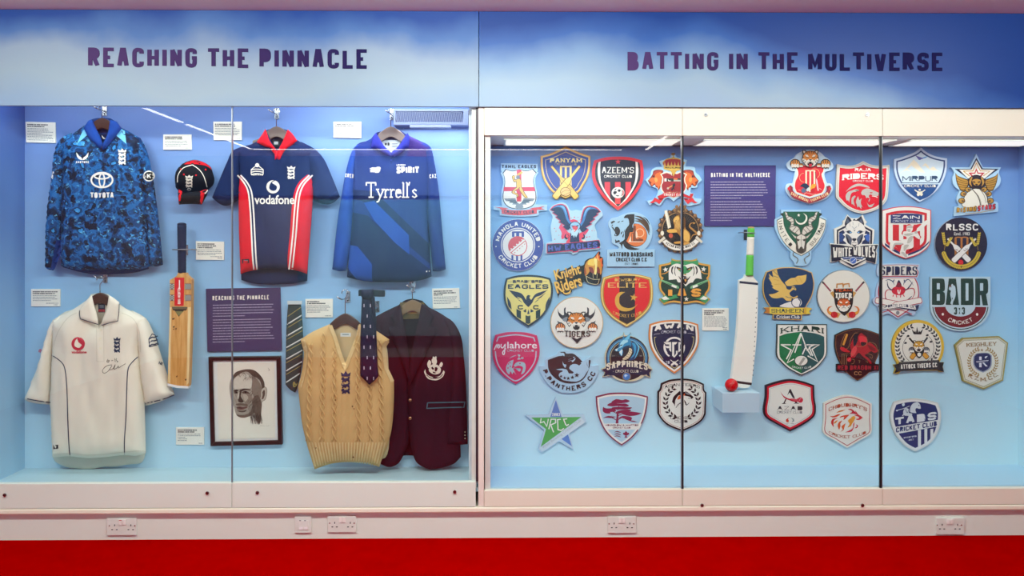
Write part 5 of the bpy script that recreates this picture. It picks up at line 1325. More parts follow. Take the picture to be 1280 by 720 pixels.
for pth in ('425,470 440,450 470,455 460,480 440,490', '455,500 500,505 480,515', '480,440 500,425 520,440 500,460', '440,430 470,415 450,440'): b.p('34333a', pth)
b.l('4a4a50', '530,430 540,470 525,510', 6).l('d8404a', '548,440 552,470 545,505', 12)
b.on('lettering').txt('f0ede6', "AZEEM'S", 485, 226, 400, 78, .15, .1).txt('f0ede6', 'CRICKET CLUB', 485, 281, 350, 33, .18)
b.done()
# ---- two red lions and crown
b = Badge(798, 188, 'badge', 'red crest badge of two orange lions under a gold crown')
b.board('a9d3ee', '436,22* 465,60 480,85 540,100 606,122* 590,200* 700,210 715,270 760,310* 795,370* 740,420 735,455 700,470 660,465* 650,520 690,545 700,590 790,605* 770,660 700,680 610,690 550,590 500,590 440,638* 385,595 330,610 265,690 190,655 145,685 110,630* 200,605 230,560 245,520 235,480 180,455 140,440 90,370* 150,310 165,250 220,210 300,205* 260,135* 340,110 400,85 415,45')
b.on('emblem')
for sgn in (1, -1):
    def mm(s_): return [(436+sgn*(x-436), y) for x, y in P(s_)]
    b.poly('8c3426', mm('118,378* 150,340 175,300 190,255 250,240 310,255 300,300 290,400 270,470 250,505* 240,470 215,460* 205,430 170,450 145,430'))
    b.poly('e27034', mm('128,376* 160,345 190,330 200,285 240,265 285,275 292,320 285,400 262,460 248,485* 236,450 218,440* 200,410 172,436 155,420 165,400'))
    b.poly('b8442e', mm('185,300 210,265 270,250 300,262 260,275 225,290 200,320')); b.poly('f0a050', mm('200,350 230,340 240,380 215,400')); b.poly('5a2018', mm('180,320* 200,312 205,335 185,338'))
b.p('efe3cf', '272,298* 300,285 350,265 400,280 440,268 480,280 530,262 580,285 608,300* 585,345 590,400 608,440 590,500 540,555 440,600* 340,555 290,500 275,440 295,400 298,345').p('a02e32', '290,304* 350,282 400,296 440,284 480,296 530,280 590,304* 572,345 576,400 592,440 575,500 530,545 440,588* 350,545 305,500 290,440 308,400 312,345')
b.p('2f3a36', '325,350 550,350 550,388 325,388', None, False).p('efe9df', '325,350 352,350 352,388 325,388', None, False).p('e07a3c', '440,348 490,348 490,366 440,366', None, False).p('b9b5ac', '440,368 550,368 550,388 440,388', None, False).p('efe9df', '372,360 384,376 408,378 396,386 374,382')
b.p('2a2a30', '420,440 450,410 460,440 445,460 460,500 440,480 420,505 410,480 428,465').l('e0a060', '375,470 425,440', 12).c('c8b8a8', 370, 474, 14, 14, 12)
b.p('cfa64a', '300,150* 340,240* 435,262 545,240* 580,150* 540,120 500,100 450,86 440,30 425,86 370,100 330,120').p('a83034', '310,160* 322,195 360,190 400,186 435,184 480,186 520,190 560,195 566,160* 530,125 490,112 436,108 380,112 340,125')
for x in (330, 372, 414, 456, 498, 540): b.p('e0bb5c', f'{x-14},200 {x},140 {x+14},200', None, False)
b.p('e0bb5c', '318,204* 436,196 560,204* 550,236 436,250 326,236').c('8f6a2c', 436, 46, 26, 18, 14).p('cfa64a', '405,250 475,250 455,290 440,330* 424,290').p('efe3cf', '392,262 412,282 424,320* 405,300')
b.on('banner').p('cf2f36', '240,572* 300,545 330,520* 440,535 550,520* 580,545 640,572* 650,540* 690,540* 655,600 575,580 500,572 440,580 380,572 300,600 255,610*', None, True)
b.pp('e0323c', '205,590* 260,615 310,610* 262,672* 215,640 180,660 140,652* 175,630', 440).pp('8f1a22', '260,600* 315,596 300,616 265,618', 440)
b.on('lettering').bow('e9e4dc', 'CRICKET CLUB', 436, 572, 232, 34, -4, .22).bow('e9c9a0', 'COUNTY', 436, 530, 180, 10, -2, .25).txt('3a2a14', 'RAWALPINDI', 440, 228, 205, 20, .2)
b.done()
# ---- Mangla United
b = Badge(598, 270, 'badge', 'round blue and white badge with a half red cricket ball')
b.board('eceae6', circ(495, 363, 322, 326))
b.on('border').ring('4350a0', 495, 363, 262, 96, ry=265).ring('4350a0', 495, 363, 198, 11, ry=200).l('4350a0', circ(495, 363, 314, 318), 10, True)
b.on('emblem')
for x in (432, 492, 552): b.poly('4350a0', [(x-12 if x != 492 else x-20, 195), (x+18, 195), (x+18, 262), (x-12 if x != 492 else x-20, 262)])
b.poly('4350a0', [(430, 192), (568, 192), (568, 212), (430, 212)])
for x in (425, 483, 538): b.poly('4350a0', [(x-12, 490), (x+12, 490), (x+12, 558), (x-12, 558)])
b.c('d9565f', 491, 376, 120, 124).poly('efece6', circ(491, 376, 110, 114, 50, 230, 24))
b.l('efece6', '400,450 580,300', 30, smooth=False).l('d9565f', '402,462 590,306', 9, smooth=False)
for i in range(5):
    x, y = 410+i*34, 410-i*28; b.c('efece6', x, y, 9, 8, 8)
    b.poly('d9565f', [(448+i*31, 456-i*27), (466+i*31, 450-i*27), (452+i*31, 470-i*27)])
b.on('lettering').arc('efece6', 'MANGLA UNITED', 495, 363, 234, 0, 642, 56, True, .21, gap=.2).arc('efece6', 'CRICKET CLUB', 495, 363, 290, 180, 605, 56, False, .21, gap=.2).c('efece6', 220, 382, 9, 9, 10).c('efece6', 755, 382, 9, 9, 10)
b.done()
# ---- HW Eagles
b = Badge(670, 250, 'badge', 'badge of a dark eagle with raised wings on a pale blue and pink disc')
b.board('b4d6e8', '160,125* 200,75 260,45 330,30 390,60 430,130 500,125 570,130 600,80 690,65 760,80 820,140 835,195* 780,250 735,320 760,400 765,470* 790,485* 802,515 800,605 700,625 550,640 520,660 460,682 430,655 300,660 135,675* 118,655 122,540* 150,530 205,515* 190,420 185,330 200,250 205,200')
b.on('emblem')
for pth in ('290,340 320,300 350,360 400,400 380,450 330,490 315,460 320,410', '570,400 620,360 660,370 620,430 590,450', '420,260 470,240 530,260 560,240 500,280 450,280'): b.p('e8486c', pth)
for x, y, r in ((230, 355, 7), (250, 390, 6), (285, 440, 6), (235, 490, 7), (635, 465, 9), (668, 458, 8), (700, 385, 6), (480, 215, 9), (440, 225, 6), (525, 215, 6), (730, 385, 5), (610, 480, 6), (290, 350, 6)): b.c('e8486c', x, y, r, r*.8, 8)
for sgn, dx in ((1, 0), (-1, 6)):
    def mm(s_): return [(488+sgn*(x-488)+dx*(sgn < 0), y+(28 if sgn < 0 else 0)*(1-min(1, abs(x-488)/340)*.2)) for x, y in P(s_)]
    b.poly('d8406a', mm('172,125* 210,78 270,52 335,50 385,85 412,160 430,250 440,290* 420,300 380,380 330,340* 350,320 275,275* 300,265 235,215* 262,205 195,160* 220,150'))
    b.poly('242c52', mm('180,125* 220,88 280,62 335,62 375,95 400,165 420,255 445,300* 420,360 385,372 335,330* 358,315 282,268* 310,258 242,208* 270,198 205,155* 228,145'))
    b.poly('4a7fc0', mm('200,110* 260,72 330,70 365,100 388,160 405,230 440,285* 420,300 380,240 350,150 320,100 260,88')); b.poly('7db4e4', mm('300,72 345,78 368,120 385,190 375,170 345,110'))
b.p('242c52', '430,290 488,268 545,290 560,340 530,380 545,440 540,530 430,530 425,440 445,380 418,340')
b.p('9cc8e8', '440,295 488,275 535,295 548,335 520,375 455,375 428,335').p('bfe0f0', '440,385 488,365 535,385 500,470* 488,440 475,475* 462,440 445,450*').p('e0505e', '452,330 490,318 522,335 515,365 480,405* 470,375').p('f2d8c8', '470,372 492,372 482,396*').p('242c52', '445,318 475,325 468,332 448,328').p('242c52', '500,325 530,312 528,324 508,334')
b.pp('e8485e', '372,430 400,405 425,420 428,470 418,530 375,528 400,490 372,470', 484).pp('242c52', '360,440 380,420 372,460 400,478 380,490 358,470', 484).l('242c52', '395,430 412,450 405,480', 7)
b.p('f5ead8', '565,500 620,505 625,560* 605,520')
b.on('banner').p('d8406a', '135,548* 330,540 340,565* 352,540 640,515* 770,498* 795,510 795,590 780,600 545,625 530,645 460,655 430,640 135,668*').p('232850', '142,555* 322,548 335,590* 358,548 640,522* 765,506* 786,516 786,585 540,615 520,636 462,645 435,628 142,660*')
b.on('lettering').txt('5560b4', 'HW', 236, 642, 165, 76, .24, rot=-3).txt('5560b4', 'EAGLES', 568, 612, 405, 74, .24, rot=-3.6)
b.done()
# ---- Watford Badshahs
b = Badge(740, 262, 'badge', 'pale blue badge of a roaring lion with an orange city disc in its mane')
b.board('a3cbe6', '205,165* 240,110 320,90 400,55 470,35 560,35 650,75 720,150 755,260 740,370 700,450 655,495* 785,495* 782,712* 188,712* 188,500* 330,490* 330,460 260,420 250,370 240,300 235,250 210,215')
b.on('emblem')
b.p('1f2229', '400,105 430,65 530,55* 528,160* 505,200 515,270 470,290 455,340 425,390* 460,440 520,475 600,490* 540,505 460,500 410,470 385,430 375,500* 360,440 335,420* 400,380 410,340 412,270 440,220* 465,180 450,110')
b.taper('4a372a', '525,78 600,95 660,140 700,200 720,290', 30).taper('4a372a', '530,110 590,125 640,160 685,220 715,320', 30).taper('5c4634', '530,140 600,150 650,190 690,260', 24).taper('1f2229', '640,90 690,130 720,190', 14)
b.c('1f2229', 540, 320, 150, 146).poly('a3cbe6', [(470, 140), (520, 175), (510, 250), (460, 290), (420, 400), (380, 340), (430, 200)])
b.p('1f2229', '400,105 430,65 530,55* 528,160* 505,200 515,270 470,290 455,340 425,390* 415,420 385,430 375,500* 360,440 335,420* 400,380 410,340 412,270 440,220* 465,180 450,110')
b.p('e0783c', '520,185* 580,178 640,215 680,280 682,350 650,415 590,452 530,455 470,430 430,395* 460,330 475,285 515,275')
b.ring('f2c8a0', 598, 290, 50, 9).p('7a4028', '490,395 490,295 520,290 520,200 548,200 548,395', None, False).p('e0783c', '498,395 498,300 512,300 512,395', None, False).p('f2dcc4', '460,405 460,385 486,330 490,405', None, False).p('f2dcc4', '548,270 566,290 570,345 548,345').p('7a4028', '550,365 575,370 590,355 640,370 640,395 550,395', None, False).l('f2dcc4', '450,402 645,402', 8, smooth=False)
b.p('1f2229', '235,155* 270,140 290,150 265,165 245,178').p('1f2229', '315,160 350,145 335,162').p('1f2229', '365,145 395,138 380,152')
b.p('1f2229', '238,205* 270,225 320,215 350,255 345,300 320,328 280,325 290,290 275,260 262,245').p('a3cbe6', '270,222 278,250* 290,225').p('a3cbe6', '290,320 296,298* 306,322')
for pth in ('290,370 310,400 295,420', '330,380 350,400 300,410', '360,290 385,270 365,310', '380,330 400,300 390,350', '250,185 262,200 250,205'): b.p('1f2229', pth)
b.on('lettering').txt('22262c', 'WATFORD BADSHAHS', 490, 588, 540, 56, .24, .18, gap=.12).txt('22262c', 'CRICKET CLUB C.C', 492, 648, 384, 46, .24, .18, gap=.12).txt('3a4a58', 'EST. 2005', 494, 690, 168, 24, .14)
b.done()
# ---- round ornate lion
b = Badge(802, 250, 'badge', 'round black and bronze badge of a seated lion holding a bat over a scroll')
ou = []
for i in range(96):
    a = 2*math.pi*i/96; k = 1+.07*max(0, math.cos(a*12))+.035*math.cos(a*36); ou.append((484+268*k*math.sin(a), 380-268*k*math.cos(a)))
b.board('3a2d28', ou, edge='2a201c')
b.on('border')
for i in range(24):
    a = 2*math.pi*i/24; x, y = 484+262*math.sin(a), 380-262*math.cos(a); b.c('8a6440' if i % 2 else '6b4a34', x, y, 24, 24, 10); b.c('c99a5c', x-4, y-5, 8, 8, 8)
b.c('17171d', 484, 380, 236, 236).ring('b08a58', 484, 380, 228, 9)
for i in range(24):
    a = math.radians(-95+i*8); b.l('5a564e', [(484+150*math.sin(a), 380-150*math.cos(a)), (484+205*math.sin(a), 380-205*math.cos(a))], 4)
b.on('emblem').p('6a4c34', '430,110 455,100 490,45* 515,100 540,110 535,180 440,180').c('8a6440', 440, 85, 22, 22, 12).c('8a6440', 540, 85, 22, 22, 12).c('c99a5c', 490, 60, 14, 22, 10).c('b08a58', 490, 150, 26, 16, 12).c('b08a58', 460, 140, 12, 12, 10).c('b08a58', 520, 140, 12, 12, 10)
b.p('efe6d0', '285,135* 320,125* 345,230 368,340* 330,358* 305,240').l('b9ad92', '322,140 350,335', 5)
b.p('b07a34', '400,235 430,200 470,190 520,200 550,250 545,330 560,370 600,410 610,470 590,520 510,530 500,480 470,440 440,410 340,400 330,375 400,360 410,330 395,270').p('6a4420', '470,190 520,200 550,250 545,330 520,370 480,380 470,320 490,260').p('e6b860', '402,240 430,210 460,205 470,240 440,270 405,275')
for i in range(9): b.taper('e0b264', f'{440+i*10},{230+i*8} {430+i*11},{300+i*8} {410+i*13},{360+i*4}', 9)
b.p('e2ae52', '320,375 400,362 440,380 430,405 340,408').p('e6b45c', '540,370 590,420 600,480 580,520 530,500 520,440').p('d8a04a', '410,525 490,515 510,540 420,545').p('d8a04a', '490,545 590,525 590,555 500,562')
b.taper('b88444', '610,500 640,440 690,420 640,370 600,330 620,290 670,290', 22).p('c8923c', '640,280 675,285 650,300')
b.p('3a2a22', '335,500 400,440 425,460 360,525', None, False).c('c8553a', 365, 445, 26, 30, 14).p('17171d', '420,260 440,255 430,265').c('efe6d0', 258, 415, 22, 30, 12).c('efe6d0', 715, 415, 22, 30, 12)
b.on('banner').p('8a8270', '250,520* 305,485* 390,545 484,568 590,545 675,480* 730,520* 640,600 560,628 484,636 400,628 320,590').p('efeae0', '262,520* 306,495* 390,555 484,578 590,555 674,490* 718,520* 630,594 556,620 484,628 404,620 326,584').p('e0d8c4', '205,520* 280,455* 300,480* 225,545*', None, False).p('e0d8c4', '765,520* 690,445* 672,475* 745,540*', None, False)
b.on('lettering').arc('2a2622', 'KEZAR BAGH LIONS CC', 484, 290, 318, 180, 400, 30, False, .2)
b.done()
# ---- Bradford Eagles
b = Badge(612, 340, 'badge', 'yellow shield badge edged in dark green with a dark eagle')
b.board('2f3f4e', '205,78* 340,45 485,36 640,48 760,78* 788,180 785,300 745,430 650,570 485,690* 320,580 215,450 178,330 180,190')
b.on('border').poly('eedf84', b.inset(24))
dk = '2f3f55'
b.on('emblem').p(dk, '240,228* 300,240 400,270 455,350* 465,300 490,288 512,300* 498,318 520,350* 570,280 640,250 725,226* 640,290 570,320 530,390 485,440* 430,385 395,330 320,300').pp(dk, '265,255* 340,310 385,345* 330,320', 485).pp(dk, '345,340* 380,355 412,388*', 485).pp(dk, '218,305* 262,385 275,470* 232,420', 485)
b.pp(dk, '455,460* 455,505 418,490*', 485).p(dk, '485,465* 500,525* 470,525*', None, False).pp('2c4448', '335,460* 392,490* 392,590* 338,560*', 485, False).p('3a4a48', '450,540* 510,540* 510,640* 485,650* 450,640*', None, False).p('eedf84', '450,540 480,552 512,540 512,535 450,535', None, False)
b.on('lettering').txt('4a4a50', 'BRADFORD', 475, 137, 370, 36, .12).txt(dk, 'EAGLES', 482, 210, 505, 56, .3, .22).txt(dk, 'C', 385, 468, 68, 55, .28).txt(dk, 'C', 578, 468, 68, 55, .28).l('8a8460', '228,122 285,122', 4).l('8a8460', '670,118 720,118', 4)
b.done()
# ---- Knight Riders
b = Badge(680, 308, 'badge', 'small cut-out badge of a flaming golden helmet beside gold gothic lettering')
b.board('1c1a1e', '140,350* 170,320 250,300 355,245* 360,270 420,255 450,230* 460,245 500,230 520,180 570,150 615,140 650,105 690,60* 705,80 690,120 735,145 740,240 725,330 715,420 690,470 620,480 530,455 500,420 490,450 440,465 340,510 350,560 300,600 240,590 215,560 190,600 175,640* 165,560 150,500* 145,450 165,440 150,390')
b.on('emblem').p('d2913a', '515,230 550,175 610,150 660,120 705,170 725,240 720,330 700,350 690,270 660,262 650,340* 625,345 610,270 560,262 570,310 520,370 505,300').p('f2cf5e', '560,170 620,155 640,190 625,240 570,235 545,220').p('f7e58a', '625,160 655,130 665,200 655,340 628,340 640,250').p('a8552c', '510,260 525,300 530,350 505,340').p('e86a30', '640,135 690,62* 680,115 700,110 695,150 735,140* 725,200 738,240 715,260 705,190 670,160').p('f5b060', '660,130 680,90* 676,130 690,180 670,165').p('8a3a34', '568,262 608,270 625,340 575,312').p('8a3a34', '662,264 692,275 698,320 668,335')
b.l('d9cfa0', '525,370 545,440 600,468 670,470 690,410', 6).l('d9cfa0', '530,372 610,410 700,410', 6).l('b8ae88', '612,330 615,400', 6).l('b8ae88', '665,340 662,400', 6)
b.on('lettering')
for nm, x, y, w, h, r in (('Knight', 155, 445, 330, 150, -15), ('Riders', 165, 590, 335, 150, -17)):
    for cc, o_, bo in (('8a5a22', 4, .045), ('f0c25a', 0, .02)):
        ps = font_text(nm, w, h, bo); c_, s_ = math.cos(math.radians(r)), math.sin(math.radians(r))
        b.polys(cc, [[(x+o_+a*c_+q_*s_, y+o_+a*s_-q_*c_) for a, q_ in p] for p in ps])
b.p('f0c25a', '230,545 260,580 310,570 335,530* 330,580 290,600 245,590').txt('9a9aa0', 'BATLEY', 300, 310, 110, 16, .2, rot=-24)
b.done()
# ---- Tigers round
b = Badge(672, 366, 'badge', 'round cream badge of an orange tiger leaping out with black claw marks')
b.board('d9b682', circ(490, 372, 330, 324), edge='c79a5a')
b.on('border').c('efece2', 490, 372, 321, 315)
b.on('emblem').pp('3a363c', '248,185* 265,240 310,280 330,275* 330,200 352,180* 350,240 375,262 400,300 350,340 300,325 260,270', 485).pp('3a363c', '245,345* 270,365 310,370* 280,385 255,378', 485).pp('8a949c', '310,330 370,300 400,350 340,360', 485)
tiger(b, 485, 352, 122, 'e08a3c')
for cx in (285, 688): paw(b, cx, 432, 58, 'e58a4a', '4a3430')
b.p('efece2', '370,440 420,430 485,475 550,430 600,440 590,470 485,490 380,470').p('3a363c', '420,560* 450,560 492,580 530,560 562,556* 495,632*').p('efece2', '455,548 492,575 530,548 510,530 470,530')
b.on('lettering').bow('4e3026', 'TIGERS', 497, 552, 320, 74, -8, .2, .14, True)
b.done()
# ---- Dewsbury Elite
b = Badge(736, 340, 'badge', 'red and black striped shield badge with a gold crescent and star')
b.board('c79a3a', '180,68* 320,30 475,20 640,35 780,72* 800,200 797,340 760,450 660,560 475,688* 300,580 195,460 155,340 152,200', edge='a8802e')
b.on('border').poly('ead58a', b.inset(9)).poly('b58a34', b.inset(22)).poly('e2262e', b.inset(38))
i2 = b.inset(38)
b.on('emblem').p('2c2a30', '382,50 578,50 578,600 478,650 382,600', None, False)
b.p('d6ac4a', '455,250* 380,255 332,320 335,410 385,475 460,492 545,470 612,400* 550,442 480,450 410,425 378,370 390,300').star('d6ac4a', 562, 318, 52, .38, 10)
b.on('lettering').bow('e0b85a', 'DEWSBURY', 482, 116, 315, 36, 0, .14).txt('e3c06a', 'ELITE', 482, 195, 485, 62, .3, .13, True).bow('e0b85a', 'CRICKET CLUB', 480, 566, 355, 36, -45, .16, .1, True)
b.done()
# ---- LAS
b = Badge(806, 318, 'badge', 'dark green badge edged in gold with a white tiger face over crossed bats')
b.board('c9ab4e', '180,130* 320,98 340,52* 400,70 490,72 590,70 655,52* 670,98 818,128* 815,260 795,300* 818,360 810,440 770,510 820,560* 745,628* 640,600 500,620 360,600 240,628* 180,560* 235,520 190,450 178,370 205,300* 182,270', edge='a88c3c')
b.on('border').poly('e6a24a', b.inset(9)).poly('1e4238', b.inset(24))
b.on('emblem').l('e6a24a', '210,245 260,235 310,200', 10).l('e6a24a', '790,245 735,235 690,200', 10)
b.p('3f9c62', '335,70* 400,85 495,80 590,85 662,70* 668,130 600,150 400,150 330,130').p('f1eee4', '300,200 330,145 400,115 495,135 590,115 660,145 695,200 712,310* 640,300 600,350* 560,360 510,400* 470,350 420,350 395,310* 300,320*').pp('2a2c2e', '335,165 360,150 345,200 352,250 330,220', 495).pp('2a2c2e', '375,160 390,150 375,210 390,270 368,230', 495).pp('2a2c2e', '420,270 450,300 470,340 440,310', 495).p('3f9c62', '400,170 450,180 495,140 545,180 600,165 560,220 520,235 500,255 480,235 440,215').pp('2a2c2e', '400,155 470,180 460,200 405,180', 495).pp('e6a24a', '418,176 450,188 425,190', 495)
b.p('2a2024', '470,285 500,270 530,290 535,340 505,375 475,340').p('e6a24a', '495,315 520,315 510,345').pp('f1eee4', '480,285 490,288 484,310', 502).pp('e6a24a', '505,250 520,245 510,262', 505)
for sgn in (1, -1):
    def mm(s_): return [(498+sgn*(x-498), y) for x, y in P(s_, None, False)]
    b.poly('7fc08a', mm('195,330 215,315 420,395 430,425 400,425')).poly('2a6a48', mm('208,330 400,400 405,415 395,415')).poly('f1eee4', mm('340,375 400,395 395,425 330,400'))
    b.poly('3f9c62', mm('215,535 265,505 285,520 400,500 420,540 300,570 240,610 200,570')).poly('f1eee4', mm('205,545 260,520 310,560 240,570'))
b.star('f1eee4', 258, 190, 36, .42, -8).star('f1eee4', 735, 185, 36, .42, 8).star('f1eee4', 520, 558, 32, .42)
b.on('lettering')
for t_, x, w in (('I', 320, 56), ('A', 465, 118), ('S', 643, 120)): b.txt('24302c', t_, x-4, 548, w+16, 128, .42 if t_ != 'I' else .5, .3).txt('efa94a', t_, x, 530, w, 104, .42 if t_ != 'I' else .5, .26)
b.done()
# ---- mylahore
b = Badge(598, 412, 'badge', 'pink shield badge with white lower case lettering and a grey curled horse')
b.board('d83a6a', '210,70* 340,38 470,32 610,42 730,75* 760,200 762,310 730,420 640,560 470,684* 300,570 215,450 178,320 180,190')
b.on('border').l('b9c8d4', '228,150* 250,95* 470,65 690,100* 708,150*', 15, False).l('b9c8d4', '212,270 225,370 265,470 350,570 465,640 580,570 670,460 712,370 722,268', 15)
b.on('emblem').p('a9c4cc', '440,375* 380,405 345,470 355,530 385,558 400,520 425,558 440,530 475,570* 440,500 445,470 510,525 530,490 470,480 420,480 430,430').p('a9c4cc', '440,450* 470,415 520,400 580,420 592,480 570,540 530,560* 555,500 550,465 500,450 460,465').p('a9c4cc', '385,360 430,330 475,320 410,350').p('a9c4cc', '490,310 525,320 510,345 530,370 485,372 505,345').c('a9c4cc', 548, 356, 18, 12, 12)
for x, y in ((375, 430), (395, 415), (370, 480), (400, 460), (520, 425)): b.c('d83a6a', x, y, 9, 8, 8)
b.on('lettering').txt('f7f0f0', 'lahore', 547, 236, 372, 84, font=True, bold=.012).l('f7f0f0', '196,255 215,210 235,185 232,225 255,185 262,215 250,235', 13).l('f7f0f0', '285,180 282,215 305,228 335,185 330,240 325,300 310,312 305,280 345,235', 13).txt('b9c8d4', 'CRICKET CLUB', 527, 276, 335, 26, .15)
b.done()
# ---- P Panthers
b = Badge(664, 430, 'badge', 'pale blue badge of a black panther head over an arc of lettering')
b.board('aed2e8', '105,275* 175,265 185,190 330,125* 345,92 430,80 550,105 620,170 640,215 740,160* 740,265 840,262* 835,350 790,450 700,550 590,600 480,612 360,600 250,540 170,450 120,360')
k_ = '3a3438'
b.on('emblem').p(k_, '208,200* 330,155 400,140 360,100* 420,98 440,120 520,120 575,155 640,220* 615,235* 625,245 600,270* 560,250 510,255 475,300 500,330 530,350* 520,368 470,368* 440,318 395,320 390,345 360,360 345,395 380,440 430,458 560,470 640,430 690,360 720,310 700,270* 690,220* 715,290 720,200* 742,210 725,300 690,390 630,460 540,492 430,490 340,455 260,390 215,310')
b.p('aed2e8', '480,290 500,262 560,262 580,280 540,300 525,330* 495,318').p('aed2e8', '390,215* 410,250 440,262 425,300* 400,265').p('aed2e8', '310,318* 390,308 430,322 380,330').p('aed2e8', '372,112 410,115 415,150 395,140')
for pth in ('462,195 510,180 480,192', '458,215 520,200 490,212', '505,215 540,185 545,165 552,190 520,225', '520,170 540,160 535,175'): b.p('aed2e8', pth)
for i, (x, y, r) in enumerate(((373, 405, 22), (418, 425, 23), (463, 430, 24), (515, 418, 26), (570, 390, 33))): b.star(k_, x, y, r, .42, -10+i*3)
b.txt('aed2e8', 'EST. 2003', 668, 375, 130, 18, .2, rot=-55)
b.on('lettering').arc(k_, 'P.PANTHERS CC', 480, 235, 352, 183, 880, 62, False, .27, .2, gap=.32)
b.done()
# ---- Sapphires
b = Badge(736, 410, 'badge', 'round charcoal badge of a blue dragon head with a ribbon scroll')
b.board('d9cfae', '440,55* 455,90 500,92 525,58* 520,95 600,130 690,200 745,300 758,400 735,440* 800,520* 772,550 775,625* 700,595* 640,640 540,668 420,665 330,635 285,590* 172,615* 195,555 155,515* 215,490* 200,400 210,300 270,190 350,125 425,95', edge='b8ac8a')
b.on('border').c('2b2a33', 480, 378, 268, 276).ring('3a7fb0', 480, 378, 240, 28, -110, 110).ring('7fc4e0', 480, 378, 232, 8, -100, 100).ring('c9b890', 480, 378, 212, 7, -110, 110)
b.on('emblem').p('1e4f7c', '500,400 560,330 545,270 530,200 545,170 590,180 620,230 610,320 570,390').p('3f9fd0', '520,380 565,310 560,240 540,190 580,200 592,260 570,340').taper('6fc8e8', '560,170 600,200 625,250 600,330 570,390', 16).p('e6d8b4', '420,390 470,340 500,290 505,250 540,270 530,330 480,390')
for i in range(5): b.l('6a5a3c', [(440+i*18, 372-i*26), (485+i*13, 386-i*22)], 5)
b.p('2f8fc0', '325,275 370,240 380,190 420,140 432,70* 450,120 520,65* 510,130 530,180 520,235 460,240 420,260 430,300 412,355* 380,320 400,290 345,292').p('a9e0ee', '345,262 390,235 395,190 430,150 470,140 490,170 440,200 420,235').p('6fc8e8', '440,150 515,80 500,140').p('d8f0f2', '330,270 360,258 350,290').p('16202c', '385,220 425,205 410,222').p('d8f0f2', '380,300 420,268 410,345 395,320').p('1c3850', '420,270 500,245 510,215 440,235')
b.txt('8a8a86', 'EST', 310, 356, 34, 16, .2).txt('8a8a86', '18', 645, 356, 28, 16, .2)
b.on('banner').p('d9cfae', '205,470* 480,415 750,470* 745,560 640,575 480,560 320,580 205,560').p('25304a', '165,518* 230,500* 235,590* 182,605* 205,555*', None, False).p('25304a', '790,520* 730,500* 725,590* 766,612* 755,560*', None, False).p('25304a', '215,480* 480,425 742,480* 735,570 640,590 480,575 320,592 222,575')
b.on('lettering').bow('e6dfca', 'SAPPHIRES', 480, 492, 510, 88, 38, .2, .15).bow('d9d3c0', '- CRICKET CLUB -', 478, 556, 360, 34, 4, .14)
b.on('emblem').c('8a7a5c', 472, 608, 56, 54).c('3f7fc8', 472, 606, 44, 44).c('bfe0f4', 462, 596, 18, 16, 14).l('8fb4e8', '450,620 490,590', 8)
b.done()
# ---- Awan
b = Badge(794, 398, 'badge', 'navy shield badge edged in orange and white with crossed bats and a monogram')
b.board('e08a44', '182,75* 320,35 485,20 650,35 785,72* 798,220 785,340 730,450 640,570 490,690* 340,580 250,470 190,350 170,220', edge='c87434')
b.on('border').poly('f0ece4', b.inset(18)).poly('1d2448', b.inset(40))
b.on('emblem').l('d6c884', '262,235* 240,238* 245,300 270,390 310,460 350,515', 7, False).l('d6c884', '708,230* 732,232* 728,300 700,390 665,460 630,510', 7, False).ring('efeae0', 490, 362, 120, 24, -128, 128).ring('efeae0', 490, 362, 120, 22, -52, 52)
b.ring('efeae0', 490, 362, 126, 20, 118, 150).ring('efeae0', 490, 362, 126, 20, 210, 300).p('1d2448', '350,290 640,290 560,420 490,500 420,430', None, False)
b.p('efeae0', '355,296* 450,296* 450,420* 425,395* 425,372* 395,372* 375,345* 425,345* 425,325* 385,325*', None, False).p('efeae0', '462,296* 528,296* 508,325* 488,325* 488,470* 510,440* 510,405* 530,405* 530,445* 488,492* 462,465*', None, False).p('efeae0', '540,296* 602,296* 578,325* 560,325* 560,385* 605,345* 605,375* 540,425*', None, False)
b.bat('efeae0', 440, 518, 530, 585, 26).bat('efeae0', 540, 518, 450, 585, 26).l('d6c884', '440,590 490,622 540,590', 7, smooth=False)
b.on('lettering').bow('efeae0', 'AWAN', 484, 130, 490, 78, 42, .34, .26, gap=.34).bow('c9c9d0', 'CRICKET CLUB', 484, 184, 315, 34, 6, .12).txt('c9c9d0', '20', 405, 568, 52, 36, .14).txt('c9c9d0', '23', 575, 566, 52, 36, .14).l('c9c9d0', '232,205 260,195 310,190', 4).l('c9c9d0', '655,185 700,188 735,200', 4)
b.done()
# ---- WRCC star
b = Badge(648, 496, 'badge', 'five pointed star badge in green and blue with a slanting pale band')
b.board('c3d8e8', '465,5* 560,225* 820,222* 850,310* 640,455* 690,660* 510,555* 290,700* 250,655* 320,412* 85,230* 378,222*', None, False, '9fb8cc')
b.on('emblem').p('6a8ccc', '468,40* 540,252* 400,252*', None, False).p('58b25e', '160,260* 785,252* 280,625* 345,405*', None, False).p('5f8cd0', '540,528* 620,470* 668,618*', None, False).p('d4e2ea', '790,262 830,322 300,685 262,640', None, False)
b.on('lettering').txt('f0efe8', '2003', 470, 240, 100, 38, .2)
for pth in ('285,268 275,325 320,310 355,370 375,275', '410,275 380,405', '405,280 465,280 465,325 405,350 440,445', '530,280 490,285 495,410 535,420 570,395', '610,275 565,280 590,345 605,360 630,342'): b.l('f4f0e8', pth, 14, smooth=False)
b.txt('b9c4cc', 'West Bowling Cricket Club', 552, 486, 590, 40, font=True, rot=-35.6, bold=.01)
b.done()
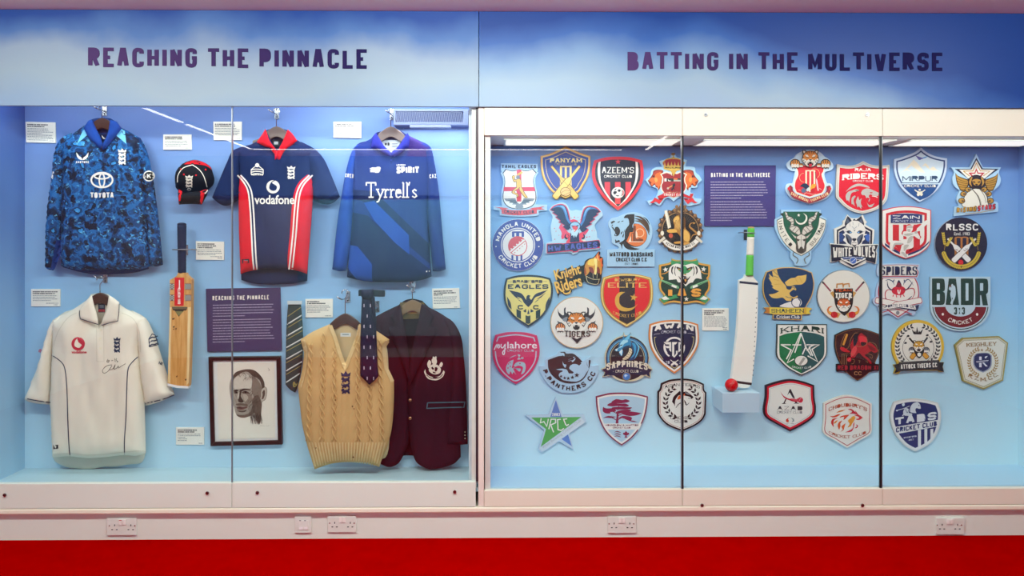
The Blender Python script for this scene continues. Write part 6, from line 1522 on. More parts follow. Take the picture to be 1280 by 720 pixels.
# ---- Hounslow & Whitton
b = Badge(730, 488, 'badge', 'pale blue shield badge of a maroon cedar tree')
b.board('8a2848', '150,78* 310,40 470,32 640,42 800,78* 785,220 745,370 670,510 580,610 470,690* 360,610 265,510 195,370 160,220')
b.on('border').poly('f0ebe2', b.inset(15)).poly('b4d2e2', b.inset(36)).p('f0ebe2', '240,415 720,415 690,490 275,490', None, False)
mr_ = '8f2e50'
b.on('emblem').p(mr_, '395,412 405,340 410,270 435,270 430,340 430,412', None, False)
for pth in ('340,150 400,110 480,120 520,110 570,130 540,150 470,160 400,160', '290,185 340,155 440,165 520,165 560,190 520,205 430,195 350,200', '350,215 430,205 540,210 600,215 560,235 450,240 370,235', '235,250 240,205* 280,225 370,225 400,260 340,270 280,270', '400,270 470,245 570,240 580,260 500,275 430,290', '470,285 560,265 640,270 720,285* 660,310 580,320 520,310', '240,345 300,320 360,325 400,330 340,345 290,342', '430,350 480,320 560,325 600,345 580,380 540,370 480,345', '560,375 620,380 670,395* 610,392', '235,255 300,255 330,285 270,285'): b.p(mr_, pth)
for pth in ('410,330 460,300 500,290', '420,370 470,340', '410,290 360,260', '405,370 340,335', '420,250 440,180'): b.l(mr_, pth, 9)
for y in (520, 548, 575): b.taper(mr_, f'378,{y+6} 405,{y-6} 440,{y} 462,{y+10}', 10)
b.p(mr_, '525,510 540,530 532,570 545,588 505,588 518,570 510,530').pp(mr_, '485,540 505,528 520,560 500,555', 526)
b.on('lettering').txt('8a4a60', 'HOUNSLOW & WHITTON', 475, 445, 410, 22, .2).txt('8a4a60', 'CRICKET CLUB', 470, 476, 220, 20, .2)
b.done()
# ---- Asian Tigers
b = Badge(804, 470, 'badge', 'cream shield badge edged in black with a tiger profile in a laurel wreath')
b.board('1d1618', '225,95* 340,50 490,36 640,52 760,100* 762,170 790,205* 785,340 780,475* 740,550 650,620 490,692* 330,630 240,560 182,475* 180,340 182,195* 212,160')
b.on('border').poly('e9e6dc', b.inset(20)).l('b8604a', b.inset(32), 5, True)
b.on('emblem').wreath('1d1a1e', 485, 330, 205, 200, 322, 9, 62, 14)
b.p('1d1a1e', '360,325* 380,260 430,210 455,185* 480,205 540,195 590,230 628,260* 600,290* 590,265 540,250 500,245 450,240 420,270 400,310 395,380* 380,345').p('e0662e', '430,295 440,255 480,235 478,275').p('e0662e', '495,240 520,220 515,245').p('1d1a1e', '510,300 530,320 545,360* 575,330 560,355 535,365').l('1d1a1e', '410,400 430,360 470,330', 5).l('1d1a1e', '425,385 450,350 480,340', 4).l('1d1a1e', '560,280 610,280 625,265', 5).p('8a8a90', '520,205 560,210 580,235 540,225')
b.on('lettering').bow('2a2a2e', 'ASIAN TIGERS', 488, 124, 440, 36, 34, .16, .1, True).txt('2a2a2e', 'CRICKET', 475, 540, 270, 34, .14, .1, True).txt('2a2a2e', 'CLUB', 474, 582, 165, 30, .14, .1, True)
b.done()
# ---- red shield with tiger on top
b = Badge(964, 184, 'badge', 'red shield badge topped by a tiger head and paws, with helmet and stumps')
b.board('c3dcef', '480,30* 560,40 620,70 670,120* 720,150 770,210 775,255 740,290 680,305* 665,340 680,400 700,450* 750,460 772,520 745,580 690,640 600,680 480,715* 380,680 270,650 210,590 178,520 200,460 270,450* 285,380 300,300* 240,290 200,250 195,205 240,160 290,130 320,90 400,45')
b.on('emblem').p('f0e4d0', '285,235* 370,215 485,240 600,215 668,215* 660,300 640,340 660,420 680,480 668,540 640,580* 560,600 480,632* 400,600 310,570* 285,500 290,430 325,350 318,280').p('dc2636', '298,240* 370,222 485,246 600,222 660,222* 650,300 628,340 650,420 668,480 655,530 630,570* 560,590 480,618* 400,590 320,560* 298,500 304,430 338,350 330,280')
b.stumps('e9e2c4', 437, 540, 300, 470, 20).poly('e9e2c4', [(478, 470), (496, 470), (490, 560), (474, 560)]).bat('e2b8c0', 550, 310, 588, 545, 20, '5a2030').ring('e8c890', 410, 380, 56, 4, 180, 360).ring('e8c890', 545, 330, 60, 4, -60, 150)
b.p('1d2a4a', '355,490* 400,455 440,455 475,490 465,520 440,530 400,500').p('cfd4d8', '440,530 470,500 475,540 450,552').p('5a6a8a', '375,545 400,510 440,545 400,572').c('c8202e', 518, 540, 28, 28, 16).p('f0a030', '490,500 520,460 560,470 540,510 515,515 495,530').l('f0e4d0', '340,535 370,540', 4).l('f0e4d0', '600,515 630,530', 4).l('f0e4d0', '412,585 440,570 520,590 560,585', 4)
for cx, fl in ((300, 1), (680, -1)): paw(b, cx, 205, 60, 'e59a4e', '2a2224')
for cx in (375, 595): paw(b, cx, 225, 26, 'e59a4e', '2a2224')
tiger(b, 490, 138, 108, 'e8923e', tongue='d83a4a')
b.on('banner').p('8a2434', '212,520* 235,475 270,500* 275,545 330,590 480,640* 640,590 690,545 690,490* 735,480 748,525* 720,590 640,650 480,705* 340,660 250,610').p('b83a48', '240,540* 280,560 340,606 480,655* 630,604 690,560 720,540* 700,600 630,640 480,688* 340,644 262,600').c('d8303e', 222, 518, 18, 22, 12).c('d8303e', 734, 520, 18, 22, 12)
b.on('lettering').txt('f0d8a0', 'EAST ORDSAL', 352, 640, 240, 34, .2, rot=24, serif=False).txt('f0d8a0', 'TIGERS CLUB', 610, 640, 240, 34, .2, rot=-24)
b.done()
# ---- Raja Riders
b = Badge(1030, 198, 'badge', 'red shield badge edged in silver with a silver lion head')
b.board('ddd8d0', '165,72* 240,86 330,92 420,72 492,35* 570,72 660,90 740,90 820,80* 812,250 800,450 770,540 690,620 590,665 480,692* 370,665 270,610 190,530 152,470 155,270', edge='b3aca4')
b.on('border').poly('b9b3aa', b.inset(10)).poly('ddd8d0', b.inset(18)).poly('dc1230', b.inset(36))
sv = 'bdb7b2'
b.on('emblem').p(sv, '270,420* 320,365 400,320 480,320 550,345 575,370* 520,360 440,345 380,360 320,385').p(sv, '270,470 300,420 350,400 400,385 440,400 400,415 350,430 330,470 315,555* 300,520 285,530').p(sv, '345,500 380,465 395,480 370,520 385,600* 360,570 345,570').p(sv, '400,540 425,475 440,520 470,500 460,560 490,620* 470,600 465,635* 435,600 420,615 410,580')
b.p(sv, '465,430 490,390 550,375 620,400 685,430* 670,470 610,460 580,450 560,470 575,500* 540,490 530,500 510,460 480,460').p(sv, '560,545 578,500 560,520').p(sv, '535,545* 560,580 600,575 630,560* 600,605 560,605').p('dc1230', '570,425 610,425 590,437').l('ece6e0', '600,470 640,475 668,490', 9).p('8a857f', '390,400 420,392 440,402 410,410')
b.on('lettering').txt('f2ede6', 'RAJA', 486, 160, 200, 38, .2, .14, True).bow('f2ede6', 'RIDERS', 486, 256, 515, 72, 18, .27, .2, True, gap=.16).txt('f0d8d8', 'CRICKET CLUB', 486, 294, 252, 24, .18)
b.done()
# ---- Mirpur
b = Badge(1102, 182, 'badge', 'pale blue shield badge of cream mountains over a navy base')
b.board('c9d9ee', '492,22* 560,80 650,125 740,148 818,160* 815,280 785,400 720,520 620,620 475,705* 350,625 250,530 190,420 158,300 160,170* 240,150 340,115 430,75', edge='a8bbd8')
b.on('border').poly('20427e', b.inset(26)).poly('d4e6f2', b.inset(44)).p('d4e6f2', '245,470 730,470 720,485 260,485', None, False)
b.on('emblem').p('20508e', '268,484* 712,484* 660,570 580,640 478,682* 370,610 300,540', None, True)
b.p('f2e9d2', '225,350* 300,290 400,175* 440,210 480,260 545,340* 490,335 440,300 390,265 370,250 340,280 320,290 390,335* 310,310').p('f2e9d2', '505,270* 545,222 590,260 600,290 645,262 690,300 740,330* 680,310 650,315 600,300 560,270 545,250').p('5a5aa8', '420,120* 470,140 530,160* 500,170 470,180 450,160').p('5a9ad8', '510,150 585,130* 540,158').l('20427e', '258,466 706,466', 9, smooth=False)
b.bat('efe6d2', 412, 552, 510, 620, 34).bat('efe6d2', 545, 552, 445, 622, 34).c('efe6d2', 476, 552, 15, 13, 12)
b.on('lettering').txt('2e4a6c', 'MIRPUR', 480, 446, 440, 68, .14, .12).txt('e8e2d8', 'CRICKET CLUB', 480, 520, 398, 32, .2)
b.done()
# ---- Rising Stars
b = Badge(1170, 190, 'badge', 'star topped badge of a winged lion holding a white ball', 8.78)
b.board('b4d6ee', '443,20* 515,168* 715,168* 690,225 712,300 690,370 610,440* 625,540* 680,560 680,655* 440,680 195,705* 205,600* 250,590 225,520 245,450 265,425* 200,370 180,290 200,225 165,168* 370,168*', edge='8fb3d0')
b.on('emblem').p('1d2444', '443,62* 512,180* 690,186* 545,290* 545,310 350,310 345,288* 205,186* 378,184*', None, False).p('efe8dc', '443,90* 500,192* 648,194* 535,290* 350,290* 255,194* 390,192*', None, False).l('c8963c', '300,210 405,208 443,120 488,208 590,210 520,262', 9, False, False).l('c8963c', '300,210 370,265', 9, smooth=False).p('c8303c', '443,178* 465,226* 535,226* 500,268 390,268 355,226* 422,226*', None, False).p('efe8dc', '443,205 455,238 505,240 480,262 410,262 385,240 430,238', None, False)
b.pp('4a3420', '212,228* 240,260 300,285 360,310 355,370 320,430 270,425* 240,370 222,310', 447).pp('c08e3e', '218,240* 245,270 300,295 350,318 345,365 315,420 275,418* 246,365 228,305', 447)
for i in range(5): b.ll('4a3420', f'{225+i*8},{285+i*32} {275+i*8},{312+i*25} {345},{330+i*18}', 5, 447)
b.p('2a2430', '350,330 375,275 440,250 510,275 540,330 530,390 490,405 445,420 400,405 365,385').p('c08e3e', '362,335 380,285 400,275 385,340 395,380').p('c08e3e', '530,335 512,285 492,275 508,340 498,380').p('c08e3e', '400,310 445,295 490,310 485,345 465,365 425,365 408,345').p('2a2430', '405,320 435,330 415,338').p('2a2430', '485,320 455,330 475,338').p('2a2430', '430,352 460,352 445,366')
b.p('4a4038', '300,600 300,520 330,450 400,405 450,398 510,415 560,470 570,540 555,600').p('efe8d8', '305,600 306,520 338,455 402,412 450,405 505,422 550,475 562,540 550,600').l('4a4038', '400,412 450,470 480,540 485,595', 9).l('4a4038', '480,408 530,480 548,560', 5).l('8a8070', '412,420 460,475 490,540 495,590', 5)
for sgn in (1, -1):
    for (x, y, r) in ((350, 412, 34), (300, 460, 34), (282, 535, 38)):
        xx = 440+sgn*(440-x)*-1 if sgn > 0 else 440+(440-x); b.c('4a3420', xx, y, r, r*.85, 14).c('c08e3e', xx, y, r*.82, r*.68, 14).p('3a3440', f'{xx},{y-8} {xx+sgn*44},{y+6} {xx},{y+12}', None, False)
b.on('lettering').txt('5a3a1a', 'RISING', 334, 662, 220, 62, .3, rot=-5, sk=.15).txt('c8963c', 'RISING', 332, 658, 208, 54, .22, rot=-5, sk=.15).txt('5a1a24', 'STARS', 556, 640, 198, 62, .3, rot=-7, sk=.15).txt('d0303c', 'STARS', 554, 636, 188, 54, .22, rot=-7, sk=.15)
b.l('c8963c', '320,680 480,662 640,632', 5)
b.done()
# ---- United Sultans
b = Badge(952, 260, 'badge', 'green shield badge of a long horned goat skull with a crescent moon')
b.board('a3cbe8', '242,22* 742,22* 742,95* 815,135* 808,230 780,320 720,430 620,540* 615,640 560,712 480,725 410,715* 400,670 360,620 362,550* 260,440 200,340 165,240 162,140* 242,98*', None, True, '86b0d0')
b.on('border').p('2a3a34', '190,150* 270,112* 270,60 722,60 722,112* 805,150* 795,250 760,340 690,450 600,540 495,602* 385,540 290,450 225,340 195,240').p('eee8da', '196,156* 268,120* 280,220 330,330 420,440 440,520* 495,555* 550,520 570,440 660,330 710,220 722,120* 798,156* 788,250 752,340 684,445 594,533 495,594* 390,533 296,445 232,340 202,240')
b.p('1c5e48', '272,45* 720,45* 715,170 690,270 640,360 560,450 495,500* 430,450 350,360 305,280 278,180', None, True)
b.on('emblem')
for sgn in (1, -1):
    def mm(s_): return [(495+sgn*(x-495), y) for x, y in P(s_)]
    b.poly('5a5450', mm('285,45* 320,55 335,95 390,120 410,165 405,215 450,225 480,260 490,320 480,360* 440,330 380,300 335,250* 355,220 360,180 310,140 295,90')); b.poly('d9d2c6', mm('292,52* 316,62 330,102 385,128 402,168 398,222 445,235 472,268 482,320 474,350* 440,322 385,292 348,250* 366,220 368,176 320,138 304,90'))
    for q_ in ('300,95 330,85', '310,130 345,105', '335,150 388,128', '360,180 400,165', '358,215 404,200', '350,245 405,225', '385,290 430,235', '420,312 465,262'): b.l('6a625c', [(495+sgn*(x-495), y) for x, y in P(q_, None, False)], 8)
    b.poly('cfc8bc', mm('362,305* 400,340 440,365 420,380*')); b.l('4a4a44', [(495+sgn*(x-495), y) for x, y in P('400,555 395,590 440,620 455,650 435,695', closed=False)], 11); b.l('9a9484', [(495+sgn*(x-495), y) for x, y in P('400,555 395,590 440,620 455,650 435,695', closed=False)], 4)
b.p('5a544e', '430,350* 470,330 495,318 520,330 560,350* 555,430 560,500 540,550 495,572* 450,550 430,500 436,430').p('ddd7cb', '440,360* 475,340 495,330 515,340 550,360* 540,430 530,500 495,535 460,500 450,430').pp('4a443e', '446,385 475,395 460,415 446,405', 495).p('4a443e', '470,510 495,480 520,510 520,552 495,560 470,552').l('8a847a', '495,350 495,480', 5).l('8a847a', '460,390 495,400 530,390', 4)
for x in (440, 455, 535, 550): b.l('5a544e', f'{x},470 {x+3},545', 5)
b.star('eee8da', 464, 90, 22, .42).p('eee8da', '515,62* 565,95 570,150 535,195 480,208 435,180 420,130* 445,170 485,188 525,175 550,135 545,95')
b.on('lettering')
for i, (ch_, x, y, r) in enumerate((('U', 212, 195, 78), ('N', 222, 262, 72), ('I', 240, 325, 65), ('T', 268, 368, 55), ('E', 302, 425, 50), ('D', 345, 480, 45))): b.txt('2a302c', ch_, x, y-10, 40 if ch_ != 'I' else 10, 42, .15, .1, True, rot=r)
for i, (ch_, x, y, r) in enumerate((('S', 640, 462, -45), ('U', 672, 422, -50), ('L', 698, 380, -55), ('T', 722, 330, -62), ('A', 742, 296, -68), ('N', 770, 246, -74), ('S', 782, 205, -80))): b.txt('2a302c', ch_, x, y+4, 38, 42, .15, .1, True, rot=r)
b.done()
# ---- White Wolves
b = Badge(1018, 264, 'badge', 'navy and white badge of a wolf head over a jagged name banner')
b.board('ece8df', '415,42* 450,80 500,88 560,80 605,45* 635,110 660,135* 645,170 750,230* 745,330 730,410* 805,412* 775,500 785,520 772,660* 650,625 640,650 480,715* 330,645 320,620 205,640* 205,600 215,480 195,400* 255,405* 250,220* 350,170 360,120 380,110', edge='c3beb4')
b.on('border').p('1c2238', '280,235* 390,180 610,180 725,240* 720,410 280,410', None, False).p('ece8df', '300,250* 390,205 610,205 700,255* 695,410 300,410', None, False).p('24345c', '310,260 400,215 600,215 690,265 690,410 310,410', None, False).p('3f6cc0', '640,290 690,300 680,380 640,350').p('30508c', '310,290 350,280 370,360 320,380')
b.on('emblem').pp('1c2238', '415,60* 380,150 395,185 470,150 450,90*', 500).pp('5a6478', '415,85* 395,150 440,140', 500)
b.p('f0ece4', '400,175 440,140 470,120 500,115 540,118 570,140 610,170 640,230 630,280 660,290 620,310 630,350 600,380 580,430 500,445 420,430 390,390 360,360 385,320 355,290 380,270 360,230 390,220').p('1c2238', '480,115 500,95 520,112 545,92 540,120 500,118')
b.pp('2a3248', '400,250* 440,240 478,270* 440,280 410,270', 502).pp('7ab4e8', '440,255 470,265 448,272', 502).pp('5a6478', '390,290 430,300 470,350 460,420 430,400 400,350', 500).pp('1c2238', '395,310 420,340 440,410 410,380', 500).p('f0ece4', '455,290 500,250 545,290 530,350 540,410 500,420 462,410 470,350').p('1c2238', '472,345 500,338 525,345 518,365 498,375 480,365').l('1c2238', '498,372 498,390', 5).l('1c2238', '470,400 498,388 528,400', 5).p('2a3248', '490,225 505,240 515,222 505,250').p('1c2238', '470,415 500,425 530,415 500,445')
for q_ in ('385,200 410,230', '375,250 400,262', '370,330 400,330', '440,150 450,190', '560,150 550,190', '480,130 485,170', '620,330 600,330', '625,250 600,262', '470,190 500,215 530,190'): b.l('9aa2b0', q_, 5)
b.on('banner').p('1c2238', '205,412* 330,422 480,450 650,428 795,420* 765,500 775,530 762,650* 640,610 480,700* 340,610 215,630*', None, False).p('ece8df', '330,600 480,672 640,600 640,585 330,585', None, False).p('2f4c86', '345,575 480,565 625,575 600,605 480,600 365,605', None, False).p('1c2238', '400,610 480,655 570,610 480,600', None, False)
b.on('emblem').c('3f6cc0', 485, 618, 42, 38).l('dfe8f4', '460,640 510,600', 7).ring('ece8df', 485, 618, 42, 6)
b.on('lettering').txt('ece8df', 'WHITE', 0, 0, 235, 130, .17, .13, warp=lambda a, q_: (232+a, 590-a*.12-q_*(1.14-a*.0014)), gap=.07).txt('ece8df', 'WOLVES', 0, 0, 272, 130, .17, .13, warp=lambda a, q_: (486+a, 552+a*.12-q_*(.82+a*.0014)), gap=.07).txt('c9d2e4', 'CRICKET CLUB', 485, 588, 240, 16, .2)
b.done()
# ---- Zain
b = Badge(1086, 252, 'badge', 'red, white and navy shield badge of a grey batsman swinging')
b.board('d8343f', '165,108* 320,70 480,58 640,72 778,105* 778,300 772,500 720,590 600,670 460,715* 320,660 200,570 162,510 160,300', edge='a82a34')
b.on('border').poly('eeeae2', b.inset(10)).poly('d42c38', [(x, y) for x, y in b.inset(52)]).poly('eeeae2', b.inset(84))
b.p('23356a', '200,515* 265,560 380,630 385,660* 300,615 205,550*').p('23356a', '495,650* 620,600 740,510 745,480* 748,520 640,615 490,675*')
b.on('emblem')
for x0, x1, yb in ((300, 378, 490), (432, 470, 470), (560, 640, 600)): b.p('d42c38', f'{x0},288 {x1},288 {x1},{yb} {x0},{yb}', None, False)
b.p('d42c38', '300,480 440,490 470,600 640,560 640,500 560,620 470,640 380,600 300,540', None, False).p('d42c38', '470,300 510,282 555,310 600,285 660,285 600,350 640,420 655,450 610,470 560,450 440,420 410,390', None, True)
b.bat('eeeae2', 590, 378, 735, 245, 46, hf=.12)
gy = 'c2beb6'
b.p('eeeae2', '470,340 480,305 520,295 548,315 545,360 520,385 480,380').p(gy, '470,335 490,305 530,300 546,330 500,330').p(gy, '480,345 520,345 515,380 490,378')
b.p('eeeae2', '430,380 470,370 540,385 600,365 610,390 640,440 632,470 600,455 560,430 540,480 520,520 470,540 400,520 320,520 300,580 320,600 270,600 262,540 290,490 400,490 470,470 470,440 430,425').p(gy, '440,410 500,395 560,400 520,425 460,425').p(gy, '500,450 550,430 530,500 480,520').p(gy, '320,520 430,520 400,540 330,545 310,600 295,600').p(gy, '580,370 612,372 600,400 570,395')
b.p('eeeae2', '420,540 500,530 470,600 460,640 490,690 450,700 410,640 390,640 400,590').p(gy, '440,550 500,540 470,590 440,620').p(gy, '410,630 450,640 480,685 450,690')
b.on('banner').p('2a3a70', '275,165 345,152 480,148 600,152 668,165 668,268 275,268', None, False)
b.on('lettering').txt('f0ece6', 'ZAIN', 468, 220, 338, 48, .26, .2).txt('c6cbd8', 'CRICKET CLUB', 470, 260, 342, 28, .16)
b.done()
# ---- RLSSC
b = Badge(1154, 268, 'badge', 'round navy badge with crossed white bats, stumps and yellow wheat ears')
b.board('26263c', circ(475, 368, 326, 332), edge='9aa0ac')
b.on('emblem')
for x in (405, 480, 552): b.poly('b8743a', [(x-13, 295), (x+13, 295), (x+13, 520), (x-13, 520)])
b.l('c8864a', '395,300 420,286 470,288 480,300 495,286 545,288 565,302', 14)
b.bat('5a4a44', 305, 300, 588, 590, 76).bat('efece6', 305, 303, 580, 585, 62, hf=.3).bat('5a4a44', 660, 300, 362, 595, 76).bat('efece6', 658, 303, 370, 588, 62, hf=.3)
for x, y in ((420, 440), (450, 460), (520, 450), (545, 432)): b.l('6a3a3c', f'{x-14},{y-8} {x},{y+8} {x+12},{y-6}', 6)
b.c('d8222e', 470, 600, 33, 33, 20).l('e86a70', '445,605 495,595', 4)
b.wreath('d9bd48', 476, 430, 224, 262, 188, 13, 50, 12)
for sgn in (1, -1):
    for (x0, y0, x1, y1) in ((268, 380, 248, 250), (300, 400, 350, 310)):
        for i in range(6):
            x, y = x0+(x1-x0)*i/5, y0+(y1-y0)*i/5
            for s2 in (-1, 1): b.poly('d9bd48', [(475+sgn*(q_-475), r_) for q_, r_ in ((x, y), (x+s2*20, y-10), (x+s2*14, y-30), (x, y-16))])
    b.l('c9ad48', [(475+sgn*(q_-475), r_) for q_, r_ in ((262, 450), (272, 400), (255, 260))], 4)
b.on('lettering').txt('f3efe8', 'RLSSC', 486, 202, 400, 86, .22, .17).txt('e9e4da', 'Estd. 1983', 484, 262, 195, 40, font=True, bold=.012)
b.done()
# ---- Shaheen
b = Badge(938, 332, 'badge', 'navy badge of a golden falcon striking a white ball over a yellow ribbon')
b.board('e2b566', '200,78* 340,32 470,20 620,32 770,85* 798,220 780,350 740,440 690,520* 770,535 735,570 755,605* 645,612* 640,682* 280,668* 285,605* 172,590* 200,560 170,525* 250,520* 185,420 158,320 160,200', edge='b98d45')
b.on('border').p('1d3f66', '208,84* 345,42 470,30 620,42 762,92* 788,220 770,348 730,436 680,525* 260,525* 195,416 168,320 170,200')
b.on('emblem').p('e2bc66', '330,48* 345,110 385,185 440,250 455,290 500,300 520,265 500,262* 550,262 575,300* 560,310 540,300 490,340 500,375* 540,395 585,375* 590,390 540,415 520,405 510,440* 460,440 440,430 400,400 330,410 270,400 228,360* 300,350 360,320* 310,300 265,270* 285,262 250,225* 270,225 222,150* 240,150 230,100* 285,150* 272,72*')
b.p('e2bc66', '430,210* 500,160 560,150 590,130 640,125 702,112* 690,190 640,235 560,240 500,255 455,250').l('1d3f66', '345,120 290,70', 6).l('1d3f66', '350,150 260,120', 5).l('c89a48', '360,190 290,170', 5).l('c89a48', '380,230 300,235', 5).l('c89a48', '560,160 600,225', 4).l('c89a48', '610,140 650,215', 4).l('1d3f66', '520,270 560,278 545,285', 5).l('1d3f66', '440,385 480,400 520,400', 6)
b.p('e8e6e2', '370,500 520,450 560,520 420,520').c('1d3f66', 578, 464, 66, 60).c('eceae6', 582, 462, 60, 54).l('1d3f66', '598,414 628,450 610,505', 12)
b.on('banner').p('d0843c', '175,526* 250,530 250,600 172,590 205,560*', None, False).p('e8cf4e', '240,520* 480,528 700,532 762,540* 730,570 752,602* 660,608 480,602 240,600*', None, False).p('d9b03c', '660,532 700,532 700,606 660,608', None, False).p('1d3f66', '295,614 632,618 630,672 290,660', None, False)
b.on('lettering').txt('1d3a50', 'SHAHEEN', 465, 588, 405, 46, .2, .14, True).txt('e9e6dc', 'Cricket Club', 470, 662, 290, 42, font=True, bold=.02)
b.done()
# ---- Team Tiger
b = Badge(1006, 334, 'badge', 'round cream badge of a small tiger shield over crossed bats and flaming balls')
b.board('e9e6db', circ(486, 362, 330, 328), edge='5a6068')
b.on('border').ring('9aa0a4', 486, 362, 324, 6)
b.on('emblem')
for sgn in (1, -1):
    X = lambda x: 480+sgn*(x-480)
    b.l('7a2a3a', [(X(228), 190), (X(325), 302)], 20).l('b8586a', [(X(232), 196), (X(322), 298)], 6).l('3a3a40', [(X(218), 182), (X(238), 204)], 22).poly('d9a45a', [(X(315), 320), (X(350), 300), (X(450), 420), (X(360), 385)]).poly('d9a45a', [(X(395), 560), (X(450), 580), (X(415), 635), (X(380), 625)])
    b.poly('e07a2e', [(X(x), y) for x, y in P('275,530* 290,575 330,600 360,580 380,560 330,560 300,540 310,510 350,485* 300,495')]).poly('f0b040', [(X(x), y) for x, y in P('285,545 320,585 350,575 325,565')]).c('c81c2a', X(368), 595, 44, 40, 20).l('e86a6a', [(X(345), 575), (X(352), 615)], 5)
b.l('c8863c', '400,260 402,212 475,205 480,255 490,212 552,205 556,250', 14, smooth=False)
b.p('2a2428', '360,270* 600,265* 605,400 590,490 550,560 495,608* 440,560 390,490 370,400', None, True)
b.p('2e2c30', '372,310 592,308 592,380 372,385', None, False); tiger(b, 487, 465, 92, 'e06a30', open_=False)
b.on('lettering').txt('e8662e', 'TEAM', 482, 306, 210, 34, .22).txt('f0ebe0', 'TIGER', 484, 386, 208, 66, .3, .22, True, gap=.14)
b.done()
# ---- Spiders
b = Badge(1076, 328, 'badge', 'white badge of a red spider under a navy name, edged in red and pale blue')
b.board('b8d0e8', '215,20* 480,12 735,18* 735,100 715,185 690,200* 725,270 742,360 735,440* 780,470 770,520 730,560 690,610* 655,665 580,640 465,705* 350,640 270,660 230,620 210,550* 165,520 150,470 185,430* 195,330 220,250 255,190* 215,170 200,110', edge='92a8c4')
b.on('border').p('b83248', '235,38* 480,28 720,36* 700,80 722,120 700,185* 480,180 275,185* 235,160 230,130 250,90').p('eeeae2', '245,44* 480,34 712,42* 690,80 712,120 692,172* 480,168 255,172* 240,150 240,120 258,90').p('b83248', '270,195* 480,190 680,195* 715,270 728,360 722,440 650,560 465,690* 300,570 225,440 215,340 235,260').p('eeeae2', '282,200* 480,196 668,200* 702,275 714,360 708,440 640,550 465,675* 312,560 238,440 228,340 248,262')
b.on('emblem').p('d82a40', '400,320 440,300 480,295 530,305 560,340 540,390 500,410 440,405 400,385 385,350').p('1d2c54', '450,270 475,220 505,270 500,300 455,300').p('8a2a3c', '440,290 475,250 510,290 500,310 450,310').p('eeeae2', '455,350 470,340 480,375 490,340 500,350 485,395 465,390')
for pth, cc, w in (('430,330 380,340 340,300 330,230', '1d2c54', 10), ('520,330 570,340 610,300 650,240', '1d2c54', 10), ('420,290 400,240 350,215 305,230', '4a5a80', 8), ('530,290 550,240 600,215 660,290', '4a5a80', 8), ('400,360 350,340 310,370 310,440 360,490', 'c03a4c', 8), ('550,360 600,330 660,330 670,400 620,480', 'c03a4c', 8), ('300,440 350,480 430,488', '1d2c54', 10), ('495,490 570,480 640,420', '1d2c54', 10), ('410,400 400,430', 'd82a40', 8), ('530,400 545,430', 'd82a40', 8), ('440,400 450,440', 'd82a40', 8), ('500,405 495,440', 'd82a40', 8), ('395,250 420,215', '4a5a80', 10), ('555,255 540,215', '4a5a80', 10)): b.taper(cc, pth, w*1.5)
b.bat('b83248', 640, 560, 180, 470, 80, hf=.2).bat('eeeae2', 630, 555, 186, 472, 64, hf=.2).bat('b83248', 300, 560, 765, 470, 80, hf=.2).bat('eeeae2', 310, 555, 758, 472, 64, hf=.2)
b.l('c03a4c', '250,630 400,590 520,600 640,650', 9).l('1d2c54', '640,590 480,580 350,600', 6).c('8a8a90', 462, 630, 22, 26, 12)
b.on('banner').p('1d2c54', '215,545* 240,530 300,545 480,512 640,540 730,530* 685,608 480,570 250,600*').p('eeeae2', '250,540* 480,506 680,540 690,590* 480,560 270,590*', None, False)
b.on('lettering').txt('1d2850', 'SPIDERS', 475, 158, 460, 108, .17, .11, True, gap=.14).bow('2a3050', 'SPORTS CLUB UK', 475, 556, 400, 36, 22, .16, .11, True)
b.done()
# ---- BADR
b = Badge(1150, 342, 'badge', 'pale badge with square top, big dark green letters and a red curved band')
b.board('c3d9e2', [(130, 40), (880, 40), (880, 430)]+circ(505, 400, 375, 318, 95, 265, 40)+[(130, 430)], edge='9fb8c2')
gn = '23443c'
b.on('border').ring('23443c', 505, 395, 345, 12, 94, 266, 300)
b.on('banner').poly('7d2028', circ(505, 395, 326, 278, 95, 265, 36)+circ(505, 395, 190, 142, 262, 98, 30))
b.on('emblem').c('efece2', 285, 508, 15, 17, 14).c('efece2', 714, 510, 15, 17, 14)
b.on('lettering').poly(gn, P('150,62* 270,62 305,85 310,200 285,225* 310,250 310,350 280,390 150,390*')).poly('c3d9e2', [(210, 120), (248, 120), (248, 195), (210, 195)]).poly('c3d9e2', [(210, 255), (248, 255), (248, 338), (210, 338)])
b.p(gn, '360,62* 450,62* 488,392* 322,390*', None, False).p(gn, '510,62* 630,62 665,90 668,360 635,392 512,392*').poly('c3d9e2', [(570, 120), (606, 120), (606, 338), (570, 338)])
b.p(gn, '690,64* 810,64 848,90 850,225 825,255* 850,396* 785,396* 765,270* 752,270* 752,396* 692,396*').poly('c3d9e2', [(750, 120), (790, 120), (790, 215), (750, 215)])
b.txt(gn, '313', 494, 512, 136, 92, .2).arc('e9e2d8', 'CRICKET', 505, 350, 288, 180, 345, 52, False, .2)
b.on('emblem').p('c3d9e2', '365,175 375,160 390,175 392,140 405,128 418,145 440,165 448,250 435,310 415,350 405,390 380,370 392,330 378,260 385,215 362,200').c('c8424a', 376, 156, 8, 8, 8).p(gn, '398,310 408,300 406,325')
b.done()
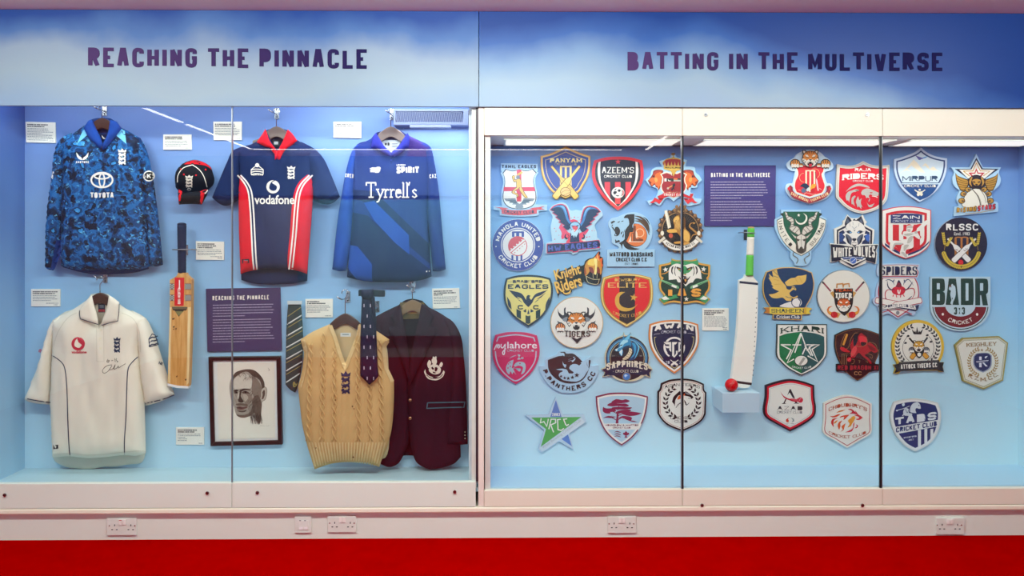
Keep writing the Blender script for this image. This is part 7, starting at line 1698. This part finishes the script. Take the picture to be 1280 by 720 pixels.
# ---- Khari
b = Badge(954, 402, 'badge', 'green shield badge of an outlined white star and ball')
b.board('1e3a34', '172,32* 798,34* 798,220 795,400 740,500 650,590 478,672* 320,590 220,500 168,420 170,220', None, True, '2a2a2c')
b.on('border').poly('eeeae0', b.inset(10)).p('1d7a4c', '202,182* 300,150 480,125* 480,648* 340,570 250,490 205,410').p('2a5a5c', '480,125* 660,150 762,190* 762,400 710,490 620,570 480,648*')
b.on('emblem')
for pth in ('220,288 345,290', '220,288 350,355 290,470', '365,290 475,292', '470,145 300,515 385,468', '478,148 395,390', '472,145 550,360 590,320', '540,290 700,290 610,345 680,500 555,428', '600,425 520,300', '535,310 490,410', '640,288 575,320 620,430'): b.l('f1ede4', pth, 15, smooth=False)
b.c('16302c', 476, 490, 84, 66).c('eeeae0', 476, 488, 78, 60).poly('a8a69c', [(440, 535), (470, 545), (530, 460), (500, 445)])
b.on('lettering').bow('1e3e36', 'KHARI', 486, 118, 530, 68, 32, .24, .14, True, gap=.4).bow('d9e0d8', 'CRICKET CLUB', 480, 592, 240, 24, -18, .2)
b.done()
# ---- Red Dragon
b = Badge(1024, 406, 'badge', 'dark maroon shield badge of a red dragon with a cricket bat')
b.board('1c1618', '200,130* 330,70 485,42 640,75 762,120* 768,250 740,380 700,480 750,492* 748,578* 640,590 480,700* 330,590 220,585* 220,492* 265,490* 215,370 195,250', edge='151113')
b.on('border').p('3a1a20', '212,138* 335,82 485,54 640,85 752,130* 756,250 730,375 690,480* 640,580 480,684* 330,580 275,490* 226,365 206,250').l('a8683a', '212,138* 335,82 485,54 640,85 752,130* 756,250 730,375 690,480*', 5, False).l('a8683a', '275,490* 226,365 206,250 212,138', 5).l('a8683a', '330,582 480,684 640,582', 5)
b.on('emblem').l('d9963a', '350,115 300,255', 26, smooth=False).l('1c1618', '332,110 282,250', 5).l('c98a50', '325,110 270,260 340,300 375,260 395,180 440,110 480,100', 4)
b.p('b01c28', '480,150 520,105 570,120 600,160 605,220 640,225 700,270 730,330 690,350 650,330 600,360 570,380 620,420 655,470 640,490 600,440 540,390 500,350 470,370 440,410 380,410 420,380 440,330 400,320 390,260 410,200 440,150').p('e03040', '500,150 545,140 590,165 590,215 540,245 510,220').p('3a1216', '520,220 560,215 590,230 560,265 530,260').p('7a1620', '605,250 690,290 700,330 640,310').p('e0454c', '400,330 450,260 470,300 450,360 400,400').p('c82430', '260,290 300,280 380,330 370,345 290,330').c('2a1c28', 540, 240, 16, 20, 12)
b.p('1c1a2a', '440,130 480,110 480,200 440,270 425,200').p('3a1a1c', '540,110 590,110 610,160 600,240 605,200 590,150')
for x in (285, 312, 340): b.l('8a6448', f'{x},375 {x},495', 10, smooth=False)
b.l('b07a4a', '275,368 400,360 425,380', 5).c('d0303a', 375, 435, 28, 28, 16).l('e88a8a', '360,445 390,420', 4)
for pth in ('410,430 440,440 430,480 400,490', '490,450 510,450 500,480', '580,460 610,460 600,475', '600,360 660,380 660,420 630,400', '480,250 470,270 540,270 590,240 600,190 560,150', '620,215 700,240 735,330'): b.l('b88a5a', pth, 4)
b.on('banner').p('241a22', '228,498 742,498 742,572 228,578', None, False)
b.on('lettering').txt('a82a34', 'RED DRAGON XI', 484, 566, 505, 60, .2, gap=.13).txt('b98058', 'CC', 483, 630, 92, 48, .2)
b.done()
# ---- Attock Tigers
b = Badge(1100, 398, 'badge', 'round cream badge edged in yellow with a tiger, crown and black ribbon')
cc_ = circ(475, 355, 326, 336, -125, 125, 44)
b.board('e2b93a', cc_+P('755,555* 800,550* 785,600 800,668* 745,668 720,650 480,655 260,655 235,690* 178,690* 195,630 170,578* 215,575*', None, False), edge='b8942a')
b.on('border').poly('eae6da', circ(475, 358, 292, 302, -128, 128, 44))
b.on('emblem').wreath('20242c', 472, 345, 255, 222, 338, 12, 52, 13).ring('20242c', 478, 370, 195, 5, 215, 318).ring('20242c', 478, 370, 195, 5, 42, 145)
for x, y, f_ in ((350, 218, -1), (590, 208, 1), (318, 305, -1), (635, 290, 1)): b.p('20242c', f'{x-18},{y+8} {x},{y-12} {x+20},{y} {x+5},{y+14}')
b.p('20242c', '395,130* 430,170 440,150 450,180 462,100* 478,180 490,150 500,172 540,128* 515,200* 420,198*', None, False)
b.bat('20242c', 365, 245, 600, 500, 60, hf=.4).bat('e2a13a', 370, 250, 596, 495, 50, '3a3a3a', hf=.42).bat('20242c', 595, 238, 385, 505, 60, hf=.4).bat('e2a13a', 590, 244, 388, 500, 50, '3a3a3a', hf=.42)
for cx in (398, 580): paw(b, cx, 395, 38, '8a8f98', '20242c')
b.p('20242c', '430,380 540,380 545,430 490,500 435,430'); tiger(b, 485, 345, 74, 'dda73a'); b.c('efece2', 490, 452, 24, 26, 16)
b.on('banner').p('20222a', '170,580* 250,560 250,660 178,688* 200,630*', None, False).p('20222a', '720,545* 800,552* 782,605 800,668* 720,650', None, False).p('2c2d34', '235,548* 480,532 740,520* 742,640* 500,645 240,660*', None, False).l('6a6a68', '250,560 480,545 728,534', 4)
b.on('lettering').txt('e9e6dc', 'ATTOCK TIGERS CC', 488, 622, 455, 58, .2, .15, rot=-3.2, gap=.12)
b.done()
# ---- Keighley
b = Badge(1180, 416, 'badge', 'cream six sided badge edged in gold with a small navy shield in a wreath')
b.board('a8964a', '235,65* 690,42* 802,125* 740,595* 495,708* 235,605* 135,155*', None, False, '8a7a3a')
b.on('border').poly('e6e3d6', b.inset(17)).l('7d7a4a', b.inset(34), 5, True).l('b0a060', b.inset(24), 4, True)
b.on('emblem').wreath('a88544', 486, 365, 172, 195, 335, 14, 42, 10).star('9a7a3c', 474, 215, 20, .42).star('9a7a3c', 432, 228, 11, .42).star('9a7a3c', 524, 226, 11, .42)
b.p('9aa0b4', '380,280* 420,255 545,250 598,285* 596,400 560,460 488,498* 410,460 368,400 366,310').p('2a3060', '392,285* 425,262 540,258 585,290* 582,395 548,450 488,484* 420,450 382,395 380,310')
b.p('e3e3e8', '440,298 470,298 470,340 440,340', None, False).p('e3e3e8', '440,375 470,375 470,430 440,430', None, False).p('e3e3e8', '478,372 500,372 548,420 520,420', None, False).p('e3e3e8', '510,300 545,290 520,320').l('e3e3e8', '402,362 480,352 556,345', 7).l('b9bccc', '410,375 480,366 552,358', 4)
b.on('lettering').txt('9a7440', 'KEIGHLEY', 470, 168, 375, 48, .2, .15, True, rot=-2.6, gap=.16)
for ch_, x, y, r in (('R', 322, 556, 24), ('Z', 400, 590, 12), ('M', 488, 604, -2), ('C', 580, 586, -14), ('C', 648, 552, -24)): b.txt('9a7440', ch_, x, y, 46 if ch_ != 'M' else 62, 44, .22, .15, True, rot=r)
for x, y in ((350, 578), (428, 600), (530, 604), (605, 580), (674, 540)): b.c('9a7440', x, y-4, 6, 6, 8)
b.done()
# ---- Azad
b = Badge(940, 472, 'badge', 'cream shield badge edged in red and black with a big letter and red comet ball')
b.board('24222c', '165,98* 320,48 480,20 640,48 778,95* 782,250 800,380 775,490 640,590 475,675* 300,580 175,500 142,400 165,240')
b.on('border').poly('d41f34', b.inset(22)).poly('eae7dd', b.inset(46)).l('b4bcc0', b.inset(60), 5, True)
b.on('emblem').p('24222c', '470,145* 485,145 530,240 560,310 590,325* 520,325* 540,315 500,235 470,185 440,225', None, False).p('24222c', '415,270 435,262 410,318 430,328* 370,328* 395,315', None, False)
b.p('c8203a', '350,172* 400,230 460,262 530,272 575,262 570,300 520,300 460,280 400,250').p('d85a68', '480,262 560,270 575,290 520,285').c('d0344a', 604, 280, 34, 34, 20).l('eab4ba', '588,290 606,262 620,258', 5).l('eae7dd', '470,245 560,268', 6)
b.p('d8452e', '470,500* 430,520 428,550 455,560* 460,535 450,520').p('8a9a9c', '480,498* 520,515 525,545 495,560* 508,535 500,515')
b.on('lettering').txt('3a383e', 'AZAD', 475, 408, 310, 50, .12, .08, True, gap=.45).txt('8a8a8c', 'CRICKET CLUB', 470, 450, 318, 30, .12, .09).txt('9a9a9a', 'EST. 1988', 475, 580, 90, 9, .2)
b.done()
# ---- Choudhrys
b = Badge(1012, 490, 'badge', 'cream six sided badge with a thin red line and an orange lion head')
b.board('ece7dc', '175,140* 330,70 475,38 620,70 778,145* 775,350 768,515 620,610 470,700* 320,610 172,510 175,330', edge='cfc8ba')
b.on('border').l('b8404a', b.inset(26), 9, True)
b.on('emblem')
for pth, cc in (('250,300* 300,300 350,280 390,275* 340,310 290,318', 'd8502e'), ('330,262* 380,232 450,222* 400,245', 'e08038'), ('300,440* 270,390 285,340 355,322* 310,350 300,380', 'd03a34'), ('300,390 330,360 355,355* 325,390', 'e89038'), ('370,475* 350,420 370,375 410,355* 385,395 385,430', 'dc5a30'), ('385,495* 415,470 400,430 450,390* 435,440 420,480', 'e0642e'), ('425,350 470,310 490,285 400,300 380,320 430,310', 'd84a30'), ('470,445* 500,400 480,360 510,330 560,310 560,350 530,400 510,430', 'e89a3a'), ('440,505* 500,480 540,450 545,400 560,380 550,450 520,495', 'd83a4a'), ('475,215* 520,212 560,240 590,275 540,270 500,272 530,250 520,230', 'c8283c'), ('590,275 570,230 600,270 620,290', 'd0303a'), ('560,290 610,285 665,320* 630,345 600,350 580,340 620,325 600,305', 'd8424a'), ('560,450* 590,430 580,405 605,420 590,450', 'd8424a'), ('520,320 560,300 570,330 540,370', 'e8a040')): b.p(cc, pth)
b.on('lettering').bow('b5523a', "CHOUDHRY'S", 478, 184, 482, 44, 60, .2, .14, True).bow('b5523a', 'CRICKET CLUB', 472, 578, 465, 34, -60, .18, .12, True)
b.done()
# ---- TABS
b = Badge(1098, 496, 'badge', 'navy shield badge edged in white with a horse and rider')
b.board('d9dad6', '195,65* 320,35 460,22 620,42 745,75* 782,190 778,310 735,460 640,590 460,685* 330,610 220,480 160,330 150,200', edge='b4b6b4')
b.on('border').poly('e9e9e6', b.inset(14)).poly('22386e', b.inset(40)).p('e9e9e6', '190,380 760,285 740,370 232,465', None, False)
b.p('e9e9e6', '495,418 532,412 532,620 495,650', None, False)
for x0 in (575, 650): b.p('e9e9e6', f'{x0},404 {x0+36},398 {x0+36},{590-(x0-575)*1.1} {x0},{620-(x0-575)*1.1}', None, False)
b.on('emblem').p('d5dce2', '395,190* 400,130 430,85 470,70 490,68 520,95 530,145* 505,150 480,140 462,160 475,205* 430,200').p('22386e', '505,100 515,112 500,112').p('d5dce2', '320,160 345,140 385,160 380,200 420,210 410,235 330,235 310,200').p('d5dce2', '295,90 320,75 330,100 315,118 300,112').l('d5dce2', '220,172 320,145 390,115', 8).c('d5dce2', 232, 172, 14, 10, 10).l('d5dce2', '330,200 300,240', 12).l('22386e', '340,150 360,200 380,160', 6)
b.on('lettering').txt('e3e6e8', 'TABS', 0, 0, 515, 98, .3, .24, warp=lambda a, q_: (212+a, 362-a*.155-q_)).txt('22386e', 'CRICKET CLUB', 0, 0, 512, 62, .22, .18, warp=lambda a, q_: (220+a, 448-a*.165-q_), gap=.13).txt('c9ced8', 'BRADFORD', 398, 512, 160, 20, .2, rot=-8).txt('c9ced8', '1857', 408, 548, 74, 20, .2, rot=-8)
b.done()
